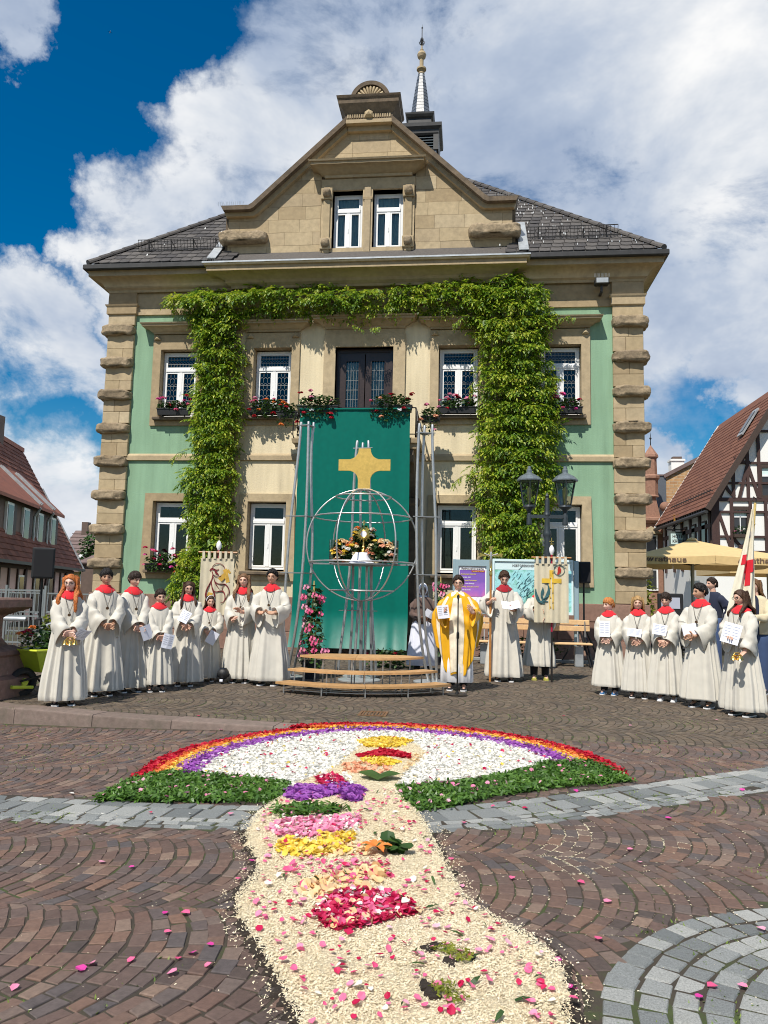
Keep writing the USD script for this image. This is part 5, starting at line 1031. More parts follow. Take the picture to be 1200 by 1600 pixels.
for z in (3.10, 2.74, 1.97, 1.50): obj('ring', tube(ringp(math.sqrt(max(.01, GR**2-(z-GC[2])**2)), z), .013, 8, True), 'steel', globe, True)
for k in range(3):
    a0 = math.radians(12 + 60*k); a = np.linspace(0, 2*PI, 80, endpoint=False); obj('meridian', tube(np.stack([GR*np.cos(a)*math.cos(a0), GR*np.cos(a)*math.sin(a0), GC[2] + GR*np.sin(a)], 1), .013, 8, True), 'steel', globe, True)
obj('shelf', MB().lathe([(.46, 1.925), (.52, 1.93), (.52, 1.955), (.0, 1.955)], 40).bar((-.9, 0, 1.945), (.9, 0, 1.945), .05, .02, up=(0, 0, 1)), 'steel_dull', globe, 30)
obj('support', MB().tube([(.0, .0, 1.34), (.0, .1, .9), (.0, .15, .02)], .03).tube([(.16, .05, 1.93), (.16, .1, .9), (.2, .1, .02)], .022).tube([(-.16, .05, 1.93), (-.16, .1, .9), (-.2, .1, .02)], .022), 'steel_dull', globe, 30)
obj('base_plate', MB().lathe([(.36, 0), (.36, .02), (.34, .026), (.01, .026)], 28), 'pale_zinc', globe)
# gold cross on the globe
cr = thing('gold_cross', 'broad gold cross with curved corners standing on top of the globe', 'cross', GC + (0, 0, GR))
def qarc(cx, cz, r, a0, a1, n=9): return [(cx + r*math.cos(a), cz + r*math.sin(a)) for a in np.linspace(a0, a1, n)]
R_, tb, th = .17, .105, .10                                    # corner radius, half widths
cz = .43; pts = [(.105, 0)] + qarc(.105+R_, cz-th-R_, R_, PI, PI/2) + [(.45, cz-th), (.45, cz+th)] + qarc(.105+R_, cz+th+R_, R_, 1.5*PI, PI) + [(.10, cz+th+R_+.02)]
pts = pts + [(-a, b) for a, b in pts[::-1]]; obj('plate', prism(pts, -.02, .02), 'brass_sheet', cr); obj('foot', MB().box(-.13, .13, -.03, .03, -.02, .02, .004), 'steel_dull', cr)
sh = GC + (0, 0, 1.955-GC[2])
wc = thing('altar_cloth', 'white linen cloth draped over the small pedestal on the globe shelf', 'cloth', sh + (0, -.12, 0))
a = np.linspace(0, 2*PI, 48, endpoint=False); lev = [(.23, 0), (.20, .03), (.165, .09), (.15, .15), (.14, .175), (.13, .182), (.01, .183)]
V = np.vstack([np.stack([(r*(1+.10*(1-i/6)*np.sin(a*5+1)) )*np.cos(a), r*(1+.10*(1-i/6)*np.sin(a*5+1))*np.sin(a)*.8, np.full(48, z)], 1) for i, (r, z) in enumerate(lev)]); F = tri(np.array([(i*48+j, i*48+(j+1) % 48, (i+1)*48+(j+1) % 48, (i+1)*48+j) for i in range(6) for j in range(48)])); obj('drape', (V, F), 'white_linen', wc, True)
mo = thing('monstrance', 'small gold monstrance with a sunburst standing on the white altar cloth', 'monstrance', sh + (.03, -.10, .183))
obj('stem', MB().lathe([(.075, 0), (.07, .015), (.03, .04), (.018, .07), (.03, .10), (.016, .13), (.014, .19), (.03, .20)], 14), 'gold', mo, 30)
c0 = np.array([0, 0, .32]); rays = MB()
for k in range(28):
    a_ = k*2*PI/28; d = np.array([math.cos(a_), 0, math.sin(a_)]); L_ = .155 if k % 2 else .125; p = np.array([-d[2], 0, d[0]]); rays.add(hull([c0 + d*.05 + p*.011 + (0, .004, 0), c0 + d*.05 - p*.011 + (0, .004, 0), c0 + d*.05 + p*.011 - (0, .006, 0), c0 + d*.05 - p*.011 - (0, .006, 0), c0 + d*L_]))
obj('sunburst', rays, 'gold', mo); obj('rim', MB().tube(np.stack([.062*np.cos(np.linspace(0, 2*PI, 24, endpoint=False)), np.full(24, -.008), .32 + .062*np.sin(np.linspace(0, 2*PI, 24, endpoint=False))], 1), .012, 6, True), 'gold', mo, True)
obj('host', prism(sg.Point(0, .32).buffer(.05), -.012, -.004), 'paper', mo); obj('top_cross', MB().box(-.01, .01, -.006, .006, .47, .55).box(-.03, .03, -.006, .006, .505, .52), 'gold', mo)
def arrangement(label, loc, ext, nb, seed, cols):
    t = thing('flower_arrangement', label, 'flower arrangement', loc); r = np.random.default_rng(seed); e = np.array(ext)
    bush(t, (-e[0], -e[1], 0), (e[0], e[1], e[2]*.95), int(900*e[0]*e[2]/.08)+60, seed, size=.05)
    for i in range(nb):
        d = r.normal(size=3); d[1] = -abs(d[1]); d /= np.linalg.norm(d); c = np.array([0, 0, e[2]*.5]) + d*e*np.array([.95, .95, .5]); obj('rose', flowerhead(c, r.uniform(.046, .066), seed*77+i, 26, .6), 'petal_' + cols[int(r.integers(len(cols)))], t)
arrangement('flower arrangement of orange and cream roses on the left of the globe shelf', sh + (-.29, -.08, 0), (.22, .15, .42), 30, 5, ['orange', 'cream', 'cream', 'white', 'peach', 'salmon', 'yellow'])
arrangement('flower arrangement of cream and salmon roses on the right of the globe shelf', sh + (.35, -.08, 0), (.24, .15, .40), 30, 6, ['cream', 'cream', 'salmon', 'orange', 'white', 'peach'])
arrangement('tall flower arrangement of orange roses behind the monstrance', sh + (.02, .06, .05), (.22, .12, .62), 28, 7, ['orange', 'orange', 'salmon', 'white', 'cream', 'yellow'])
for s, lb in ((-1, 'thick yellow candle in a glass at the left end of the globe shelf'), (1, 'thick yellow candle in a glass at the right end of the globe shelf')):
    t = thing('candle', lb, 'candle', sh + (.03 + s*.535, -.05, .02)); obj('wax', MB().lathe([(.045, 0), (.045, .26), (.01, .25)], 18), 'candle', t, 30); obj('glass', MB().lathe([(.058, 0), (.058, .38), (.055, .38), (.055, 0)], 20), 'lantern_glass', t, 30); obj('bracket', MB().box(-.05, .05, -.05, .05, -.02, 0), 'steel_dull', t)
# tiered curved steps
ST = thing('curved_steps', 'three tier curved wooden steps on thin steel legs before the globe', 'steps', (.95, -6.3, 0))
def sector(r0, r1, a0, a1, n=18):
    a = np.radians(np.linspace(a0, a1, n)); return [(r1*math.cos(t), r1*math.sin(t)) for t in a] + [(r0*math.cos(t), r0*math.sin(t)) for t in a[::-1]]
for (r0, r1, z, a0, a1, dxy) in ((1.60, 1.90, .158, -122, -37, (0, 0)), (1.30, 1.58, .318, -125, -34, (0, 0))):
    am = (a0+a1)/2
    for b0, b1 in ((a0, am-.1), (am+.1, a1)): obj('board', prism(sector(r0, r1, b0, b1), z-.032, z, 'z'), 'oak_board', ST)
    for a_ in np.linspace(a0+4, a1-4, 5):
        for r_ in (r0+.05, r1-.04): c = np.array([r_*math.cos(math.radians(a_)), r_*math.sin(math.radians(a_)), 0]); obj('leg', tube([c, c + (0, 0, z-.03)], .011, 6), 'steel', ST)
    for r_ in (r0+.05, r1-.06): obj('brace', tube([(r_*math.cos(t), r_*math.sin(t), z*.35) for t in np.radians(np.linspace(a0+4, a1-4, 12))], .007, 5), 'steel', ST)
    for a_ in np.linspace(a0+4, a1-4, 5): d = np.array([math.cos(math.radians(a_)), math.sin(math.radians(a_)), 0]); obj('brace', tube([d*(r0+.05) + (0, 0, z*.35), d*(r1-.05) + (0, 0, z*.35)], .007, 5), 'steel', ST)
top_ = sg.Polygon(sector(.2, 1.28, -128, -32, 30)).intersection(sg.Polygon([(-2, -2), (2, -2), (2, -.36), (-2, -.72)]))
for s in (-1, 1):
    half_ = top_.intersection(sg.Polygon([(0.215*s*0+.21*0, 0), (s*3, 0), (s*3, -3), (.26, -3), ]).buffer(-.002) if s > 0 else sg.Polygon([(0, 0), (-3, 0), (-3, -3), (.26, -3)]).buffer(-.002)); obj('board', prism(half_, .468, .50, 'z'), 'oak_board', ST)
for x_, y_ in ((-.72, -.98), (-.40, -1.16), (.05, -1.24), (.5, -1.12), (.88, -.82), (-.62, -.66), (.0, -.6), (.55, -.55), (-.3, -.65), (.3, -.58)): obj('leg', tube([(x_, y_, 0), (x_, y_, .47)], .011, 6), 'steel', ST)
# flower towers in pots
def flower_tower(label, loc, h, nb, seed):
    t = thing('potted_climber', label, 'potted plant', loc); r = np.random.default_rng(seed)
    obj('pot', MB().lathe([(.13, 0), (.17, .26), (.18, .27), (.18, .30), (.15, .30), (.14, .27)], 20), 'flowerpot', t, 30); obj('soil', MB().lathe([(.15, .26), (.01, .27)], 16), 'potting_soil', t)
    for k in range(3): a = k*2.1; obj('cane', tube([(.09*math.cos(a), .09*math.sin(a), .25), (.0, .0, h+.1)], .007, 5), 'bamboo', t)
    n = 520; z = r.uniform(.2, h, n); rad = (.20 - .11*(z/h))*r.uniform(.5, 1.15, n); an = r.uniform(0, 2*PI, n)
    obj('foliage', scatter(*LEAF, np.stack([rad*np.cos(an), rad*np.sin(an), z], 1), rots(an - PI/2, r.normal(-.4, .5, n)), r.uniform(.05, .09, n)), 'plant_leaf', t, kind='stuff')
    for i in range(nb):
        z = r.uniform(.35, h); a = r.uniform(PI*.9, PI*2.1); q = (.24 - .10*z/h)*r.uniform(.8, 1.35); c = np.array([q*math.cos(a), q*math.sin(a), z]); tr = MB()
        for k in range(5):
            b = k*2*PI/5; e = np.array([math.cos(b)*.045, -.012, math.sin(b)*.045]); tr.add(scatter(*PETAL, [c + e*.75], rots(np.array([0.]), np.array([1.35]), np.array([b])), [.058]))
        obj('blossom', tr, 'petal_' + ('hot_pink' if r.random() < .6 else 'pink'), t)
    # a low skirt of small plants round the pot
    for i in range(26): a = r.uniform(0, 2*PI); c = (.2*math.cos(a), .2*math.sin(a), r.uniform(.25, .75)); obj('small_flower', flowerhead(c, .018, seed*91+i, 7, .8), 'petal_white', t)
flower_tower('tall potted climber with pink trumpet flowers beside the left steel poles', (.07, -5.95, 0), 1.55, 30, 3)
flower_tower('potted climber with pink flowers half hidden behind the priest', (2.12, -2.6, 0), 1.75, 30, 4)
hg = thing('hydrangea', 'low leafy plant with crimson flowers on the ground behind the steps', 'plant', (1.15, -3.6, 0)); bush(hg, (-.55, -.3, 0), (.6, .3, .36), 420, 9, size=.07)
for i, (x_, z_) in enumerate(((-.42, .28), (.0, .22), (.15, .30), (.4, .2))): obj('blossom', flowerhead((x_, -.28, z_), .055, 700+i, 24), 'petal_red', hg)
# ------------------------------------------------------------------ people
def ball_(p, r, n=10): return m3.Manifold.sphere(r, n).translate([float(c) for c in p])
def bone(a, b, ra, rb, n=10): return m3.Manifold.batch_hull([ball_(a, ra, n), ball_(b, rb, n)])
def unit(v): v = np.asarray(v, float); return v/np.linalg.norm(v)
def elbow(s, w, l1, l2, pole):
    d = w - s; L = min(np.linalg.norm(d), (l1+l2)*.995); d = unit(d); a = (l1*l1 - l2*l2 + L*L)/(2*L); h = math.sqrt(max(0, l1*l1 - a*a)); p = np.asarray(pole, float); p = unit(p - d*(p@d)); return s + d*a + p*h
ICO = trimesh.creation.icosphere(4); IV, IF = np.array(ICO.vertices), np.array(ICO.faces)
def head_shape(k=1.0, jaw=1.0):
    v = IV.copy(); x, y, z = v.T; p = np.stack([x*.074, y*.093, z*.112], 1)
    t = np.clip(-z, 0, 1); p[:, 0] *= 1 - .34*t**1.4*jaw; p[:, 1] *= 1 - .10*t; p[:, 1] += np.where(y > 0, -.022*t, 0)
    fr = np.clip(-y, 0, 1)**.5*(y < 0); g = lambda cx, cz, sx, sz: np.exp(-((p[:, 0]-cx)/sx)**2 - ((p[:, 2]-cz)/sz)**2)*fr
    d = .026*g(0, -.028, .013, .018) + .014*g(0, -.005, .010, .022) - .010*g(.031, .006, .017, .013) - .010*g(-.031, .006, .017, .013) + .006*g(0, .03, .05, .014) + .006*g(0, -.062, .024, .012) - .004*g(0, -.078, .02, .007) + .010*g(0, -.100, .022, .016) + .005*g(.045, -.03, .02, .025) + .005*g(-.045, -.03, .02, .025)
    p[:, 1] -= d; return p*k
def hand_bones(w, d, n, side, curl=.6, k=1.0):
    """w wrist, d direction of the fingers, n palm normal (the way the fingers curl), side = +1/-1 for the thumb."""
    d = unit(d); n = unit(n - d*(n@d)); s = np.cross(n, d)*side; B = []; r = .0095*k
    kn = [w + d*.078*k*a + s*b*k for a, b in ((.98, .030), (1.05, .010), (1.0, -.011), (.90, -.030))]
    B.append(m3.Manifold.batch_hull([ball_(w + s*.018*k, .016*k, 8), ball_(w - s*.018*k, .016*k, 8)] + [ball_(q, .0105*k, 8) for q in kn]))
    for q, L in zip(kn, (.040, .046, .042, .033)):
        a1 = curl*.6; a2 = curl*1.5; p1 = q + (d*math.cos(a1) + n*math.sin(a1))*L*k; p2 = p1 + (d*math.cos(a2) + n*math.sin(a2))*L*.75*k
        B += [bone(q, p1, r, r*.92, 8), bone(p1, p2, r*.92, r*.75, 8)]
    t0 = w + d*.028*k + s*.030*k; t1 = t0 + (d*.7 + s*.75 + n*.35)*.030*k; t2 = t1 + (d*.9 + n*.5*curl)*.030*k; B += [bone(w + d*.012*k + s*.015*k, t0, .014*k, .012*k, 8), bone(t0, t1, .012*k, r, 8), bone(t1, t2, r, r*.8, 8)]
    return B
def loft(rings):                                               # list of (n,3) rings, closed round
    n = len(rings[0]); V = np.vstack(rings); F = tri(np.array([(i*n+j, i*n+(j+1) % n, (i+1)*n+(j+1) % n, (i+1)*n+j) for i in range(len(rings)-1) for j in range(n)])); return V, F
def capped(rings, lo=True, hi=True):
    V, F = loft(rings); n = len(rings[0]); k = len(rings); V = np.vstack([V, rings[0].mean(0), rings[-1].mean(0)]); E = []
    if lo: E += [(k*n, (j+1) % n, j) for j in range(n)]
    if hi: E += [(k*n+1, (k-1)*n+j, (k-1)*n+(j+1) % n) for j in range(n)]
    return V, np.vstack([F, E]) if E else F
def folds(th, seed, n=13):
    r = np.random.default_rng(seed); c = np.sort(np.linspace(0, 2*PI, n, endpoint=False) + r.normal(0, .16, n)); w = r.uniform(.055, .15, n); a = r.uniform(.4, 1.3, n)
    d = (th[:, None] - c[None] + PI) % (2*PI) - PI; return (a*np.exp(-(d/w)**2)).sum(1) - .6
def robe_rings(prof, seed, k, n=132, fold0=1.24, amp=.058, hem=None):
    th = np.arange(n)/n*2*PI; f1 = folds(th, seed); f2 = folds(th + .3, seed + 50, 17); out = []
    for a, b, z in prof:
        t = np.clip((fold0 - z)/1.0, 0, 1)**.8; e = amp*t*(f1 + .35*f2) + .004*np.sin(th*5 + z*21 + seed)*(z > .6)
        c, s = np.cos(th), np.sin(th); q = 2.5; m_ = (np.abs(c)**q + np.abs(s)**q)**(-1/q)
        zz = np.full(n, z) if hem is None else z + hem(th, z)
        out.append(np.stack([(a*m_ + e)*c, (b*m_ + e)*s, zz], 1)*k)
    return out
ALB = [(.064, .060, 1.440), (.098, .078, 1.426), (.134, .092, 1.402), (.164, .104, 1.362), (.176, .118, 1.30), (.176, .132, 1.2), (.176, .138, 1.1), (.182, .143, 1.0), (.192, .150, .9), (.206, .160, .8), (.219, .170, .7), (.233, .181, .6), (.248, .192, .5), (.266, .201, .4), (.276, .210, .3), (.284, .217, .2), (.290, .222, .135), (.292, .224, .075)]
def sleeve(s, e, w, k, seed, r0=.072, cuff=.100, droop=.150):
    r = np.random.default_rng(seed); end = w + unit(w - e)*.0; P = [s*np.array([.82, 1, 1]) - (0, 0, .030*k), s*.62 + e*.38 - (0, 0, .002*k), e, e*.5 + w*.5, end]; t = np.linspace(0, 4, 17); C = np.stack([np.interp(t, range(5), [p[i] for p in P]) for i in range(3)], 1)
    kern = np.array([.25, .5, .25]); 
    for _ in range(3): C[1:-1] = .25*C[:-2] + .5*C[1:-1] + .25*C[2:]
    T = np.gradient(C, axis=0); T /= np.linalg.norm(T, axis=1, keepdims=True); R = []; n = 26; a = np.arange(n)/n*2*PI
    for i in range(17):
        u = i/16; dn = np.array([0, 0, -1.0]) - T[i]*(-T[i][2]); dn = unit(dn) if np.linalg.norm(dn) > .25 else unit(np.array([0, .6, -1.0]) - T[i]*(np.array([0, .6, -1.0])@T[i])); sd = np.cross(T[i], dn)
        rr = (r0*(1-u)*min(1, .8+u*3) + cuff*u*.85 + .010*math.sin(PI*min(1, u*1.3)) + .006*math.sin(u*22 + seed))*k; dr = droop*k*max(0, u-.35)**1.3*1.75
        wr = 1 + .06*np.sin(a*3 + u*9 + seed) + .07*np.sin(a*2 - u*16 + seed) + .05*np.sin(a*5 + u*26)
        ca, sa = np.cos(a), np.sin(a); R.append(C[i] + ca[:, None]*sd*rr*.86*wr[:, None] + (sa*rr*wr + np.clip(sa, 0, 1)*dr)[:, None]*dn)
    inner = R[-1]*.88 + R[-1].mean(0)*.12; back = (R[-3] - R[-3].mean(0))*.75 + R[-3].mean(0)
    return capped(R + [inner, back], True, True)
def strands(k, style, seed, col_len):
    r = np.random.default_rng(seed); out = []
    for i in range(90):
        u = r.uniform(-1, 1); a = PI/2 + u*(1.9 if 'front' in style else 1.55)   # angle about z: back = +y
        L = col_len*r.uniform(.85, 1.08); st = np.array([.070*math.cos(a), .088*math.sin(a)*.9+.008, .055 + .045*r.random()]); P = []
        fy = -.150 if (math.sin(a) < .25 and 'front' in style) else .128
        for q in np.linspace(0, 1, 9):
            out_ = 1.06 + .14*min(q*2.5, 1); x = .078*math.cos(a)*out_; y = .092*math.sin(a)*out_ + .012; z = st[2]*(1-min(1, q*3)) - L*q
            dp = np.clip((-.09 - z)/.10, 0, 1); y = y*(1-dp) + (fy*(.80 + .2*min(1, abs(z)/.3)) + (.012 if fy > 0 else .0))*dp; x *= 1 + .28*dp
            wv = (.014 if 'wavy' in style else .004)*math.sin(q*11 + i); P.append((x + wv + r.normal(0, .003), y + r.normal(0, .003), z))
        out.append(tube(np.array(P)*k, np.array([.014, .017, .018, .018, .017, .016, .014, .011, .005])*k, 6))
    return cat_arrays(out)
def hair_cap(k, style, seed):
    v = IV; x, y, z = v.T; p = head_shape(1.0); nz = meshkit.fbm(v*np.array([5, 5, 2.5]) + seed, 3, seed) - .5
    th = np.arctan2(x, -y)                                      # 0 = face
    line = np.interp(np.abs(th), [0, .5, .85, 1.15, 1.5, 2.0, PI], [.58, .50, .40, .10, .02, -.40, -.55] if style == 'short' else [.52, .46, .30, -.10, -.45, -.75, -.85] if style == 'bob' else [.60, .52, .36, .06, -.35, -.7, -.8])
    if style == 'fringe': line = np.interp(np.abs(th), [0, .5, .85, 1.15, 1.5, 2.0, PI], [.38, .36, .28, .04, -.02, -.42, -.58])
    inside = z > line + nz*.16; thick = (.013 if style != 'bob' else .016) + nz*.012 + (.008*np.clip(z, 0, 1) if style in ('short', 'fringe') else 0)
    d = np.where(inside, thick, -.012); q = p*(1 + d[:, None]/.095); return q*k, IF
def tufts(k, style, seed, n=110):
    r = np.random.default_rng(seed); out = []
    for i in range(n):
        th = r.uniform(-PI, PI); lo = np.interp(abs(th), [0, .6, 1.1, 1.5, 2.2, PI], [.42 if style == 'fringe' else .62, .45, .25, .12, -.25, -.4]); z1 = r.uniform(lo, .98); P = []
        for q in np.linspace(0, 1, 5):
            zz = z1 + (.30 if z1 < .7 else .1)*(1-q) - .16*q*(style == 'fringe' or abs(th) > 1); zz = min(.99, zz); rr = math.sqrt(1 - zz*zz); t2 = th + .5*(q-.5)*(1 if r.random() < .7 else -.6)
            lift = 1.13 + .06*math.sin(q*PI) + (.05*q if style == 'short' else .02*q); P.append((.074*math.sin(t2)*rr*lift, -.093*math.cos(t2)*rr*lift, .112*zz*lift))
        out.append(tube(np.array(P)*k, np.array([.008, .011, .011, .009, .003])*k, 5))
    return cat_arrays(out)
def person(name_label, x, y, H, rz=0., skin='fair', hair='brown', style='short', head=(0., 0.), wrists=None, hands=None, cloth_='alb', shoes='shoe_black', seed=0, hairlen=.3, collar='red_collar', z=0., glasses=False, pend=True, curl=(.7, .7), brow='brow_dark', trousers='black_cloth', build=1.0, hem=.075, cat='person', group=None, hair_extra=None):
    k = H/1.70; t = thing('person', name_label, cat, (x, y, z), rz, group); adult = 1.0 if H > 1.55 else 1.06
    J = lambda *p: np.array(p, float)*k
    rw = np.random.default_rng(seed + 1000); dz_ = rw.uniform(-.05, .05) if wrists else 0
    wrists = tuple((a + .012*rw.normal(), b, c + dz_) for a, b, c in wrists) if wrists and cloth_ == 'alb' and seed in (2, 3, 4, 6, 14, 15, 16, 17) else wrists
    wrists = wrists or ((-.075, -.23, .985), (.075, -.23, .985)); hands = hands or (((.75, -.35, -.35), (.1, -.3, -1)), ((-.75, -.35, -.35), (-.1, -.3, -1)))
    B = []
    hip = [J(-.09, 0, .90), J(.09, 0, .90)]; chest = J(0, .0, 1.27); neckb = J(0, .012, 1.42)
    B += [m3.Manifold.batch_hull([ball_(hip[0], .085*k), ball_(hip[1], .085*k), ball_(J(-.06, .0, 1.08), .082*k), ball_(J(.06, 0, 1.08), .082*k)]), m3.Manifold.batch_hull([ball_(J(-.06, 0, 1.08), .082*k), ball_(J(.06, 0, 1.08), .082*k), ball_(J(-.09, .01, 1.31), .052*k), ball_(J(.09, .01, 1.31), .052*k), ball_(J(-.06, -.005, 1.25), .078*k), ball_(J(.06, -.005, 1.25), .078*k)])]
    hc = J(0, -.012, 1.585); hk = k*.96*adult
    B.append(bone(neckb, hc + J(0, .012, -.06), .056*k, .050*k))
    for s in (0, 1):
        sg_ = -1 if s == 0 else 1; an = J(sg_*.095, .02, .085); kn = J(sg_*.092, -.012, .47); B += [bone(hip[s], kn, .088*k, .055*k), bone(kn, an, .055*k, .038*k), bone(an, an + J(sg_*.012, -.13, -.05), .036*k, .026*k)]
    sh, el = [], []
    for s in (0, 1):
        sg_ = -1 if s == 0 else 1; S = J(sg_*.158, .01, 1.365); W = J(*wrists[s]); E = elbow(S, W, .285*k, .255*k, (sg_*.75, .45, -.75)); sh.append(S); el.append(E)
        d = W - E; L = np.linalg.norm(d); W = E + d/L*min(L, .262*k)
        B += [bone(S*np.array([.86, 1, 1]) - J(0, 0, .055), E, .036*k, .034*k), bone(E, W, .040*k, .026*k)] + hand_bones(W, np.array(hands[s][0], float), np.array(hands[s][1], float), sg_, curl[s], k*.98*adult)
        wrists = tuple(tuple(W/k) if i == s else wrists[i] for i in (0, 1))
    Rh = rotz(head[0]) @ rotx(head[1])                          # head[1] > 0 looks down
    hs = head_shape(hk); hv = hs @ Rh.T + hc; hm = m3.Manifold(m3.Mesh(np.asarray(hv, np.float32), np.asarray(IF, np.uint32)))
    ears = []
    for sg_ in (-1, 1):
        e0 = Rh @ (np.array([sg_*.072, .012, -.012])*hk) + hc; e1 = Rh @ (np.array([sg_*.080, .022, .014])*hk) + hc; ears.append(bone(e0, e1, .012*hk, .015*hk, 8))
    body = m3.Manifold.batch_boolean(B + [hm] + ears, m3.OpType.Add).refine_to_length(.022)
    v, f = arr(body); tm = trimesh.Trimesh(v, f, process=False); trimesh.smoothing.filter_taubin(tm, .45, .47, 4)
    bd = obj('body', (np.array(tm.vertices), np.array(tm.faces)), 'skin_' + skin, t, True)
    hp = lambda *p: Rh @ (np.array(p)*hk) + hc
    for sg_ in (-1, 1):
        c = hp(sg_*.031, -.0805, .006); vv = IV[::1]; e = (trimesh.creation.icosphere(1)); q = np.array(e.vertices)*np.array([.0125, .006, .0058])*hk
        obj('eye', (q @ Rh.T + c, np.array(e.faces)), 'eye_dark', bd, True)
        obj('eyebrow', MB().bar(hp(sg_*.016, -.0925, .024), hp(sg_*.046, -.080, .027), .007*hk, .008*hk), brow, bd)
    e = trimesh.creation.icosphere(1); obj('mouth', (np.array(e.vertices)*np.array([.021, .006, .0055])*hk @ Rh.T + hp(0, -.0925, -.062), np.array(e.faces)), 'lip', bd, True)
    if glasses:
        g = MB()
        for sg_ in (-1, 1):
            a = np.linspace(0, 2*PI, 14, endpoint=False); g.tube([hp(sg_*.033 + .021*math.cos(q), -.100, .004 + .016*math.sin(q)) for q in a], .0024*hk, 5, True); g.tube([hp(sg_*.055, -.098, .008), hp(sg_*.080, 0, .01)], .0022*hk, 4)
        g.tube([hp(-.012, -.101, .008), hp(.012, -.101, .008)], .0024*hk, 4); obj('glasses', g, 'black_plastic', t)
    # hair
    if hair:
        parts = [hair_cap(hk, style if style in ('short', 'bob', 'fringe') else 'long', seed)]
        if style in ('short', 'fringe'): parts.append(tufts(hk, style, seed))
        if style not in ('short', 'fringe'): parts.append(strands(hk, style, seed, hairlen))
        hv, hf = cat_arrays(parts); obj('hair', (hv @ Rh.T + hc, hf), 'hair_' + hair, t, True)
    if hair_extra == 'band':
        a = np.linspace(-1.5, 1.5, 20); obj('hair_band', tube([hp(.083*math.sin(q), -.012, .122*math.cos(q)) for q in a], .008*hk, 6), 'paper', t, True)
    # shoes
    for sg_ in (-1, 1):
        P = []
        for yy, w, h in ((.075, .030, .075), (.03, .036, .085), (-.05, .042, .065), (-.12, .043, .045), (-.165, .030, .030)):
            for xx in (-1, 1): P += [(sg_*.100 + xx*w, yy, .006), (sg_*.100 + xx*w*.75, yy, h)]
        so_ = obj('shoe', (hull(np.array(P)*k)), shoes, t)
        obj('sole', (hull(np.array([(sg_*.100 + xx*w*1.05, yy, zz) for yy, w in ((.08, .031), (-.05, .044), (-.13, .044), (-.17, .03)) for xx in (-1, 1) for zz in (.0, .018)])*k)), 'shoe_white' if shoes != 'shoe_olive' else 'shoe_olive', so_)
        obj('trousers', tube([J(sg_*.093, .0, .62), J(sg_*.094, .01, .3), J(sg_*.096, .018, .07)], np.array([.085, .07, .062])*k, 12) if cloth_ in ('alb', 'priest', 'nun') else cat_arrays([tube([J(sg_*.085, .0, .98), J(sg_*.09, -.005, .75), J(sg_*.094, .0, .45), J(sg_*.096, .018, .06)], np.array([.115, .10, .078, .066])*k, 14)]), trousers, t, True)
    W = [J(*w) for w in wrists]
    if cloth_ == 'alb':
        ringsR = robe_rings([(a*build, b*build, z_) for a, b, z_ in [q_ for q_ in ALB if q_[2] > hem + .02] + [(np.interp(-hem, [-q_[2] for q_ in ALB], [q_[0] for q_ in ALB]), np.interp(-hem, [-q_[2] for q_ in ALB], [q_[1] for q_ in ALB]), hem)]], seed, k)
        inner = ringsR[-1]*np.array([.9, .9, 1]) + (0, 0, .012); up = ringsR[-1]*np.array([.8, .8, 1]) + (0, 0, .15)
        obj('robe', cat_arrays([capped((ringsR + [inner, up]), True, True)] + [sleeve(sh[i], el[i], W[i] - (W[i]-el[i])*.10, k, seed+i) for i in (0, 1)]), 'robe', t, True)
        n = 40; th = np.arange(n)/n*2*PI; pf = [(.061, .060, 1.485), (.072, .070, 1.475), (.082, .080, 1.458), (.104, .094, 1.444), (.130, .106, 1.424), (.132, .107, 1.412)]
        R = [np.stack([a*np.cos(th), b*np.sin(th) + .004 - (.016 if i > 2 else .004)*np.clip(-np.sin(th), 0, 1), z_ - (.020*(i > 2) + .022*(i > 3))*np.clip(-np.sin(th), 0, 1)**2], 1)*k for i, (a, b, z_) in enumerate(pf)]
        obj('collar', capped(R[::-1], False, False), collar, t, True)
        if pend:
            c = J(0, -.158, 1.17 if H > 1.5 else 1.16); obj('pendant_cord', cat_arrays([tube([J(s_*.066, -.05, 1.455), J(s_*.06, -.112, 1.40), J(s_*.028, -.150, 1.28), c + (0, -.002, .02)], .0035*k, 4) for s_ in (-1, 1)]), 'cord', t)
            obj('pendant', prism(sg.Point(0, 0).buffer(.020*k), -.004, .004) if False else (prism(affinity.translate(sg.Point(0, 0).buffer(.020*k), c[0], c[2]), c[1]-.010, c[1]-.002)), 'pendant', t)
    return t, k, W, Rh, rz
def world(p, x, y, rz, z=0): q = rotz(rz) @ np.asarray(p, float); return np.array([q[0]+x, q[1]+y, q[2]+z])
def card(label, p, rz, yaw=0., tilt=0., roll=0., w=.15, h=.21, fold=.12, name='song_sheet', cat='sheet', group=None, lines=True):
    """A folded sheet of paper with lines of print, standing upright before the body at p."""
    t = thing(name, label, cat, p, rz + yaw, group); R = rotx(tilt) @ roty(roll)
    P = np.array([[(u*w/2, -fold*abs(u)*w/2*(-1), (q-.5)*h) for q in (0, .5, 1)] for u in (-1, -.5, 0, .5, 1)]); v, f = grid_mesh(P); v2 = np.vstack([v, v + (0, .002, 0)]); f2 = np.vstack([f, f[:, ::-1] + len(v)]); obj('page', (v2 @ R.T, f2), 'paper', t)
    if lines:
        m = MB()
        for i in range(5): z_ = h*(.34 - i*.14); m.box(-w*.40, -w*.06, -.003, -.002, z_, z_+.006); m.box(w*.06, w*.38, -.003, -.002, z_, z_+.006)
        v, f = m.arrays(); v = v + np.stack([0*v[:, 0], fold*np.abs(v[:, 0]), 0*v[:, 0]], 1); obj('print', (v @ R.T, f), 'print_grey', t, kind='stuff')
    return t
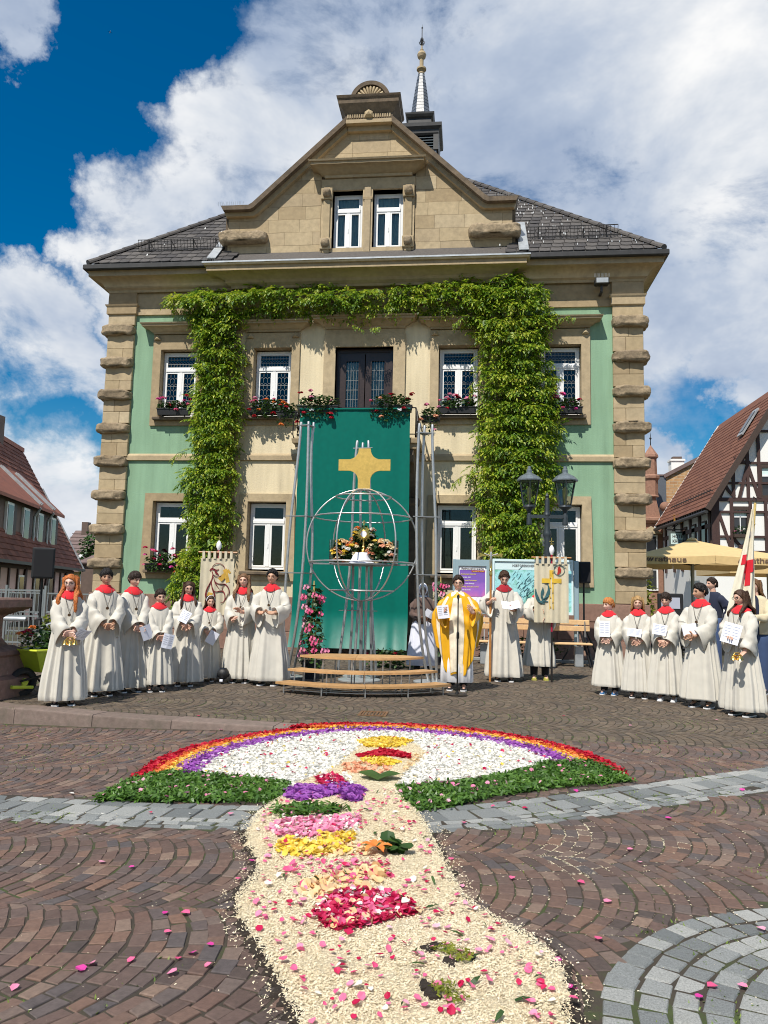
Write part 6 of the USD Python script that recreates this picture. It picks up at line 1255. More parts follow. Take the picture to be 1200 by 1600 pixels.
def bells(label, p, rz=0.):
    t = thing('altar_bells', label, 'bells', p, rz); obj('handle', MB().tube([(-.05, 0, .0), (-.03, 0, .03), (.03, 0, .03), (.05, 0, 0)], .009, 7).bar((-.06, 0, 0), (.06, 0, 0), .014).bar((0, -.06, 0), (0, .06, 0), .014), 'gold', t)
    for dx, dy in ((-.055, 0), (.055, 0), (0, -.055), (0, .05)): b = obj('bell', MB().lathe([(.006, 0), (.018, -.006), (.024, -.02), (.028, -.04), (.038, -.055), (.036, -.057), (.025, -.04), (.002, -.02)], 16, (dx, dy, 0)), 'gold', t, 40)
    return t
D = math.radians
CL = ((-.045, -.235, 1.0), (.045, -.25, .99)); CH = (((.95, -.25, -.15), (0, -1, -.3)), ((-.95, -.25, -.15), (0, -1, -.3)))   # folded hands
# --- left row of servers
person('girl with long red hair in white alb and red collar, holding hand bells', -2.27, -9.78, 1.61, D(32), 'pale', 'red', 'wavyfront', (D(-20), .10), ((-.03, -.25, .93), (.05, -.25, .95)), CH, seed=1, hairlen=.36, glasses=True, brow='brow_light', shoes='shoe_black')
bells('cluster of brass hand bells held by the girl with red hair', world((.02, -.30, .81), -2.27, -9.78, D(32)), D(32)); card('white folded song sheet held out by the girl with red hair', world((.15, -.30, .87), -2.27, -9.78, D(32)), D(32), tilt=.9, roll=.4)
person('black haired boy in white alb behind the red haired girl, hands folded', -2.26, -8.85, 1.71, D(40), 'tan', 'black', 'fringe', (D(-8), .05), ((-.03, -.24, .96), (.05, -.24, .96)), CH, seed=2)
person('dark haired smiling boy in white alb looking down to the right', -2.06, -8.39, 1.69, D(42), 'fair', 'dark_brown', 'fringe', (D(18), .18), ((-.02, -.24, .95), (.07, -.24, .95)), CH, seed=3)
card('white song sheet held at the hip by the smiling dark haired boy', world((.12, -.30, .84), -2.06, -8.39, D(42)), D(42), roll=-.4, tilt=.15, lines=False)
person('small boy in white alb with dark hair, in front of the long haired girl', -1.72, -8.25, 1.44, D(30), 'fair', 'dark_brown', 'short', (D(10), .22), ((-.02, -.23, .97), (.06, -.24, .97)), CH, seed=4, hem=.13, pend=False)
card('pale song sheet held low by the small dark haired boy', world((.10, -.28, .72), -1.72, -8.25, D(30)), D(20), roll=.2, tilt=.2)
person('girl with long brown hair and glasses in white alb, smiling', -1.58, -7.49, 1.58, D(18), 'fair', 'brown', 'longfront', (D(8), .20), ((-.05, -.24, .98), (.05, -.24, .96)), CH, seed=5, hairlen=.42, glasses=True)
card('pale song sheet held slanted by the girl with long brown hair and glasses', world((-.03, -.27, 1.05), -1.58, -7.49, D(18)), D(10), roll=.45, tilt=-.2, h=.18)
person('smallest girl in white alb with a white hair band', -1.46, -6.80, 1.36, D(16), 'fair', 'brown', 'long', (D(12), .12), ((-.02, -.23, 1.0), (.08, -.23, 1.0)), CH, seed=6, hairlen=.30, hair_extra='band')
card('pale song sheet dangling from the hands of the smallest girl', world((.06, -.25, .70), -1.46, -6.80, D(16)), D(10), roll=.5, tilt=.1, lines=False)
person('server in white alb half hidden behind the banner with the lamb', -1.28, -5.75, 1.68, D(0), 'fair', 'dark_brown', 'short', (0, 0.), ((-.05, -.26, 1.12), (.08, -.26, 1.0)), CH, seed=7)
person('girl with wavy light brown hair in white alb, right of the banner with the lamb', -.90, -6.85, 1.73, D(4), 'fair', 'light_brown', 'wavyfront', (0, .02), ((-.10, -.23, .96), (.03, -.25, 1.10)), (((.3, -.6, .45), (.6, -.3, 0)), ((-.5, -.3, .5), (-.5, -.8, 0))), seed=8, hairlen=.32)
person('tall dark haired boy in white alb, hands together, next to the green cloth', -.38, -7.05, 1.80, D(0), 'olive', 'black', 'short', (0, .05), ((-.10, -.26, 1.06), (.10, -.26, 1.06)), (((.8, -.5, .05), (.2, -.6, .6)), ((-.8, -.5, .05), (-.2, -.6, .6))), seed=9)
# --- middle
def priest():
    x, y, H = 2.55, -6.85, 1.76
    t, k, W, Rh, rz = person('priest in gold and ivory vestments with glasses, behind the microphone', x, y, H, D(-4), 'fair', 'dark_brown', 'short', (D(4), .04), ((-.17, -.27, 1.13), (.24, -.27, 1.16)), (((-.1, -.6, .5), (.9, -.1, .2)), ((-.35, -.55, .55), (-.7, -.1, .5))), cloth_='priest', seed=10, glasses=True, curl=(.8, .25))
    obj('alb', capped(robe_rings([(.10, .09, 1.45), (.17, .11, 1.38), (.19, .13, 1.2), (.2, .14, 1.0), (.22, .16, .7), (.235, .18, .4), (.245, .19, .13)], 77, k, amp=.02)), 'white_robe', t, True)
    n = 120; th = np.arange(n)/n*2*PI; f1 = folds(th, 12, 9); f2 = folds(th, 33, 15); front = np.clip(-np.sin(th), 0, 1); side = np.abs(np.cos(th))
    hem = .24 + .42*np.clip((side-.35)/.65, 0, 1)**1.6 + .02*np.sin(th*7); W_ = [(0, .085), (.03, .13), (.07, .175), (.16, .24), (.30, .325), (.42, .372), (.58, .372), (.8, .335), (1, .30)]
    def surf(off=0., sel=None):
        R = []
        for v in np.linspace(0, 1, 40):
            a = np.interp(v, *zip(*W_)); b = np.interp(v, [0, .07, .25, .6, 1], [.08, .125, .19, .205, .21]); tt = np.clip((v-.12)/.5, 0, 1)
            c, s = np.cos(th), np.sin(th); q = 2.2; m_ = (np.abs(c)**q + np.abs(s)**q)**(-1/q); e = .050*tt*f1 + .016*tt*f2 + off - .07*front**3*tt*(np.abs(np.cos(th)) < .5)*np.clip((v-.25)*3, 0, 1)*0
            drape = .03*np.sin(v*26 - np.abs(np.cos(th))*5)*np.clip(front, 0, 1)*np.clip(1 - abs(v-.3)/.3, 0, 1)
            z_ = 1.462 - v*(1.462 - hem); R.append(np.stack([(a*m_+e)*c, (b*m_+e+drape)*s, z_], 1)*k)
        return R
    R = surf(); inner = [r*np.array([.94, .94, 1]) for r in R[::-1]]; obj('chasuble', loft(R + inner), 'gold_cloth', t, True)
    for nm, a0, a1, m_ in (('ivory_panel', -PI/2-.36, -PI/2+.36, 'ivory_cloth'), ('ivory_panel', -PI/2-1.02, -PI/2-.72, 'ivory_cloth'), ('ivory_panel', -PI/2+.80, -PI/2+1.15, 'ivory_cloth')):
        ii = [j for j in range(n) if a0 <= ((th[j]+PI) % (2*PI))-PI <= a1]; G = np.array([[r[j] for j in ii] for r in surf(.006)]); s0 = 3 if a0 < -PI/2-.3 or a0 > -PI/2 else 8
        obj(nm, grid_mesh(G[s0:-1].transpose(1, 0, 2)), m_, t, True)
    ii = [j for j in range(n) if -PI/2-.62 <= ((th[j]+PI) % (2*PI))-PI <= -PI/2+.62]
    obj('amice', capped([np.stack([.064*np.cos(th), .062*np.sin(th), np.full(n, z_)], 1)*k for z_ in (1.44, 1.475)]), 'white_linen', t, True)
    for s, i in ((-1, 0), (1, 1)):
        E = W[i]*.35 + np.array([s*.27, -.05, 1.12])*k*.65; obj('sleeve', sleeve(np.array([s*.19, 0, 1.36])*k, np.array([s*.29, -.06, 1.12])*k, W[i], k, 40+i, .07, .07, .16), 'gold_cloth', t, True)
    card('open song book held by the priest in his right hand', world((-.20, -.36, 1.20), x, y, D(-4)), D(-4), yaw=-.25, tilt=.12, roll=-.12, w=.19, h=.2, name='song_book', cat='book')
priest()
def nun():
    x, y, H = 1.86, -4.49, 1.66
    t, k, W, Rh, rz = person('nun in white veil, brown jumper and pale habit, behind the right steel poles', x, y, H, D(4), 'dark', None, 'short', (0, 0.), ((-.03, -.25, 1.06), (.10, -.26, 1.05)), CH, cloth_='nun', seed=11)
    sk = [(.17, .13, 1.08), (.18, .135, 1.0), (.21, .15, .9), (.235, .17, .75), (.26, .19, .55), (.285, .21, .35), (.30, .22, .16)]; obj('habit', capped(robe_rings(sk, 5, k, amp=.028, fold0=1.05)), 'nun_grey', t, True)
    tp = [(.07, .068, 1.455), (.13, .095, 1.43), (.185, .11, 1.39), (.20, .13, 1.28), (.19, .14, 1.15), (.185, .14, 1.02), (.19, .142, .93)][::1]; obj('jumper', cat_arrays([capped(robe_rings(tp, 9, k, amp=.004))] + [sleeve(np.array([s*.172, .01, 1.375])*k, elbow(np.array([s*.172, .01, 1.375])*k, W[i], .285*k, .255*k, (s*.75, .45, -.75)), W[i], k, 60+i, .075, .045, .0) for i, s in ((0, -1), (1, 1))]), 'brown_jumper', t, True)
    hk = k*.96; v = IV; xx, yy, zz = v.T; p = head_shape(1.0); th = np.arctan2(xx, -yy); line = np.interp(np.abs(th), [0, .6, 1.0, 1.3, PI], [.55, .40, -.2, -.9, -1.2]); q = p*(1 + np.where(zz > line, .024, -.014)[:, None]/.095)
    hc = np.array([0, -.012, 1.585])*k; fall = []
    for i, z_ in enumerate(np.linspace(.02, -.36, 9)): a = np.linspace(-.25, PI+.25, 24); w = .088 + .06*(i/8)**.7; fall.append(np.stack([w*np.cos(a), (.098+.03*i/8)*np.sin(a) + .01*i/8*np.sin(a*6), np.full(24, z_)], 1)*hk + hc)
    obj('veil', cat_arrays([(q*hk + hc, IF), grid_mesh(np.array(fall)), grid_mesh(np.array(fall)[::-1]*1.0 + 0)]), 'white_linen', t, True)
    obj('collar', capped([np.stack([a*np.cos(TH := np.arange(32)/32*2*PI), b*np.sin(TH), np.full(32, z_)], 1)*k for a, b, z_ in ((.115, .09, 1.435), (.085, .075, 1.45), (.062, .06, 1.475))], False, False), 'white_linen', t, True)
    card('white sheet held by the nun in the brown jumper', world((.13, -.31, 1.10), x, y, D(4)), D(4), roll=.5, tilt=.3, w=.2, h=.14, lines=False)
nun()
CBX, CBY = 3.33, -5.31
person('tall server in white alb with dark red collar, carrying the processional cross', CBX, CBY, 1.90, D(2), 'fair', 'brown', 'short', (0, .42), ((-.235, -.22, 1.21), (.10, -.30, 1.10)), (((.35, -.3, .55), (.9, -.4, 0)), ((-.3, -.8, .3), (0, .3, 1))), seed=12, collar='dark_red_collar', curl=(1.5, .4))
card('open song book in the left hand of the server with the cross', world((.09, -.45, 1.30), CBX, CBY, 0), 0, tilt=-.9, roll=-.1, w=.30, h=.2, fold=-.25, name='song_book', cat='book')
BBX, BBY = 3.98, -4.92
person('server in white alb and olive shoes hidden behind the banner with the yellow cross', BBX, BBY, 1.76, D(0), 'fair', 'dark_brown', 'short', (0, 0.), ((-.08, -.30, 1.20), (.14, -.30, 1.05)), CH, seed=13, shoes='shoe_olive', hem=.24)
# --- right row of servers
person('ginger boy in white alb looking left, leftmost of the right row', 4.87, -6.72, 1.46, D(-24), 'pale', 'ginger', 'fringe', (D(-35), .12), ((-.03, -.24, .98), (.06, -.24, .98)), CH, seed=14, hem=.15, shoes='shoe_blue', brow='brow_light', pend=False)
card('white printed sheet held upright by the ginger boy', world((0, -.27, 1.0), 4.87, -6.72, D(-24)), D(-18), w=.16, h=.24)
person('blond child with chin length hair in white alb, beside the ginger boy', 5.25, -6.98, 1.50, D(-18), 'fair', 'blond', 'bob', (D(8), .08), ((-.05, -.24, .98), (.05, -.25, .96)), CH, seed=15, hem=.11, hairlen=.17, brow='brow_light')
card('white sheet held flat by the blond child', world((-.02, -.28, .97), 5.25, -6.98, D(-18)), D(-14), w=.19, h=.12, tilt=-.3, roll=.1)
person('dark haired boy in white alb looking down, middle of the right row', 5.60, -7.23, 1.56, D(-22), 'fair', 'dark_brown', 'fringe', (D(-5), .20), ((-.08, -.24, .96), (.03, -.25, .94)), CH, seed=16, hem=.11, shoes='shoe_white')
card('white sheet held by the dark haired boy in the middle of the right row', world((-.05, -.28, 1.03), 5.60, -7.23, D(-22)), D(-16), w=.19, h=.15, roll=.15, tilt=-.15)
person('boy with black wavy hair in white alb, profile to the left, smiling', 5.93, -7.80, 1.69, D(-38), 'olive', 'black', 'short', (D(-38), .08), ((-.08, -.25, .98), (.02, -.25, .94)), CH, seed=17, hem=.11)
card('pale sheet held by the boy with black wavy hair', world((-.05, -.28, 1.06), 5.93, -7.80, D(-38)), D(-28), w=.19, h=.15, roll=-.2, lines=False)
person('girl with brown hair and glasses in white alb, rightmost server, profile to the left', 6.25, -8.45, 1.61, D(-48), 'fair', 'brown', 'longfront', (D(-20), .12), ((-.06, -.25, 1.06), (.16, -.24, .84)), (((.6, -.6, .1), (.3, -.4, -.8)), ((-.3, -.7, -.5), (0, .2, -1))), seed=18, hairlen=.25, glasses=True)
card('printed sheet held by the rightmost girl with glasses', world((.02, -.29, 1.05), 6.25, -8.45, D(-48)), D(-30), w=.22, h=.26, tilt=-.15, roll=.25); bells('cluster of brass altar bells hanging from the hand of the rightmost girl', world((.12, -.34, .78), 6.25, -8.45, D(-48)), .3)
# --- passers-by
def civilian(label, x, y, H, rz, skin, hair, style, head, wr, hd, jacket, shirt, trousers, shoes, seed, hairlen=.2):
    t, k, W, Rh, r_ = person(label, x, y, H, rz, skin, hair, style, head, wr, hd, cloth_='plain', seed=seed, trousers=trousers, shoes=shoes, hairlen=hairlen)
    tp = [(.085, .075, 1.45), (.135, .095, 1.43), (.19, .112, 1.385), (.205, .132, 1.28), (.195, .14, 1.15), (.19, .14, 1.02), (.195, .145, .88)]
    obj('jacket', cat_arrays([capped(robe_rings(tp, seed+7, k, amp=.006))] + [sleeve(np.array([s*.175, .01, 1.375])*k, elbow(np.array([s*.172, .01, 1.375])*k, W[i], .285*k, .255*k, (s*.75, .45, -.75)), W[i], k, 80+i+seed, .075, .05, .0) for i, s in ((0, -1), (1, 1))]), jacket, t, True)
    R = robe_rings([(a+.006, b+.006, z_) for a, b, z_ in tp], seed+7, k, amp=.006); n = len(R[0]); ii = [j for j in range(n) if abs((((j/n*2*PI) + PI/2 + PI) % (2*PI)) - PI) < .42]
    obj('shirt', grid_mesh(np.array([[r[j] for j in ii] for r in R]).transpose(1, 0, 2)), shirt, t, True)
    return k, W
civilian('man in dark jacket and jeans walking under the parasol, seen from the side', 7.75, -2.3, 1.93, D(-72), 'fair', 'dark_brown', 'short', (0, 0.), ((-.22, -.10, .93), (.22, .05, .92)), (((0, -.3, -1), (.9, 0, 0)), ((0, -.2, -1), (-.9, 0, 0))), 'navy_cloth', 'grey_shirt', 'denim', 'shoe_brown', 30)
FGX, FGY = 7.30, -5.95
civilian('person with light brown hair in beige jacket holding the red and white flag', FGX, FGY, 1.83, D(-30), 'pale', 'light_brown', 'bob', (D(-15), .02), ((-.16, -.33, 1.26), (.05, -.33, 1.12)), (((.2, -.5, .6), (.8, -.4, 0)), ((-.5, -.5, .4), (0, -.6, .2))), 'beige_jacket', 'navy_cloth', 'denim', 'shoe_black', 31, .18)
# ------------------------------------------------------------------ things that are carried or stand on the square
def letters(text, h, mat_, parent, at, rz=0., name='lettering', depth=.004, bold=True, width=None, R=None):
    m = meshkit.text_mesh(text, h, depth, bold); v = np.array(m.vertices); w = v[:, 0].max(); v[:, 0] -= w/2
    if width: v[:, 0] *= width/w
    v = np.stack([v[:, 0], -v[:, 2], v[:, 1]], 1)
    v = v @ (R if R is not None else rotz(rz)).T + np.array(at); return obj(name, (v, np.array(m.faces)), mat_, parent)
def banner(label, x, y, z0, z1, w, seed, tilt=0.):
    t = thing('banner', label, 'banner', (x, y, 0), tilt); n = 40; u = np.linspace(-1, 1, n); zz = np.linspace(z1-.11, z0, 24)
    wav = lambda uu, k: -.018*np.sin(uu*7 + seed)*(.3+k) - .012*np.sin(uu*15 + seed*2)*(.5+.5*k)
    P = np.array([[(a*w/2*(1 + .01*k), wav(a, k), z) for z, k in zip(zz, np.linspace(0, 1, 24))] for a in u]); obj('cloth', cat_arrays([grid_mesh(P), grid_mesh(P[::-1] + (0, .006, 0))]), 'banner_linen', t, True)
    for i in range(6): xx = -w/2 + (i+.25)*w/6; obj('loop', MB().box(xx, xx + w/13, -.025, -.019, z1-.12, z1+.01).box(xx, xx + w/13, .019, .025, z1-.12, z1+.01).box(xx, xx+w/13, -.025, .025, z1+.008, z1+.014), 'banner_linen', t)
    obj('crossbar', tube([(-w/2-.05, 0, z1-.005), (w/2+.05, 0, z1-.005)], .014, 8), 'pole_wood', t)
    return t, wav
def flat(poly, x0, y0, mat_, t, wav, z0, z1, w, name, d=.008):
    """A sewn-on patch that follows the cloth."""
    m = prism(poly, -.003, 0); v, f = m; tm = trimesh.Trimesh(v, f, process=True); tm = tm.subdivide_to_size(.03) if False else tm
    v = np.array(tm.vertices); k = np.clip((z1-.11 - v[:, 2])/(z1-.11-z0), 0, 1); v[:, 1] += wav(v[:, 0]/(w/2), k) - d; return obj(name, (v, np.array(tm.faces)), mat_, t)
def stroke(pts, w0, w1=None):
    P = spline([(a, b, 0) for a, b in pts], 26)[:, :2]; d = np.gradient(P, axis=0); nn = np.stack([-d[:, 1], d[:, 0]], 1); nn /= np.linalg.norm(nn, axis=1, keepdims=True); w1 = w0 if w1 is None else w1
    ww = np.interp(np.linspace(0, 1, 26), [0, .5, 1], [w0*.4, max(w0, w1), w1*.4])[:, None]; return sg.Polygon(np.vstack([P + nn*ww, (P - nn*ww)[::-1]])).buffer(0)
def pieces_of(poly, n=6):                                       # cut a patch into strips so that it can follow the waves of the cloth
    b = poly.bounds; out = []
    for i in range(n): out.append(poly.intersection(sg.box(b[0] + (b[2]-b[0])*i/n, -9, b[0] + (b[2]-b[0])*(i+1)/n, 9)))
    return so.unary_union([sg.MultiPolygon([g for q in out for g in getattr(q, 'geoms', [q]) if g.geom_type == 'Polygon'])]) if False else poly
BX, BY, B0, B1, BW = 4.145, -5.30, 1.02, 2.155, .585
bn, wv_ = banner('cream banner with a yellow cross, teal anchor shape and red bird', BX, BY, B0, B1, BW, 1.0)
obj('pole', tube([(.01, .04, 0), (.01, .04, .86)], .017, 8), 'pole_black', bn); obj('pole_upper', tube([(.01, .04, .86), (.01, .04, 2.22)], .017, 8), 'pole_red', bn)
fn = obj('finial', MB().lathe([(.016, 2.2), (.026, 2.22), (.045, 2.27), (.042, 2.32), (.02, 2.36), (.008, 2.37)], 16, (.01, .04, 0)), 'white_glaze', bn, 40); obj('finial_cross', MB().box(.004, .016, .034, .046, 2.36, 2.50).box(-.03, .05, .034, .046, 2.43, 2.445).box(-.02, .04, .034, .046, 2.385, 2.397), 'gold', bn)
def PT(p): return sg.Polygon(p)
flat(rect(-.035, .035, 1.25, 1.93), 0, 0, 'banner_yellow', bn, wv_, B0, B1, BW, 'cross_patch'); [flat(rect(a, b, 1.705, 1.785), 0, 0, 'banner_yellow', bn, wv_, B0, B1, BW, 'cross_patch') for a, b in ((-.165, -.036), (.036, .175))]
for q in range(8): flat(sg.Point((-.02, .02)[q % 2], 1.29 + q*.085).buffer(.012), 0, 0, 'banner_ochre', bn, wv_, B0, B1, BW, 'embroidery', .012)
flat(stroke([(-.27, 1.60), (-.245, 1.45), (-.17, 1.36), (-.11, 1.36)], .018, .03), 0, 0, 'banner_teal', bn, wv_, B0, B1, BW, 'anchor_patch'); flat(stroke([(-.15, 1.60), (-.165, 1.47), (-.13, 1.40), (-.055, 1.385)], .018, .02), 0, 0, 'banner_teal', bn, wv_, B0, B1, BW, 'anchor_patch', .009); flat(stroke([(-.075, 1.70), (-.045, 1.58), (-.10, 1.44), (-.19, 1.37)], .01, .03), 0, 0, 'banner_teal', bn, wv_, B0, B1, BW, 'anchor_patch', .010); flat(stroke([(-.15, 1.63), (-.145, 1.55), (-.15, 1.50)], .014, .02), 0, 0, 'banner_teal', bn, wv_, B0, B1, BW, 'anchor_patch', .011)
bc = (.135, 1.93); flat(sg.Point(bc).buffer(.095).difference(sg.Point(bc).buffer(.086)), 0, 0, 'banner_teal', bn, wv_, B0, B1, BW, 'ring_patch')
flat(PT([(.095, 1.86), (.115, 1.85), (.135, 1.87), (.165, 1.90), (.168, 1.95), (.150, 1.985), (.138, 2.0), (.118, 1.985), (.105, 1.95), (.110, 1.91)]), 0, 0, 'banner_red', bn, wv_, B0, B1, BW, 'bird_patch')
for a in (.3, .7, 1.9, 2.4, 3.3): flat(stroke([(bc[0] + .07*math.cos(a), bc[1] + .07*math.sin(a)), (bc[0] + .10*math.cos(a+.2), bc[1] + .10*math.sin(a+.2)), (bc[0] + .125*math.cos(a), bc[1] + .125*math.sin(a))], .005), 0, 0, 'banner_teal', bn, wv_, B0, B1, BW, 'leaf_patch', .010)
LX, LY, L0, L1, LW = -1.60, -6.12, 1.03, 2.11, .58
bl, wl = banner('cream banner with a dark red embroidered lamb before an ochre cross', LX, LY, L0, L1, LW, 2.3, D(3))
obj('pole', tube([(.0, .04, 0), (.0, .04, .9)], .017, 8), 'pole_black', bl); obj('pole_upper', tube([(.0, .04, .9), (.0, .04, 2.18)], .017, 8), 'pole_red', bl)
obj('finial', MB().lathe([(.016, 2.14), (.026, 2.16), (.045, 2.20), (.042, 2.26), (.02, 2.30), (.008, 2.31)], 16, (0, .04, 0)), 'white_glaze', bl, 40); obj('finial_cross', MB().box(-.006, .006, .034, .046, 2.30, 2.42).box(-.04, .04, .034, .046, 2.36, 2.375), 'gold', bl)
lam = lambda pts, w0, w1=None, nm='lamb_patch', mt='banner_maroon', d=.010: flat(stroke(pts, w0, w1), 0, 0, mt, bl, wl, L0, L1, LW, nm, d)
flat(PT([(.02, 1.66), (.20, 1.82), (.245, 1.76), (.08, 1.60)]), 0, 0, 'banner_ochre', bl, wl, L0, L1, LW, 'ochre_patch', .006); flat(PT([(.10, 1.80), (.17, 1.83), (.23, 1.60), (.17, 1.58)]), 0, 0, 'banner_ochre', bl, wl, L0, L1, LW, 'ochre_patch', .007); flat(PT([(-.20, 1.24), (-.14, 1.42), (-.05, 1.40), (-.12, 1.22)]), 0, 0, 'banner_ochre', bl, wl, L0, L1, LW, 'ochre_patch', .006)
lam([(-.13, 1.78), (-.09, 1.82), (-.03, 1.80), (.03, 1.82)], .016, .012); lam([(-.10, 1.80), (-.07, 1.70), (-.10, 1.60), (-.15, 1.50), (-.17, 1.38)], .012, .010); lam([(-.03, 1.80), (.0, 1.74), (.03, 1.72)], .01, .02); lam([(-.15, 1.52), (-.18, 1.40), (-.17, 1.30), (-.13, 1.24)], .010, .012); lam([(-.08, 1.66), (-.07, 1.50), (-.03, 1.40), (-.05, 1.24)], .010, .014); lam([(-.02, 1.60), (.06, 1.56), (.16, 1.55), (.21, 1.50), (.22, 1.38)], .012, .012); lam([(-.05, 1.46), (.03, 1.43), (.10, 1.44), (.14, 1.40), (.08, 1.24)], .012, .012); lam([(-.05, 1.68), (-.02, 1.58), (.05, 1.48)], .008); lam([(.12, 1.44), (.10, 1.50), (.13, 1.53)], .006); lam([(.15, 1.38), (.16, 1.30), (.21, 1.40)], .008)
flat(sg.Point(.02, 1.80).buffer(.118, 24).difference(sg.Point(.02, 1.80).buffer(.108, 24)), 0, 0, 'banner_maroon', bl, wl, L0, L1, LW, 'halo_patch', .012)
pc = thing('processional_cross', 'brass processional cross on a brown wooden staff, held upright by the tall server', 'cross', (3.09, -5.53, 0))
obj('staff', MB().lathe([(.018, 0), (.021, .1), (.020, 1.86), (.016, 1.88)], 10), 'pole_wood', pc, 30); obj('socket', MB().lathe([(.022, 1.80), (.03, 1.83), (.022, 1.88), (.034, 1.90), (.018, 1.93)], 12), 'gold', pc, 30)
cp = so.unary_union([rect(-.022, .022, 1.9, 2.32), rect(-.185, .185, 2.145, 2.185), rect(-.035, .035, 2.29, 2.32), rect(-.195, -.165, 2.13, 2.2), rect(.165, .195, 2.13, 2.2)]); obj('cross', prism(cp, -.012, .012), 'gold', pc); obj('figure', MB().tube([(-.12, -.02, 2.19), (0, -.025, 2.15), (.12, -.02, 2.19)], .009, 6).tube([(0, -.025, 2.22), (0, -.03, 2.1), (.0, -.02, 1.97)], [.018, .02, .008], 6), 'steel', pc, True)
mic = thing('microphone_stand', 'black microphone stand on a round base in front of the priest', 'microphone stand', (2.56, -7.50, 0)); obj('base', MB().lathe([(.155, 0), (.155, .012), (.14, .022), (.03, .03), (.02, .06)], 30), 'mic_black', mic, 30); obj('pole', tube([(0, 0, .02), (0, 0, .85), (0, 0, 1.36)], [.011, .011, .009], 8), 'mic_black', mic); obj('clutch', MB().lathe([(.018, .82), (.02, .84), (.02, .9), (.014, .92)], 10), 'mic_black', mic); obj('microphone', MB().tube([(0, 0, 1.34), (0, .05, 1.40)], .010).tube([(0, .05, 1.40), (0, .085, 1.435), (0, .11, 1.46)], [.014, .022, .016], 10), 'mic_black', mic, 40)
up = thing('floor_spotlight', 'round black spotlight standing on the paving before the girl with wavy hair', 'spotlight', (-1.10, -7.10, 0)); obj('housing', (IV*np.array([.092, .088, .092]) + (0, 0, .155), IF), 'black_plastic', up, True); obj('lens', MB().lathe([(.06, .235), (.05, .246), (.0, .25)], 20), 'window_dark', up); obj('stand', MB().box(-.10, .10, -.06, .06, 0, .015, .004).bar((-.095, 0, .01), (-.095, 0, .16), .012).bar((.095, 0, .01), (.095, 0, .16), .012), 'black_iron', up); obj('plug', MB().box(-.025, .025, -.10, -.07, .04, .075, .004), 'paper', up); obj('knob', MB().lathe([(.012, .245), (.014, .255), (.01, .27), (.001, .272)], 10), 'black_plastic', up)
dr = thing('drain_cover', 'small rusty iron drain cover in the upper paving near the kerb', 'drain cover', (1.58, -9.55, .001)); obj('frame', prism(rect(-.17, .17, -.17, .17).difference(rect(-.14, .14, -.14, .14)), 0, .012, 'z'), 'rust', dr)
for i in range(7): obj('bar', MB().box(-.13 + i*.04, -.11 + i*.04, -.14, .14, 0, .008), 'rust', dr)
obj('pit', MB().box(-.14, .14, -.14, .14, -.06, -.004), 'potting_soil', dr)
# street lamp with two lanterns
lp = thing('street_lamp', 'dark street lamp with two glass lanterns on a crossarm, before the vine', 'street lamp', (4.35, -2.5, 0))
obj('post', MB().lathe([(.17, 0), (.17, .25), (.12, .32), (.10, .8), (.07, .9), (.06, 2.7), (.085, 2.75), (.085, 2.82), (.06, 2.88), (.055, 3.15), (.075, 3.2), (.05, 3.28), (.05, 3.5), (.03, 3.56), (.045, 3.6), (.001, 3.68)], 16), 'lantern_paint', lp, 30)
obj('crossarm', MB().bar((-.42, 0, 3.16), (.42, 0, 3.16), .09, .07), 'lantern_paint', lp)
for s in (-1, 1):
    cx_ = s*.375; br = obj('lantern', MB().lathe([(.055, 2.98), (.06, 3.0), (.05, 3.2), (.035, 3.24), (.06, 3.3), (.14, 3.36), (.13, 3.40), (.02, 3.40)], 12, (cx_, 0, 0)), 'lantern_paint', lp, 30)
    for i in range(6):
        a = i*PI/3 + PI/6; p, q = np.array([cx_ + .13*math.cos(a), .13*math.sin(a), 3.38]), np.array([cx_ + .235*math.cos(a), .235*math.sin(a), 3.92]); obj('glazing_bar', MB().bar(p, q, .018), 'lantern_paint', br)
        a2 = a + PI/3; p2, q2 = np.array([cx_ + .13*math.cos(a2), .13*math.sin(a2), 3.38]), np.array([cx_ + .235*math.cos(a2), .235*math.sin(a2), 3.92]); obj('pane', (np.array([p, p2, q2, q]), np.array([(0, 1, 2), (0, 2, 3)])), 'lantern_glass', br)
        obj('collar_bar', MB().bar(q, q2, .02), 'lantern_paint', br)
    obj('bulb', MB().lathe([(.02, 3.40), (.025, 3.5), (.05, 3.6), (.05, 3.75), (.01, 3.80)], 10, (cx_, 0, 0)), 'candle', br, 40)
    obj('lantern_roof', MB().lathe([(.27, 3.915), (.275, 3.94), (.20, 4.02), (.07, 4.09), (.06, 4.10), (.06, 4.16), (.04, 4.18), (.035, 4.24), (.001, 4.25)], 12, (cx_, 0, 0), PI/12), 'lantern_roof', br)
# notice cases
nc = thing('notice_case', 'pale grey notice case with a purple and pink poster, behind the priest', 'notice case', (2.79, -1.62, 0))
obj('frame', prism(rect(-.37, .37, 1.06, 2.26).difference(rect(-.31, .31, 1.22, 2.12)), -.05, .05), 'case_frame', nc); obj('back', MB().box(-.31, .31, -.01, .03, 1.22, 2.12), 'poster_white', nc); obj('poster', MB().box(-.28, .28, -.018, -.011, 1.44, 2.09), 'poster_print', nc)
for s in (-1, 1): obj('post', MB().box(s*.40-.035, s*.40+.035, -.03, .04, 0, 2.27, .008), 'case_frame', nc)
obj('header', MB().box(-.28, .28, -.022, -.019, 2.03, 2.09), 'poster_white', nc); letters('Rathauskonzerte', .038, 'text_dark', nc, (0, -.023, 2.042), width=.5)
obj('date_strip', MB().box(-.02, .27, -.022, -.019, 1.985, 2.02), 'banner_red', nc); letters('Termine 20-23 Uhr', .02, 'text_yellow', nc, (.125, -.023, 1.993), width=.26)
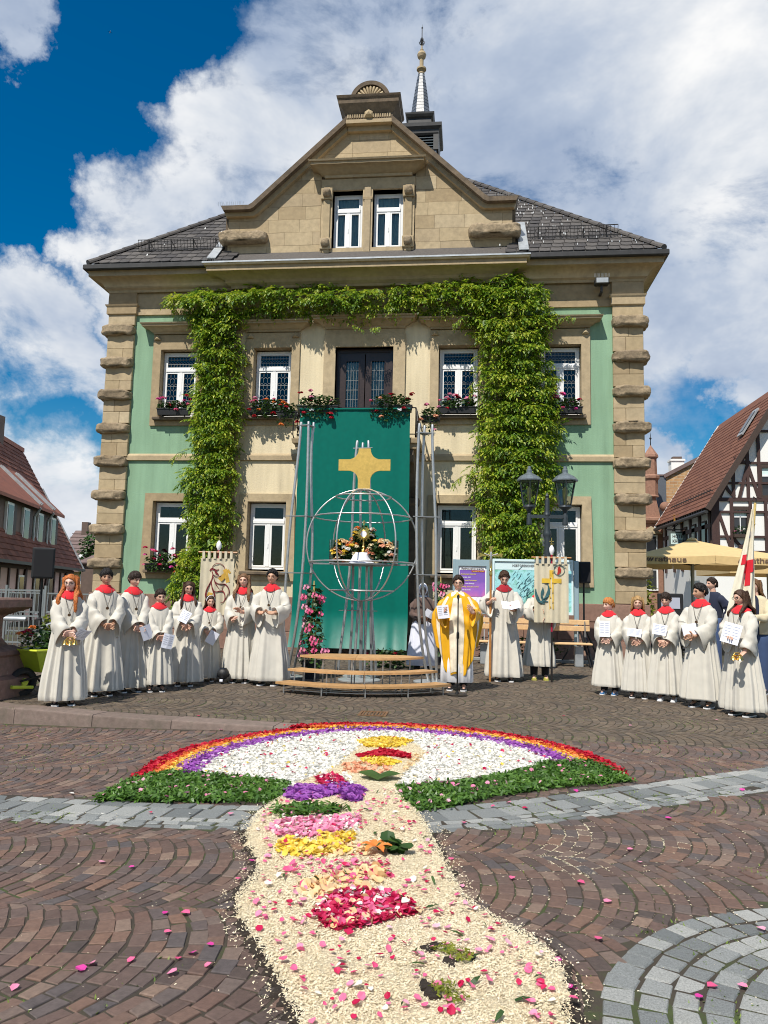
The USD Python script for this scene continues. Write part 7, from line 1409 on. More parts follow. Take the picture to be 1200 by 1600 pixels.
for i, (tx_, w_) in enumerate((('Musikverein Harmonie', .34), ('Gruppe Juli', .22), ('Chor und Orchester', .36), ('Jazz am Abend', .30), ('Freitag, Konzert im Hof', .40), ('Eintritt frei', .22))): letters(tx_, .026, ('text_yellow', 'poster_white')[i % 2], nc, (-.26 + w_/2, -.020, 1.925 - i*.07), width=w_)
for a, b in ((-.28, -.10), (-.07, .10), (.14, .29)): obj('leaflet', MB().box(a, b, -.018, -.011, 1.25, 1.41), 'paper', nc); obj('leaflet_print', MB().box(a+.015, b-.015, -.021, -.0185, 1.28, 1.36), 'print_grey', nc)
mc = thing('map_case', 'wide turquoise town map case on grey posts behind the bench', 'notice case', (4.12, -1.62, 0))
obj('frame', prism(rect(-.88, .88, 1.08, 2.29).difference(rect(-.84, .84, 1.14, 2.24)), -.05, .05), 'case_board', mc); obj('map', MB().box(-.84, .84, -.02, .03, 1.14, 2.05), 'map_print', mc); obj('map_header', MB().box(-.84, .84, -.02, .03, 2.054, 2.24), 'case_board', mc)
for s in (-.92, .95): obj('post', MB().box(s-.05, s+.05, -.05, .06, 0, 2.27, .01), 'case_frame', mc)
ink = MB(); rr_ = np.random.default_rng(5)
for i in range(70): cx_, cz_ = rr_.normal(-.1, .18), rr_.normal(1.66, .16); a_ = rr_.uniform(.6, 1.2); L_ = rr_.uniform(.02, .07); ink.bar((cx_ - L_*math.cos(a_), -.0225, cz_ - L_*math.sin(a_)), (cx_ + L_*math.cos(a_), -.0225, cz_ + L_*math.sin(a_)), .012, .003, up=(0, 1, 0))
obj('map_lines', ink, 'map_ink', mc, kind='stuff'); letters('HISTORISCHER STADTPLAN', .05, 'text_dark', mc, (0, -.022, 2.12), width=.9)
# bench
bh = thing('bench', 'wooden slat bench with steel legs in front of the map case', 'bench', (4.06, -2.0, 0))
for z_, y_ in ((.80, .14), (.93, .19)): obj('back_slat', MB().box(-1.26, 1.26, y_, y_+.03, z_-.055, z_+.055, .008), 'pine_slat', bh)
for y_ in (-.26, -.13, .0): obj('seat_slat', MB().box(-1.26, 1.26, y_, y_+.11, .47, .505, .008), 'pine_slat', bh)
for x_ in (-1.0, 1.0): obj('leg', MB().bar((x_, .12, .5), (x_, .24, 1.02), .04, .02).bar((x_, -.22, .45), (x_, .14, .45), .04), 'steel_dull', bh); obj('foot', MB().box(x_-.09, x_+.09, -.12, .06, 0, .44, .015), 'fountain_stone' if False else 'pale_zinc', bh)
obj('brace', MB().bar((1.22, -.22, .02), (1.05, .22, .80), .03), 'black_iron', bh)
obj('armrest', MB().bar((1.28, -.24, .02), (1.14, .02, .62), .025).bar((1.14, .02, .62), (1.16, .2, .95), .025), 'black_iron', bh)
def speaker(label, x, y, z0, z1, w, rz, legs=True):
    t = thing('loudspeaker', label, 'loudspeaker', (x, y, 0), rz); obj('cabinet', MB().box(-w/2, w/2, -w*.42, w*.42, z0, z1, .02), 'black_plastic', t); obj('grille', MB().box(-w*.43, w*.43, -w*.43-.006, -w*.42+.002, z0+.03, z1-.03, .006), 'black_cloth', t)
    obj('stand_pole', tube([(0, 0, .3), (0, 0, z0)], .022, 8), 'black_iron', t); obj('hub', MB().lathe([(.04, .72), (.045, .74), (.045, .84), (.03, .86)], 10), 'black_iron', t)
    for k in range(3): a = k*2.094 + .5; obj('leg', MB().bar((0.03*math.cos(a), .03*math.sin(a), .80), (.52*math.cos(a), .52*math.sin(a), .015), .03).bar((0, 0, .35), (.28*math.cos(a), .28*math.sin(a), .39), .02), 'black_iron', t)
speaker('black loudspeaker on a tripod to the right of the map case', 5.27, -1.35, 1.79, 2.27, .26, D(10)); speaker('black loudspeaker on a pole at the left, behind the red haired girl', -5.43, -5.0, 1.60, 2.19, .40, D(30))
# fountain pillar, wheelbarrow, rails, fence
fo = thing('fountain_pillar', 'weathered dark red sandstone pillar of the fountain at the left edge', 'fountain', (-3.93, -9.66, 0))
obj('shaft', frame_loft(-.44, .44, -.44, .44, [(.10, .60), (.12, .56), (.06, .66), (.02, .72), (.0, .76), (.0, 1.02), (.03, 1.05), (.05, 1.07)][2:]), 'fountain_stone', fo, 30); obj('cap', frame_loft(-.44, .44, -.44, .44, [(.06, 1.07), (.12, 1.10), (.22, 1.14), (.25, 1.17), (.25, 1.27), (.22, 1.29)]), 'fountain_stone', fo, 30); obj('pedestal', frame_loft(-.44, .44, -.44, .44, [(.30, 0), (.30, .24), (.26, .27), (.22, .29), (.20, .52), (.23, .55), (.21, .60), (.10, .66)]), 'fountain_stone', fo, 30)
wb = thing('wheelbarrow', 'lime green wheelbarrow planted with flowers, between the pillar and the red haired girl', 'wheelbarrow', (-3.10, -8.85, 0), D(-20))
obj('tub', capped([np.array([(a*x_, y_ if abs(x_) < .99 else y_, z_) for x_, y_ in ((-1, b0), (1, b0), (1, b1), (-1, b1))]) for a, b0, b1, z_ in ((.16, -.16, .18, .30), (.30, -.36, .34, .60))]), 'barrow_green', wb); obj('rim', tube([(-.31, -.37, .605), (.31, -.37, .605), (.31, .35, .605), (-.31, .35, .605)], .018, 6, True), 'barrow_rim', wb)
wh = obj('wheel', MB().tube([(.0, -.30 + .17*math.cos(a), .175 + .15*math.sin(a)) for a in np.linspace(0, 2*PI, 22, endpoint=False)], .045, 8, True), 'tyre', wb, True); obj('hub', MB().tube([(-.05, -.30, .175), (.05, -.30, .175)], .05, 10), 'barrow_rim', wh)
for s in (-1, 1): obj('handle', tube([(s*.10, -.42, .20), (s*.20, .1, .30), (s*.28, .9, .55)], .016, 7), 'black_iron', wb); obj('leg', MB().bar((s*.20, .25, .32), (s*.24, .30, .02), .025).bar((s*.2, -.05, .3), (s*.24, .30, .02), .02), 'black_iron', wb)
obj('guard', tube([(-.20, -.30, .12), (-.15, -.56, .14), (.15, -.56, .14), (.20, -.30, .12)], .022, 7), 'barrow_rim', wb); bush(wb, (-.28, -.33, .56), (.28, .32, .92), 320, 51, size=.06); bush(wb, (-.20, .0, .8), (.25, .3, 1.15), 90, 52, 'yellow_leaf', .06)
for i in range(7): obj('blossom', flowerhead((RNG.uniform(-.25, .25), RNG.uniform(-.35, .1), RNG.uniform(.78, .92)), .05, 900+i, 16), 'petal_' + ('crimson', 'orange')[i % 2], wb)
rl = thing('steel_railing', 'curved galvanised tube railing behind the wheelbarrow', 'railing', (-6.2, -4.0, 0)); obj('tube_rail', tube([(-1.5, 0, .78), (-.1, 0, .78)], .05, 10), 'pale_zinc', rl, True); obj('hoop', tube([(.22, .0, 0), (.22, 0, .45), (.30, 0, .62), (.5, 0, .70), (.8, 0, .70), (1.0, 0, .62), (1.08, 0, .45), (1.08, 0, 0)], .05, 10), 'pale_zinc', rl, True); obj('rail_post', tube([(-1.4, 0, 0), (-1.4, 0, .78)], .045, 8), 'pale_zinc', rl)
def fence(label, p, q, h, n):
    p, q = np.array(p), np.array(q); t = thing('metal_fence', label, 'fence', (*p, 0)); d = np.append(q - p, 0)
    for z_ in (.12, h*.55, h): obj('rail', MB().bar((0, 0, z_), d + (0, 0, z_), .04), 'fence_steel', t)
    for i in range(n+1):
        c = d*i/n; obj('post' if i % 8 == 0 else 'bar', MB().bar(c, c + (0, 0, h + (.12 if i % 8 == 0 else 0)), .05 if i % 8 == 0 else .016), 'fence_steel', t)
fence('grey metal fence behind the loudspeaker on the left', (-12.5, -1.2), (-7.3, -1.6), 1.35, 40); fence('second grey metal fence further back on the left, before the red roofed house', (-14.5, 3.2), (-7.6, 2.6), 1.25, 48)
# flag on a bamboo pole
fg = thing('flag', 'cream flag with a red cross hanging from a bamboo pole at the right edge', 'flag', (7.13, -6.15, 0)); obj('pole', MB().tube([(-.04, 0, .9), (0.03, 0, 1.8), (.15, 0, 3.04)], [.024, .024, .02], 9), 'bamboo', fg, 40)
for z_ in (1.25, 1.6, 1.95, 2.35, 2.7): obj('joint', MB().lathe([(.027, z_-.012), (.030, z_), (.027, z_+.012)], 10, (-.02 + (z_-1.1)*.085, 0, 0)), 'bamboo', fg)
obj('hook', tube(scroll((.14, 0, 3.06), .05, 0, 1.0, 14)[:, [1, 0, 2]] if False else [(.15, 0, 3.0), (.17, 0, 3.10), (.13, 0, 3.14), (.10, 0, 3.08)], .010, 6), 'black_iron', fg)
nz, nu = 34, 26; P = np.zeros((nu, nz, 3))
for i, u_ in enumerate(np.linspace(0, 1, nu)):
    for j, k_ in enumerate(np.linspace(0, 1, nz)):
        top_ = np.array([.12, -.02, 2.93]); spread = .05 + .46*k_**1.1; P[i, j] = top_ + np.array([-.02 - .10*k_ - spread*(1-u_)*.72 + .10*k_*u_, -.05 + .06*math.sin(u_*13 + 2*k_)*(.2+k_), -1.75*k_ + .12*u_*k_])
v, f = grid_mesh(P); obj('cloth', cat_arrays([(v, f), (v + (0, .004, 0), f[:, ::-1])]), 'flag_cream', fg, True)
def sub(i0, i1, j0, j1, m_, nm): v, f = grid_mesh(P[i0:i1, j0:j1] - (0, .012, 0)); obj(nm, (v, f), m_, fg, True)
sub(9, 24, 16, 21, 'flag_red', 'red_bar'); sub(3, 10, 14, 18, 'flag_red', 'red_bar'); sub(13, 18, 20, 25, 'flag_red', 'red_bar'); sub(10, 15, 7, 10, 'flag_blue', 'blue_mark')
# loose petals on the paving: each can be picked up
rp = np.random.default_rng(77); k_ = 0
LP = [(395, 1172), (262, 1460), (300, 1493), (268, 1524), (325, 1512), (125, 1518), (142, 1510), (205, 1504), (328, 1480), (22, 1548), (278, 1502), (205, 1358), (160, 1350), (290, 1430), (258, 1430), (380, 1362), (372, 1376), (395, 1348), (985, 1330), (908, 1382), (1045, 1281), (722, 1388), (800, 1375), (870, 1505), (950, 1412), (1112, 1545), (1093, 1562), (1160, 1545), (935, 1470), (893, 1548), (1190, 1455), (965, 1212), (1160, 1236), (1120, 1126), (725, 1288), (705, 1345), (1000, 1350), (112, 1242), (160, 1274), (235, 1272), (297, 1274), (360, 1274), (820, 1265), (795, 1256), (770, 1262), (900, 1238), (880, 1120), (985, 1135), (1040, 1160), (310, 1120), (240, 1145), (345, 1142), (60, 1152)]
cols_ = ['pink', 'hot_pink', 'pink', 'crimson', 'white', 'magenta']
for i, (a, b) in enumerate(LP):
    X_, Y_ = gp(a, b); c_ = cols_[int(rp.integers(6))] if i > 34 else ('pink', 'hot_pink', 'magenta')[i % 3]; s_ = rp.uniform(.032, .055)
    nm = {'pink': 'pale pink', 'hot_pink': 'bright pink', 'crimson': 'crimson', 'white': 'white', 'magenta': 'magenta'}[c_]
    wh_ = 'granite circle at lower right' if disc_poly.contains(sg.Point(X_, Y_)) else 'curved granite band' if band_poly.contains(sg.Point(X_, Y_)) else 'upper paving near the servers' if Y_ > kerb_y(X_) else 'brown setts left of the carpet' if X_ < 1.75 and Y_ < -13.4 else 'brown setts right of the carpet' if Y_ < -13.0 else 'setts between kerb and rainbow'
    obj('loose_petal', scatter(PETAL[0], PETAL[1], [(X_, Y_, zat(X_, Y_) + .012)], rots(np.array([rp.uniform(0, 6.28)]), np.array([rp.normal(0, .2)])), [s_*.85]), 'petal_' + c_, None, label=f'single {nm} petal lying loose on the {wh_}', cat='petal', group=f'{nm} petals on the {wh_}')
# ------------------------------------------------------------------ houses round the square
def fp(px, py, Y): d = _f + _R*(px-600)/1200.0 + _U*(800-py)/1200.0; q = EYE + d*(Y-EYE[1])/d[1]; return q
# left: long house with red tiles, a row of dormers and half-timber below; local frame: u towards the far end, w back into the house
lh = thing('red_roof_house', 'long house with steep red tiled roof and dormer windows at the left edge', 'house', (-17.89, 20.0, 0))
E_, N_ = np.array([-.27, .963, 0]), np.array([.963, .27, 0])
def LP_(u, w, z): return E_*u - N_*w + np.array([0, 0, z])
def lbox(u0, u1, w0, w1, z0, z1): return (np.array([LP_(u, w, z) for z in (z0, z1) for u, w in ((u0, w0), (u1, w0), (u1, w1), (u0, w1))]), tri(np.array([f[::-1] for f in BOXF])))
Lg = 15.0
obj('wall', lbox(-Lg, -.25, .3, 6.3, -1.5, 2.45), 'pink_wall', lh); obj('roof', (np.array([LP_(-Lg, -.15, 2.35), LP_(0, -.15, 2.35), LP_(0, 3.32, 8.62), LP_(-Lg, 3.32, 8.62), LP_(0, 6.8, 2.35), LP_(-Lg, 6.8, 2.35)]), np.array([(0, 1, 2), (0, 2, 3), (3, 2, 4), (3, 4, 5), (0, 3, 5), (1, 4, 2)])), 'red_tile', lh)
rt = []; rdir = unit(LP_(0, 3.32, 8.62) - LP_(0, -.15, 2.35)); rl_ = np.linalg.norm(LP_(0, 3.32, 8.62) - LP_(0, -.15, 2.35)); rn = unit(np.cross(E_, rdir)); rn = rn*np.sign(rn @ N_)
for i in range(int(rl_/.27)):
    for j in range(int(Lg/.5)):
        o = LP_(-.5*(j+1) + (i % 2)*.25 - .25*(i % 2)*(j == 0), -.15, 2.35) + rdir*i*.27; P = lambda u, t, h: o + E_*u + rdir*t + rn*h; l_ = RNG.uniform(-.006, .006)
        rt.append((np.array([P(.0, 0, .05+l_), P(.49, 0, .05+l_), P(.49, .30, .02), P(.0, .30, .02), P(0, 0, .0), P(.49, 0, .0)]), np.array([(0, 1, 2), (0, 2, 3), (0, 4, 5), (0, 5, 1)])))
pieces('roof_tile', rt, 'red_tile', lh, 300, 'upper_roof_tiles', key=lambda i: np.linalg.norm(rt[i][0][0] + (-17.89, 20, 0) - EYE))
obj('verge', MB().bar(LP_(.02, -.2, 2.3), LP_(.02, 2.2, 6.62), .10, .16), 'pale_zinc', lh); obj('eaves_gutter', MB().bar(LP_(-Lg, -.22, 2.35), LP_(.0, -.22, 2.35), .12), 'dark_zinc', lh)
obj('ridge', MB().bar(LP_(-Lg, 3.32, 8.66), LP_(0, 3.32, 8.66), .22), 'red_tile', lh)
# dormer
obj('dormer', lbox(-Lg, -3.2, .55, 2.4, 2.8, 5.0), 'brown_wall', lh); obj('dormer_roof', (np.array([LP_(-Lg, .25, 4.98), LP_(-2.9, .25, 4.98), LP_(-2.9, 2.55, 7.1), LP_(-Lg, 2.55, 7.1), LP_(-Lg, .25, 4.84), LP_(-2.9, .25, 4.84), LP_(-2.9, 2.4, 6.9)]), np.array([(0, 1, 2), (0, 2, 3), (4, 5, 1), (4, 1, 0), (1, 5, 6), (1, 6, 2)])), 'red_tile', lh)
for uu in (-4.1, -6.3, -8.5, -10.7):
    fr = obj('window', lbox(uu-.42, uu+.42, .45, .55, 3.35, 4.75), 'white_frame', lh); obj('pane', lbox(uu-.33, uu+.33, .43, .45, 3.45, 4.65), 'window_dark', fr); obj('shutter', lbox(uu+.46, uu+.85, .46, .55, 3.3, 4.75), 'shutter', lh)
for uu in (-5.2, -7.4): obj('downpipe', tube([LP_(uu, .2, 4.9), LP_(uu, .3, 4.75), LP_(uu, .45, 4.5), LP_(uu, .45, 3.0)], .06, 7), 'pale_zinc', lh); obj('roof_ladder', MB().bar(LP_(uu+.3, .3, 5.1), LP_(uu+.3, 2.1, 6.75), .10).bar(LP_(uu+.6, .3, 5.1), LP_(uu+.6, 2.1, 6.75), .10), 'pale_zinc', lh)
for i, uu in enumerate(np.arange(-14.5, -.3, 1.15)): obj('timber', lbox(uu, uu+.16, .24, .3, -.6, 2.3), 'beam', lh); (i % 3 == 1) and obj('timber', MB().bar(LP_(uu+.2, .26, .1), LP_(uu+1.1, .26, 2.2), .13), 'beam', lh)
for zz_ in (-.5, 1.0, 2.15): obj('timber', lbox(-Lg, -.3, .23, .29, zz_, zz_+.16), 'beam', lh)
for uu in (-2.6, -4.9, -7.2, -9.5): fr = obj('window', lbox(uu-.36, uu+.36, .2, .28, .25, 1.9), 'white_frame', lh); obj('pane', lbox(uu-.28, uu+.28, .18, .2, .33, 1.82), 'window_dark', fr)
obj('gable_wall', (np.array([LP_(-.3, .3, 2.3), LP_(-.3, 6.3, 2.3), LP_(-.3, 3.32, 8.3)]), np.array([(0, 1, 2), (0, 2, 1)])), 'brown_wall', lh)
q = fp(-2, 690, 17) ; obj('chimney', MB().box(*(lambda c: (c[0]-.3, c[0]+.3, c[1]-.3, c[1]+.3, 7.5, 9.6))(LP_(-4.2, 3.4, 0))), 'brown_wall', lh)
h3 = thing('mauve_roof_house', 'house with mauve tiled roof and small skylight, far behind on the left', 'house', (-26.5, 36, 0))
obj('wall', MB().box(-1.8, 3.0, 0, 6, -2, 3.0), 'ochre_wall', h3); obj('roof', (np.array([(-2.2, -.5, 2.6), (3.3, -.5, 2.6), (3.1, 3.0, 5.95), (-2.0, 3.0, 5.95), (3.3, 6.5, 2.6), (-2.2, 6.5, 2.6)]), np.array([(0, 1, 2), (0, 2, 3), (3, 2, 4), (3, 4, 5), (0, 3, 5), (1, 4, 2)])), 'mauve_tile', h3)
for i in range(11): obj('tile_course', MB().bar((-2.2 + i*.01, -.52 + i*.32, 2.62 + i*.306), (3.3 - i*.01, -.52 + i*.32, 2.62 + i*.306), .05), 'mauve_tile', h3)
obj('dormer', hull([(-.35, .5, 3.6), (.25, .5, 3.6), (-.35, .5, 4.1), (.25, .5, 4.1), (-.35, 1.9, 4.9), (.25, 1.9, 4.9)]), 'mauve_tile', h3); obj('window', MB().box(-.25, .15, .44, .5, 3.62, 3.95), 'white_frame', h3)
fr = obj('window', MB().box(.25, 1.1, -.08, 0, 1.7, 2.55), 'white_frame', h3); obj('pane', MB().box(.35, .65, -.1, -.08, 1.8, 2.45).box(.7, 1.0, -.1, -.08, 1.8, 2.45), 'window_dark', fr)
obj('chimney', MB().box(-1.3, -.8, 2.6, 3.1, 5.5, 6.6), 'brown_wall', h3); obj('aerial', MB().bar((.12, 3.2, 5.9), (.25, 3.2, 9.2), .05), 'fence_steel', h3)
h4 = thing('grey_annex', 'low grey annexe with window between the red roof and the town hall corner', 'house', (-19.5, 27, 0)); obj('wall', MB().box(-2, 2.6, 0, 4, -2, 2.9), 'brown_wall', h4); obj('roof', frame_loft(-2, 2.6, 0, 4, [(.2, 2.9), (.25, 3.0), (-1.2, 4.0)]), 'mauve_tile', h4); obj('window', MB().box(.4, 1.2, -.06, 0, 1.3, 2.3), 'white_frame', h4)
tr_ = thing('leafy_tree', 'small leafy tree behind the corner of the town hall on the left', 'tree', (-24.0, 33, 0)); obj('trunk', tube([(0, 0, 0), (.1, 0, 1.6), (0, 0, 3.4)], [.16, .12, .05], 8), 'stem_wood', tr_); bush(tr_, (-.9, -.9, 1.8), (.9, .9, 5.4), 900, 61, size=.22, name='crown')
# right: half-timbered gable
hh = thing('half_timbered_house', 'white half-timbered house with brown tiled roof at the right edge', 'house', (14.0, 18, 0)); HO = np.array([14.0, 18, 0])
gp_ = sg.Polygon([(0, 3.0), (6.7, 3.0), (6.7, 6.3), (3.35, 11.72), (0, 6.3)]); win1, win2 = rect(.86, 1.50, 4.55, 5.72), rect(2.15, 3.0, 6.35, 7.7)
obj('gable_wall', prism(gp_.difference(win1).difference(win2), 0, .3), 'white_wall', hh); obj('base_wall', MB().box(-.0, 6.7, .05, .4, -.5, 3.0), 'white_wall', hh); obj('side_wall', MB().box(0.02, .3, .3, 9.4, -.5, 6.25), 'white_wall', hh); obj('back_wall', MB().box(.3, 6.7, 9.1, 9.4, -.5, 6.3), 'white_wall', hh)
def tb(*pts, w=.135): 
    for (a, b), (c, d) in zip(pts[:-1], pts[1:]):
        yo = -.02 - random.uniform(0, .03); obj('timber', MB().bar((a, yo, b), (c, yo, d), w, .09, up=(0, 1, 0)), 'beam', hh)
for z_ in (3.72, 6.18, 3.02): tb((0, z_), (6.7, z_), w=.17)
for z_ in (4.45, 5.6, 7.9, 6.95, 9.4): tb((max(0, (z_-6.3)/1.62) if z_ > 6.3 else 0, z_), (6.7 - (max(0, (z_-6.3)/1.62) if z_ > 6.3 else 0), z_), w=.10)
tb((.06, 3.1), (.06, 6.2), w=.34); [tb((x_, 3.75), (x_, 6.15)) for x_ in (.78, 1.62, 2.3, 3.2, 4.1, 5, 6)]; [tb((x_, 6.25), (x_, min(9.8, 6.3+1.62*min(x_, 6.7-x_)-.1))) for x_ in (.9, 1.55, 2.05, 3.1, 4.1, 5)]
tb((.2, 5.6), (.75, 3.8)); tb((1.6, 8.0), (1.15, 6.25)); tb((1.5, 8.0), (2.0, 6.3)); tb((1.0, 7.9), (.3, 6.3), w=.15); tb((2.0, 9.4), (1.3, 8.0), w=.15)
for a0, b0, a1, b1 in ((.85, 4.4, 1.55, 3.8), (.85, 3.8, 1.55, 4.4), (.5, 7.0, .95, 6.3), (1.0, 8.2, 1.5, 7.95)): c_ = np.array([(a0, b0), ((a0+a1)/2 + .0, (b0+b1)/2 - .12), (a1, b1)]); tb(*[tuple(q) for q in spline(np.column_stack([c_, [0, 0, 0]]), 8)[:, :2]], w=.13)
for w_, nm in ((win1, 1), (win2, 2)):
    a, b, c, d = w_.bounds; fr = obj('window', prism(ring(a-.14, c+.14, b-.14, d+.14, .17), -.06, .06), 'dark_wood', hh); obj('pane', MB().box(a, c, .05, .07, b, b+(d-b)*.72), 'window_dark', fr); obj('blind', MB().box(a, c, .03, .05, b+(d-b)*.72, d), 'sign_cream', fr); obj('glazing_bar', MB().box((a+c)/2-.02, (a+c)/2+.02, .0, .05, b, d).box(a, c, .0, .05, b+(d-b)*.68, b+(d-b)*.73), 'white_frame', fr)
pb = obj('plant_box', MB().box(.80, 1.58, -.3, -.06, 4.40, 4.55), 'dark_wood', hh); bush(pb, (.8, -.34, 4.5), (1.58, -.05, 4.95), 110, 71, size=.08)
for i in range(6): obj('blossom', flowerhead((.85+i*.13, -.28, 4.68 + .1*(i % 2)), .06, 1200+i, 10), 'petal_' + ('pink', 'white')[i % 2], pb)
RS = 1.62; rv = lambda x_, y_: (x_, y_, 6.3 + x_*RS)
for y0_, y1_, nm in ((-.45, 9.5, 'roof'),): obj('roof', (np.array([rv(-.35, y0_), rv(-.35, y1_), rv(3.35, y1_), rv(3.35, y0_), (7.05, y0_, 5.73), (7.05, y1_, 5.73)]) + (0, 0, .12), np.array([(0, 3, 2), (0, 2, 1), (3, 4, 5), (3, 5, 2)])), 'brown_tile', hh); obj('roof_underside', (np.array([rv(-.35, y0_), rv(-.35, y1_), rv(3.35, y1_), rv(3.35, y0_), (7.05, y0_, 5.73), (7.05, y1_, 5.73)]), np.array([(0, 1, 2), (0, 2, 3), (3, 2, 5), (3, 5, 4)])), 'dark_wood', hh)
rt = []; rdv = unit((1, 0, RS)); rnv = unit((-RS, 0, 1)); 
for i in range(25):
    for j in range(20):
        o = np.array(rv(-.35, -.45 + j*.5 + (i % 2)*.0)) + rdv*i*.27 + rnv*.07; P = lambda y_, t, h: o + np.array([0, y_, 0]) + rdv*t + rnv*h
        rt.append((np.array([P(0, 0, .035), P(.49, 0, .035), P(.49, .3, .012), P(0, .3, .012), P(0, 0, 0), P(.49, 0, 0)]), np.array([(0, 2, 1), (0, 3, 2), (0, 5, 4), (0, 1, 5)])))
pieces('roof_tile', rt, 'brown_tile', hh, 300, 'upper_roof_tiles', key=lambda i: np.linalg.norm(rt[i][0][0] + HO - EYE))
obj('bargeboard', MB().bar(rv(-.4, -.48), rv(3.35, -.48), .26, .06, up=(0, 1, 0)), 'dark_wood', hh); obj('far_verge', MB().bar(np.array(rv(-.4, 9.52)), np.array(rv(3.35, 9.52)), .08, .2), 'white_wall', hh); obj('eaves_gutter', MB().tube([rv(-.46, -.45), rv(-.46, 9.5)], .09, 7), 'dark_zinc', hh)
for y_ in np.arange(.4, 9.3, .42): obj('rafter_end', MB().box(-.4, .05, y_, y_+.14, 5.62, 5.78), 'dark_wood', hh)
for y_ in (.4, 2.0, 3.6, 5.2, 6.8, 8.6): obj('timber', MB().box(-.06, .04, y_, y_+.3, 3.0, 6.1), 'beam', hh)
for z_ in (3.7, 4.9, 5.7): obj('timber', MB().box(-.07, .03, .3, 9.2, z_, z_+.2), 'beam', hh)
for y_ in (1.0, 2.7, 4.3): fr = obj('window', MB().box(-.05, .03, y_+.1, y_+.75, 4.1, 5.3), 'dark_wood', hh); obj('pane', MB().box(-.07, -.05, y_+.17, y_+.68, 4.2, 5.2), 'window_dark', fr)
obj('skylight', MB().bar(np.array(rv(1.9, 1.4)) + rnv*.2, np.array(rv(2.7, 1.4)) + rnv*.2, .7, .08, up=rnv), 'pale_zinc', hh); obj('skylight_glass', MB().bar(np.array(rv(2.0, 1.4)) + rnv*.26, np.array(rv(2.6, 1.4)) + rnv*.26, .5, .02, up=rnv), 'window_dark', hh)
for j in range(16): c_ = np.array(rv(.15, .2 + j*.45)) + rnv*.2; obj('snow_guard', MB().bar(c_, c_ + (-.02, .42, .0), .03).bar(c_ - rnv*.1, c_ + rnv*.1, .03), 'dark_zinc', hh)
wbx = thing('window_box', 'white flowering window box on the side wall of the half-timbered house', 'flower box', (13.55, 21.0, 3.2)); obj('trough', MB().box(-.2, .2, -1.2, 1.2, 0, .25), 'dark_wood', wbx); bush(wbx, (-.45, -1.3, -.1), (.2, 1.3, .65), 420, 72, size=.09)
for i in range(16): obj('blossom', flowerhead((RNG.uniform(-.45, -.1), RNG.uniform(-1.2, 1.2), RNG.uniform(.1, .6)), .07, 1300+i, 10), 'petal_white', wbx)
# hotel sign
sgn = thing('hotel_sign', 'pale green hotel sign with gold crown on a bracket, above the parasol', 'sign', (13.75, 23.2, 0)); obj('board', MB().box(-.40, .42, -.04, .04, 4.42, 5.02, .01), 'sign_cream', sgn); obj('frame', prism(ring(-.48, .50, 4.34, 5.10, .08), -.06, .06), 'sign_frame', sgn)
letters('HOTEL', .17, 'text_dark', sgn, (0.01, -.045, 4.76), width=.66); letters('KRONE', .17, 'text_dark', sgn, (0.01, -.045, 4.50), width=.66); obj('bracket', MB().bar((-.6, 0, 5.2), (.9, 0, 5.2), .06).bar((-.3, 0, 5.2), (-.3, 0, 5.08), .03).bar((.3, 0, 5.2), (.3, 0, 5.08), .03).tube([(.9, 0, 5.2), (.5, 0, 5.55), (.0, 0, 5.5), (-.3, 0, 5.25)], .03, 6), 'black_iron', sgn)
cw = MB().lathe([(.20, 5.55), (.22, 5.62), (.20, 5.66)], 14)
for k in range(7): a = k*2*PI/7; d_ = np.array([math.cos(a), math.sin(a), 0]); cw.add(hull([d_*.20 + (0, 0, 5.64) + np.array([-d_[1], d_[0], 0])*.07, d_*.20 + (0, 0, 5.64) - np.array([-d_[1], d_[0], 0])*.07, d_*.23 + (0, 0, 5.95), d_*.17 + (0, 0, 5.66)])); cw.lathe([(.001, 5.94), (.035, 5.97), (.001, 6.0)], 6, tuple(d_*.23))
obj('crown', cw, 'crown_gold', sgn)
# brick house behind with grey parapet and chimney
bk = thing('brick_gable_house', 'ochre rubble brick gable with sloping top behind the brown roof', 'house', (14.6, 30, 0)); obj('gable_wall', prism(sg.Polygon([(.25, -1), (8, -1), (8, 3 + 8.0), (3.3, 10.75), (.25, 9.1)]), 0, .4), 'rubble_brick', bk); obj('coping', MB().bar((.1, .15, 9.12), (3.4, .15, 10.9), .6, .22, up=(0, 0, 1)).bar((3.4, .15, 10.9), (8, .15, 11.2), .6, .22, up=(0, 0, 1)), 'mauve_tile', bk); obj('chimney', MB().box(.72, 1.5, .5, 1.2, 9.0, 10.2).box(.66, 1.56, .44, 1.26, 10.2, 10.32), 'white_wall', bk); obj('chimney_pot', MB().box(.85, 1.4, .6, 1.1, 10.32, 10.5), 'brown_wall', bk)
obj('slate_flank', MB().box(-.35, .24, -.05, .5, 7.2, 9.15), 'turret_slate', bk); obj('flank_cap', MB().box(-.45, .3, -.1, .55, 9.15, 9.25), 'mauve_tile', bk); obj('body', MB().box(.3, 8, .4, 9, -1, 8.9), 'brown_wall', bk)
cg = thing('sandstone_gable_house', 'red sandstone gable with pinnacle and scrolls beside the town hall corner', 'house', (13.6, 28, 0))
obj('wall', prism(sg.Polygon([(-1.6, -1), (.9, -1), (.9, 5.2), (.55, 5.6), (.35, 6.6), (.1, 7.8), (-.35, 8.4), (-.9, 7.7), (-1.6, 6.3)]), 0, .5), 'red_sandstone', cg); obj('cornice', frame_loft(-1.7, .95, -.05, .5, [(.05, 6.0), (.12, 6.08), (.22, 6.15), (.22, 6.3), (.05, 6.36)]), 'red_sandstone', cg)
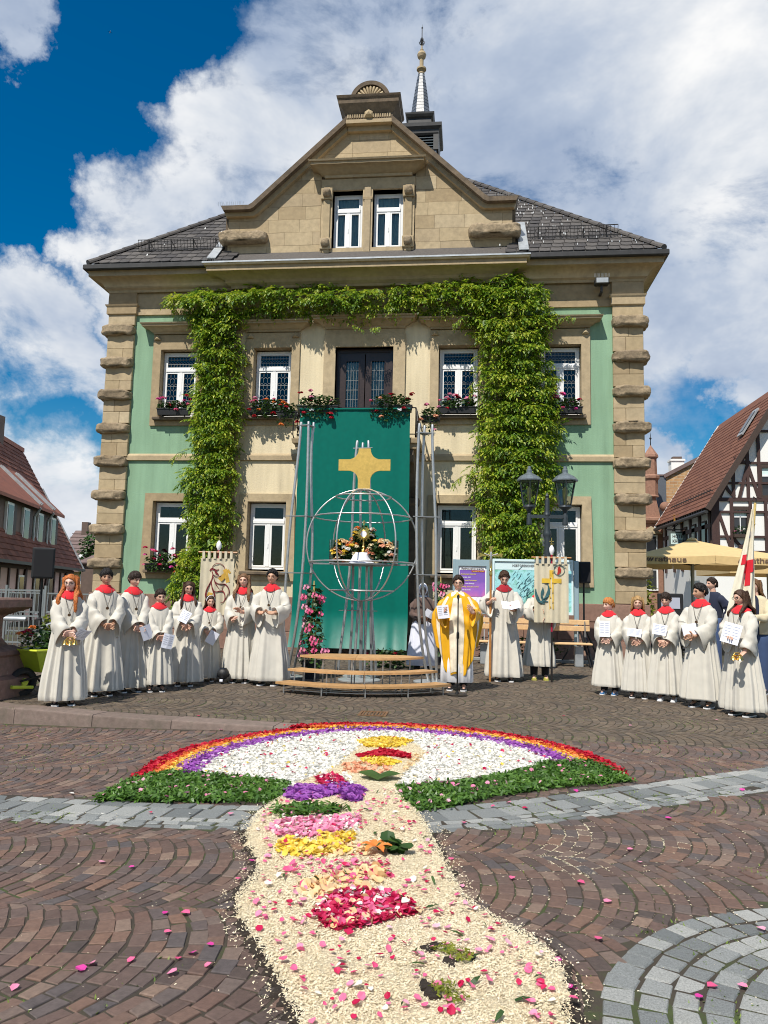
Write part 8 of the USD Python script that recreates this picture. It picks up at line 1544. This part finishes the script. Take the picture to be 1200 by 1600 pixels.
obj('pinnacle', MB().lathe([(.45, 7.6), (.40, 7.7), (.40, 8.6), (.5, 8.7), (.5, 8.85), (.36, 8.95), (.34, 9.9), (.45, 10.0), (.42, 10.15), (.05, 10.7), (.03, 10.75)], 8, (-.05, .25, 0), PI/8), 'red_sandstone', cg); obj('spike', MB().lathe([(.03, 10.7), (.02, 11.4), (.001, 11.6)], 6, (-.05, .25, 0)).lathe([(.02, 11.1), (.08, 11.18), (.02, 11.26)], 8, (-.05, .25, 0)), 'black_iron', cg)
for z_ in (4.6, 2.6): obj('scroll', (IV*np.array([.28, .25, .32]) + (.75, .0, z_+.9), IF), 'red_sandstone', cg, True); fr = obj('window', MB().box(-.55, .2, -.08, .02, z_-.6, z_+.7), 'white_frame', cg); obj('pane', MB().box(-.45, .1, -.1, -.08, z_-.5, z_+.6), 'window_dark', fr)
obj('ball', (IV*.3 + (.7, .1, 7.0), IF), 'red_sandstone', cg, True); obj('downpipe', tube([(.55, -.12, 6.0), (.55, -.12, -1)], .06, 6), 'dark_zinc', cg); obj('hood', hull([(-.8, -.3, 5.35), (.45, -.3, 5.35), (-.2, -.3, 5.8), (-.8, .05, 5.35), (.45, .05, 5.35), (-.2, .05, 5.8)]), 'sandstone', cg)
# background behind the parasol: far white house
wh_ = thing('white_house', 'white house with dark windows and brown posts seen under the parasol', 'house', (15, 33, 0)); obj('wall', MB().box(-4.5, 12, 0, 5, -1, 5.0), 'white_wall', wh_)
for i in range(9): fr = obj('window', MB().box(-3.6 + i*1.1, -3.1 + i*1.1, -.06, 0, 2.0, 3.6), 'shutter', wh_); obj('pane', MB().box(-3.52+i*1.1, -3.18+i*1.1, -.08, -.06, 2.1, 3.5), 'window_dark', fr)
for x_ in (-3.9, 1.2, 4.5): obj('corner_stone', MB().box(x_, x_+.9, -.12, 0, -1, 3.9), 'red_sandstone', wh_)
# parasol
pa = thing('parasol', 'large beige restaurant parasol with lettered valance, right of the town hall', 'parasol', (9.15, 4.15, 0)); hw, zc_, za = 2.12, 2.62, 3.22
ap = np.array([0, 0, za])
for k in range(4):
    a = rotz(k*PI/2); c0_, m_, c1_ = a @ np.array([-hw, -hw, zc_]), a @ np.array([0, -hw, zc_+.03]), a @ np.array([hw, -hw, zc_]); n_ = 8
    for p_, q_ in ((c0_, m_), (m_, c1_)):
        G = np.array([[ap*(1-s) + (p_*(1-t_) + q_*t_)*s - np.array([0, 0, .10*s*(1-s) + .03*math.sin(t_*PI)*s]) for t_ in np.linspace(0, 1, n_)] for s in np.linspace(.03, 1, n_)]); obj('canopy_panel', grid_mesh(G), 'parasol_cloth', pa, True)
        d0 = unit((p_ + q_)/2*np.array([1, 1, 0]))*.01; V_ = np.array([[p_*(1-t_) + q_*t_ - np.array([0, 0, .03*math.sin(t_*PI)]) + d0 - np.array([0, 0, h_]) for h_ in (.0, .2 + .012*math.sin(t_*9))] for t_ in np.linspace(.0, 1, 14)]); obj('valance', grid_mesh(V_), 'parasol_cloth', pa, True)
    obj('rib', MB().bar(ap - (0, 0, .08), a @ np.array([-hw+.03, -hw+.03, zc_-.05]), .03).bar((0, 0, za-.75), a @ np.array([-hw*.55, -hw*.55, zc_+.16]), .025), 'dark_wood', pa)
obj('pole', MB().tube([(0, 0, 0), (0, 0, za-.05)], .05, 10), 'fence_steel', pa, 30); obj('cap', MB().lathe([(.16, za-.03), (.12, za+.03), (.04, za+.06), (.001, za+.07)], 12), 'parasol_cloth', pa); obj('foot', MB().box(-.45, .45, -.45, .45, 0, .1, .02), 'dark_zinc', pa)
for cx_ in (-1.25, 1.10):
    letters('rathaus', .12, 'text_brown', pa, (cx_ + .10, -hw-.024, zc_-.145), width=.82)
    for k in range(3): obj('logo_leaf', prism(affinity.rotate(affinity.scale(sg.Point(cx_ - .50 + k*.065, zc_-.095).buffer(.05), .45, 1.25), -35), -hw-.028, -hw-.022), 'text_brown', pa)
p2 = thing('parasol', 'second beige parasol further back at the right edge', 'parasol', (13.2, 9.5, 0))
for k in range(4):
    a = rotz(k*PI/2); c0_, c1_ = a @ np.array([-1.9, -1.9, 2.6]), a @ np.array([1.9, -1.9, 2.6]); obj('canopy_panel', (np.array([(0, 0, 3.2), c0_, c1_]), np.array([(0, 1, 2)])), 'parasol_cloth', p2); obj('valance', (np.array([c0_, c1_, c1_ - (0, 0, .2), c0_ - (0, 0, .2)]), np.array([(0, 1, 2), (0, 2, 3)])), 'parasol_cloth', p2)
obj('pole', MB().tube([(0, 0, 0), (0, 0, 3.2)], .05, 8), 'fence_steel', p2)
# cafe furniture
def chair(label, x, y, rz):
    t = thing('cafe_chair', label, 'chair', (x, y, 0), rz, 'black cafe chairs under the parasol')
    obj('seat', MB().box(-.22, .22, -.22, .22, .44, .47, .008), 'black_plastic', t); obj('backrest', MB().box(-.22, .22, .2, .23, .55, .88, .01), 'black_plastic', t)
    for a in (-1, 1):
        for b in (-1, 1): obj('leg', MB().bar((a*.19, b*.19, .45), (a*.21, b*.21, 0), .025), 'black_iron', t)
    obj('arm', MB().bar((-.23, -.2, .66), (-.23, .22, .68), .03).bar((.23, -.2, .66), (.23, .22, .68), .03), 'black_iron', t)
    return t
for i, (x_, y_, r_) in enumerate(((8.2, 2.4, .3), (8.9, 2.6, -.2), (9.9, 2.2, 2.8), (10.4, 3.6, 1.2), (8.4, 4.8, .8))): chair(('black cafe chair nearest to the town hall corner under the parasol', 'black cafe chair left of the parasol pole', 'black cafe chair at the right under the parasol edge', 'black cafe chair right of the parasol pole', 'black cafe chair deep in the shade behind the menu board')[i], x_, y_, r_)
for i, (x_, y_) in enumerate(((9.3, 2.9), (8.6, 3.6))):
    t = thing('cafe_table', ('round dark cafe table under the front of the parasol', 'round dark cafe table behind the menu board')[i], 'table', (x_, y_, 0)); obj('table_top', MB().lathe([(.38, .72), (.40, .73), (.40, .75), (.38, .76), (.01, .76)], 22), 'dark_wood', t); obj('stem', MB().lathe([(.22, 0), (.2, .03), (.035, .06), (.03, .72)], 12), 'black_iron', t)
mb = thing('menu_board', 'black menu board with small lit notice, behind the blond child', 'menu board', (7.62, .6, 0)); obj('panel', MB().box(-.30, .30, -.04, .04, .35, 1.62, .015), 'black_plastic', mb); obj('notice', MB().box(-.22, .22, -.05, -.041, 1.25, 1.52), 'print_grey', mb)
for s in (-1, 1): obj('leg', MB().bar((s*.26, 0, .4), (s*.30, .2, 0), .04), 'black_iron', mb)
hb = thing('shrub', 'light green shrub in the street behind the menu board', 'shrub', (11.2, 20, 0)); obj('stem', tube([(0, 0, 0), (0, 0, 1.6)], .06, 6), 'stem_wood', hb); bush(hb, (-.6, -.6, .3), (.6, .6, 2.9), 420, 81, 'yellow_leaf', size=.16)
wp = thing('wall_plants', 'low green plants in the bed along the foot of the town hall wall, right', 'plants', (4.0, -.7, 0)); bush(wp, (-1.4, -.25, 0), (1.1, .3, .55), 420, 83, size=.08); obj('edging_stone', MB().box(-1.5, 1.6, -.5, -.35, 0, .07, .01), 'granite', wp)
# airliner high up
ax_, ay_, az_ = [float(c) for c in (EYE + _dirn(172, 50)*8000)]
al = thing('airplane', 'tiny white airplane high in the blue sky at upper left', 'airplane', (ax_, ay_, az_), .6); obj('fuselage', MB().tube([(0, -19, 0), (0, -16, .3), (0, 14, .3), (0, 20, 1.5)], [.5, 2, 2, .5], 10), 'white_wall', al, True); obj('wing', (np.array([(-18, 5, 0), (0, -5, 0), (18, 5, 0), (18, 7.5, 0), (0, 2, 0), (-18, 7.5, 0)]), np.array([(0, 1, 4), (0, 4, 5), (1, 2, 3), (1, 3, 4), (0, 4, 1), (0, 5, 4), (1, 3, 2), (1, 4, 3)])), 'white_wall', al); obj('tail', (np.array([(-6, 18, 1), (0, 14, 1), (6, 18, 1), (0, 17, 1), (0, 14, 1.5), (0, 19, 7), (0, 20, 1.5)]), np.array([(0, 1, 3), (1, 2, 3), (0, 3, 1), (1, 3, 2), (4, 5, 6), (4, 6, 5)])), 'white_wall', al)
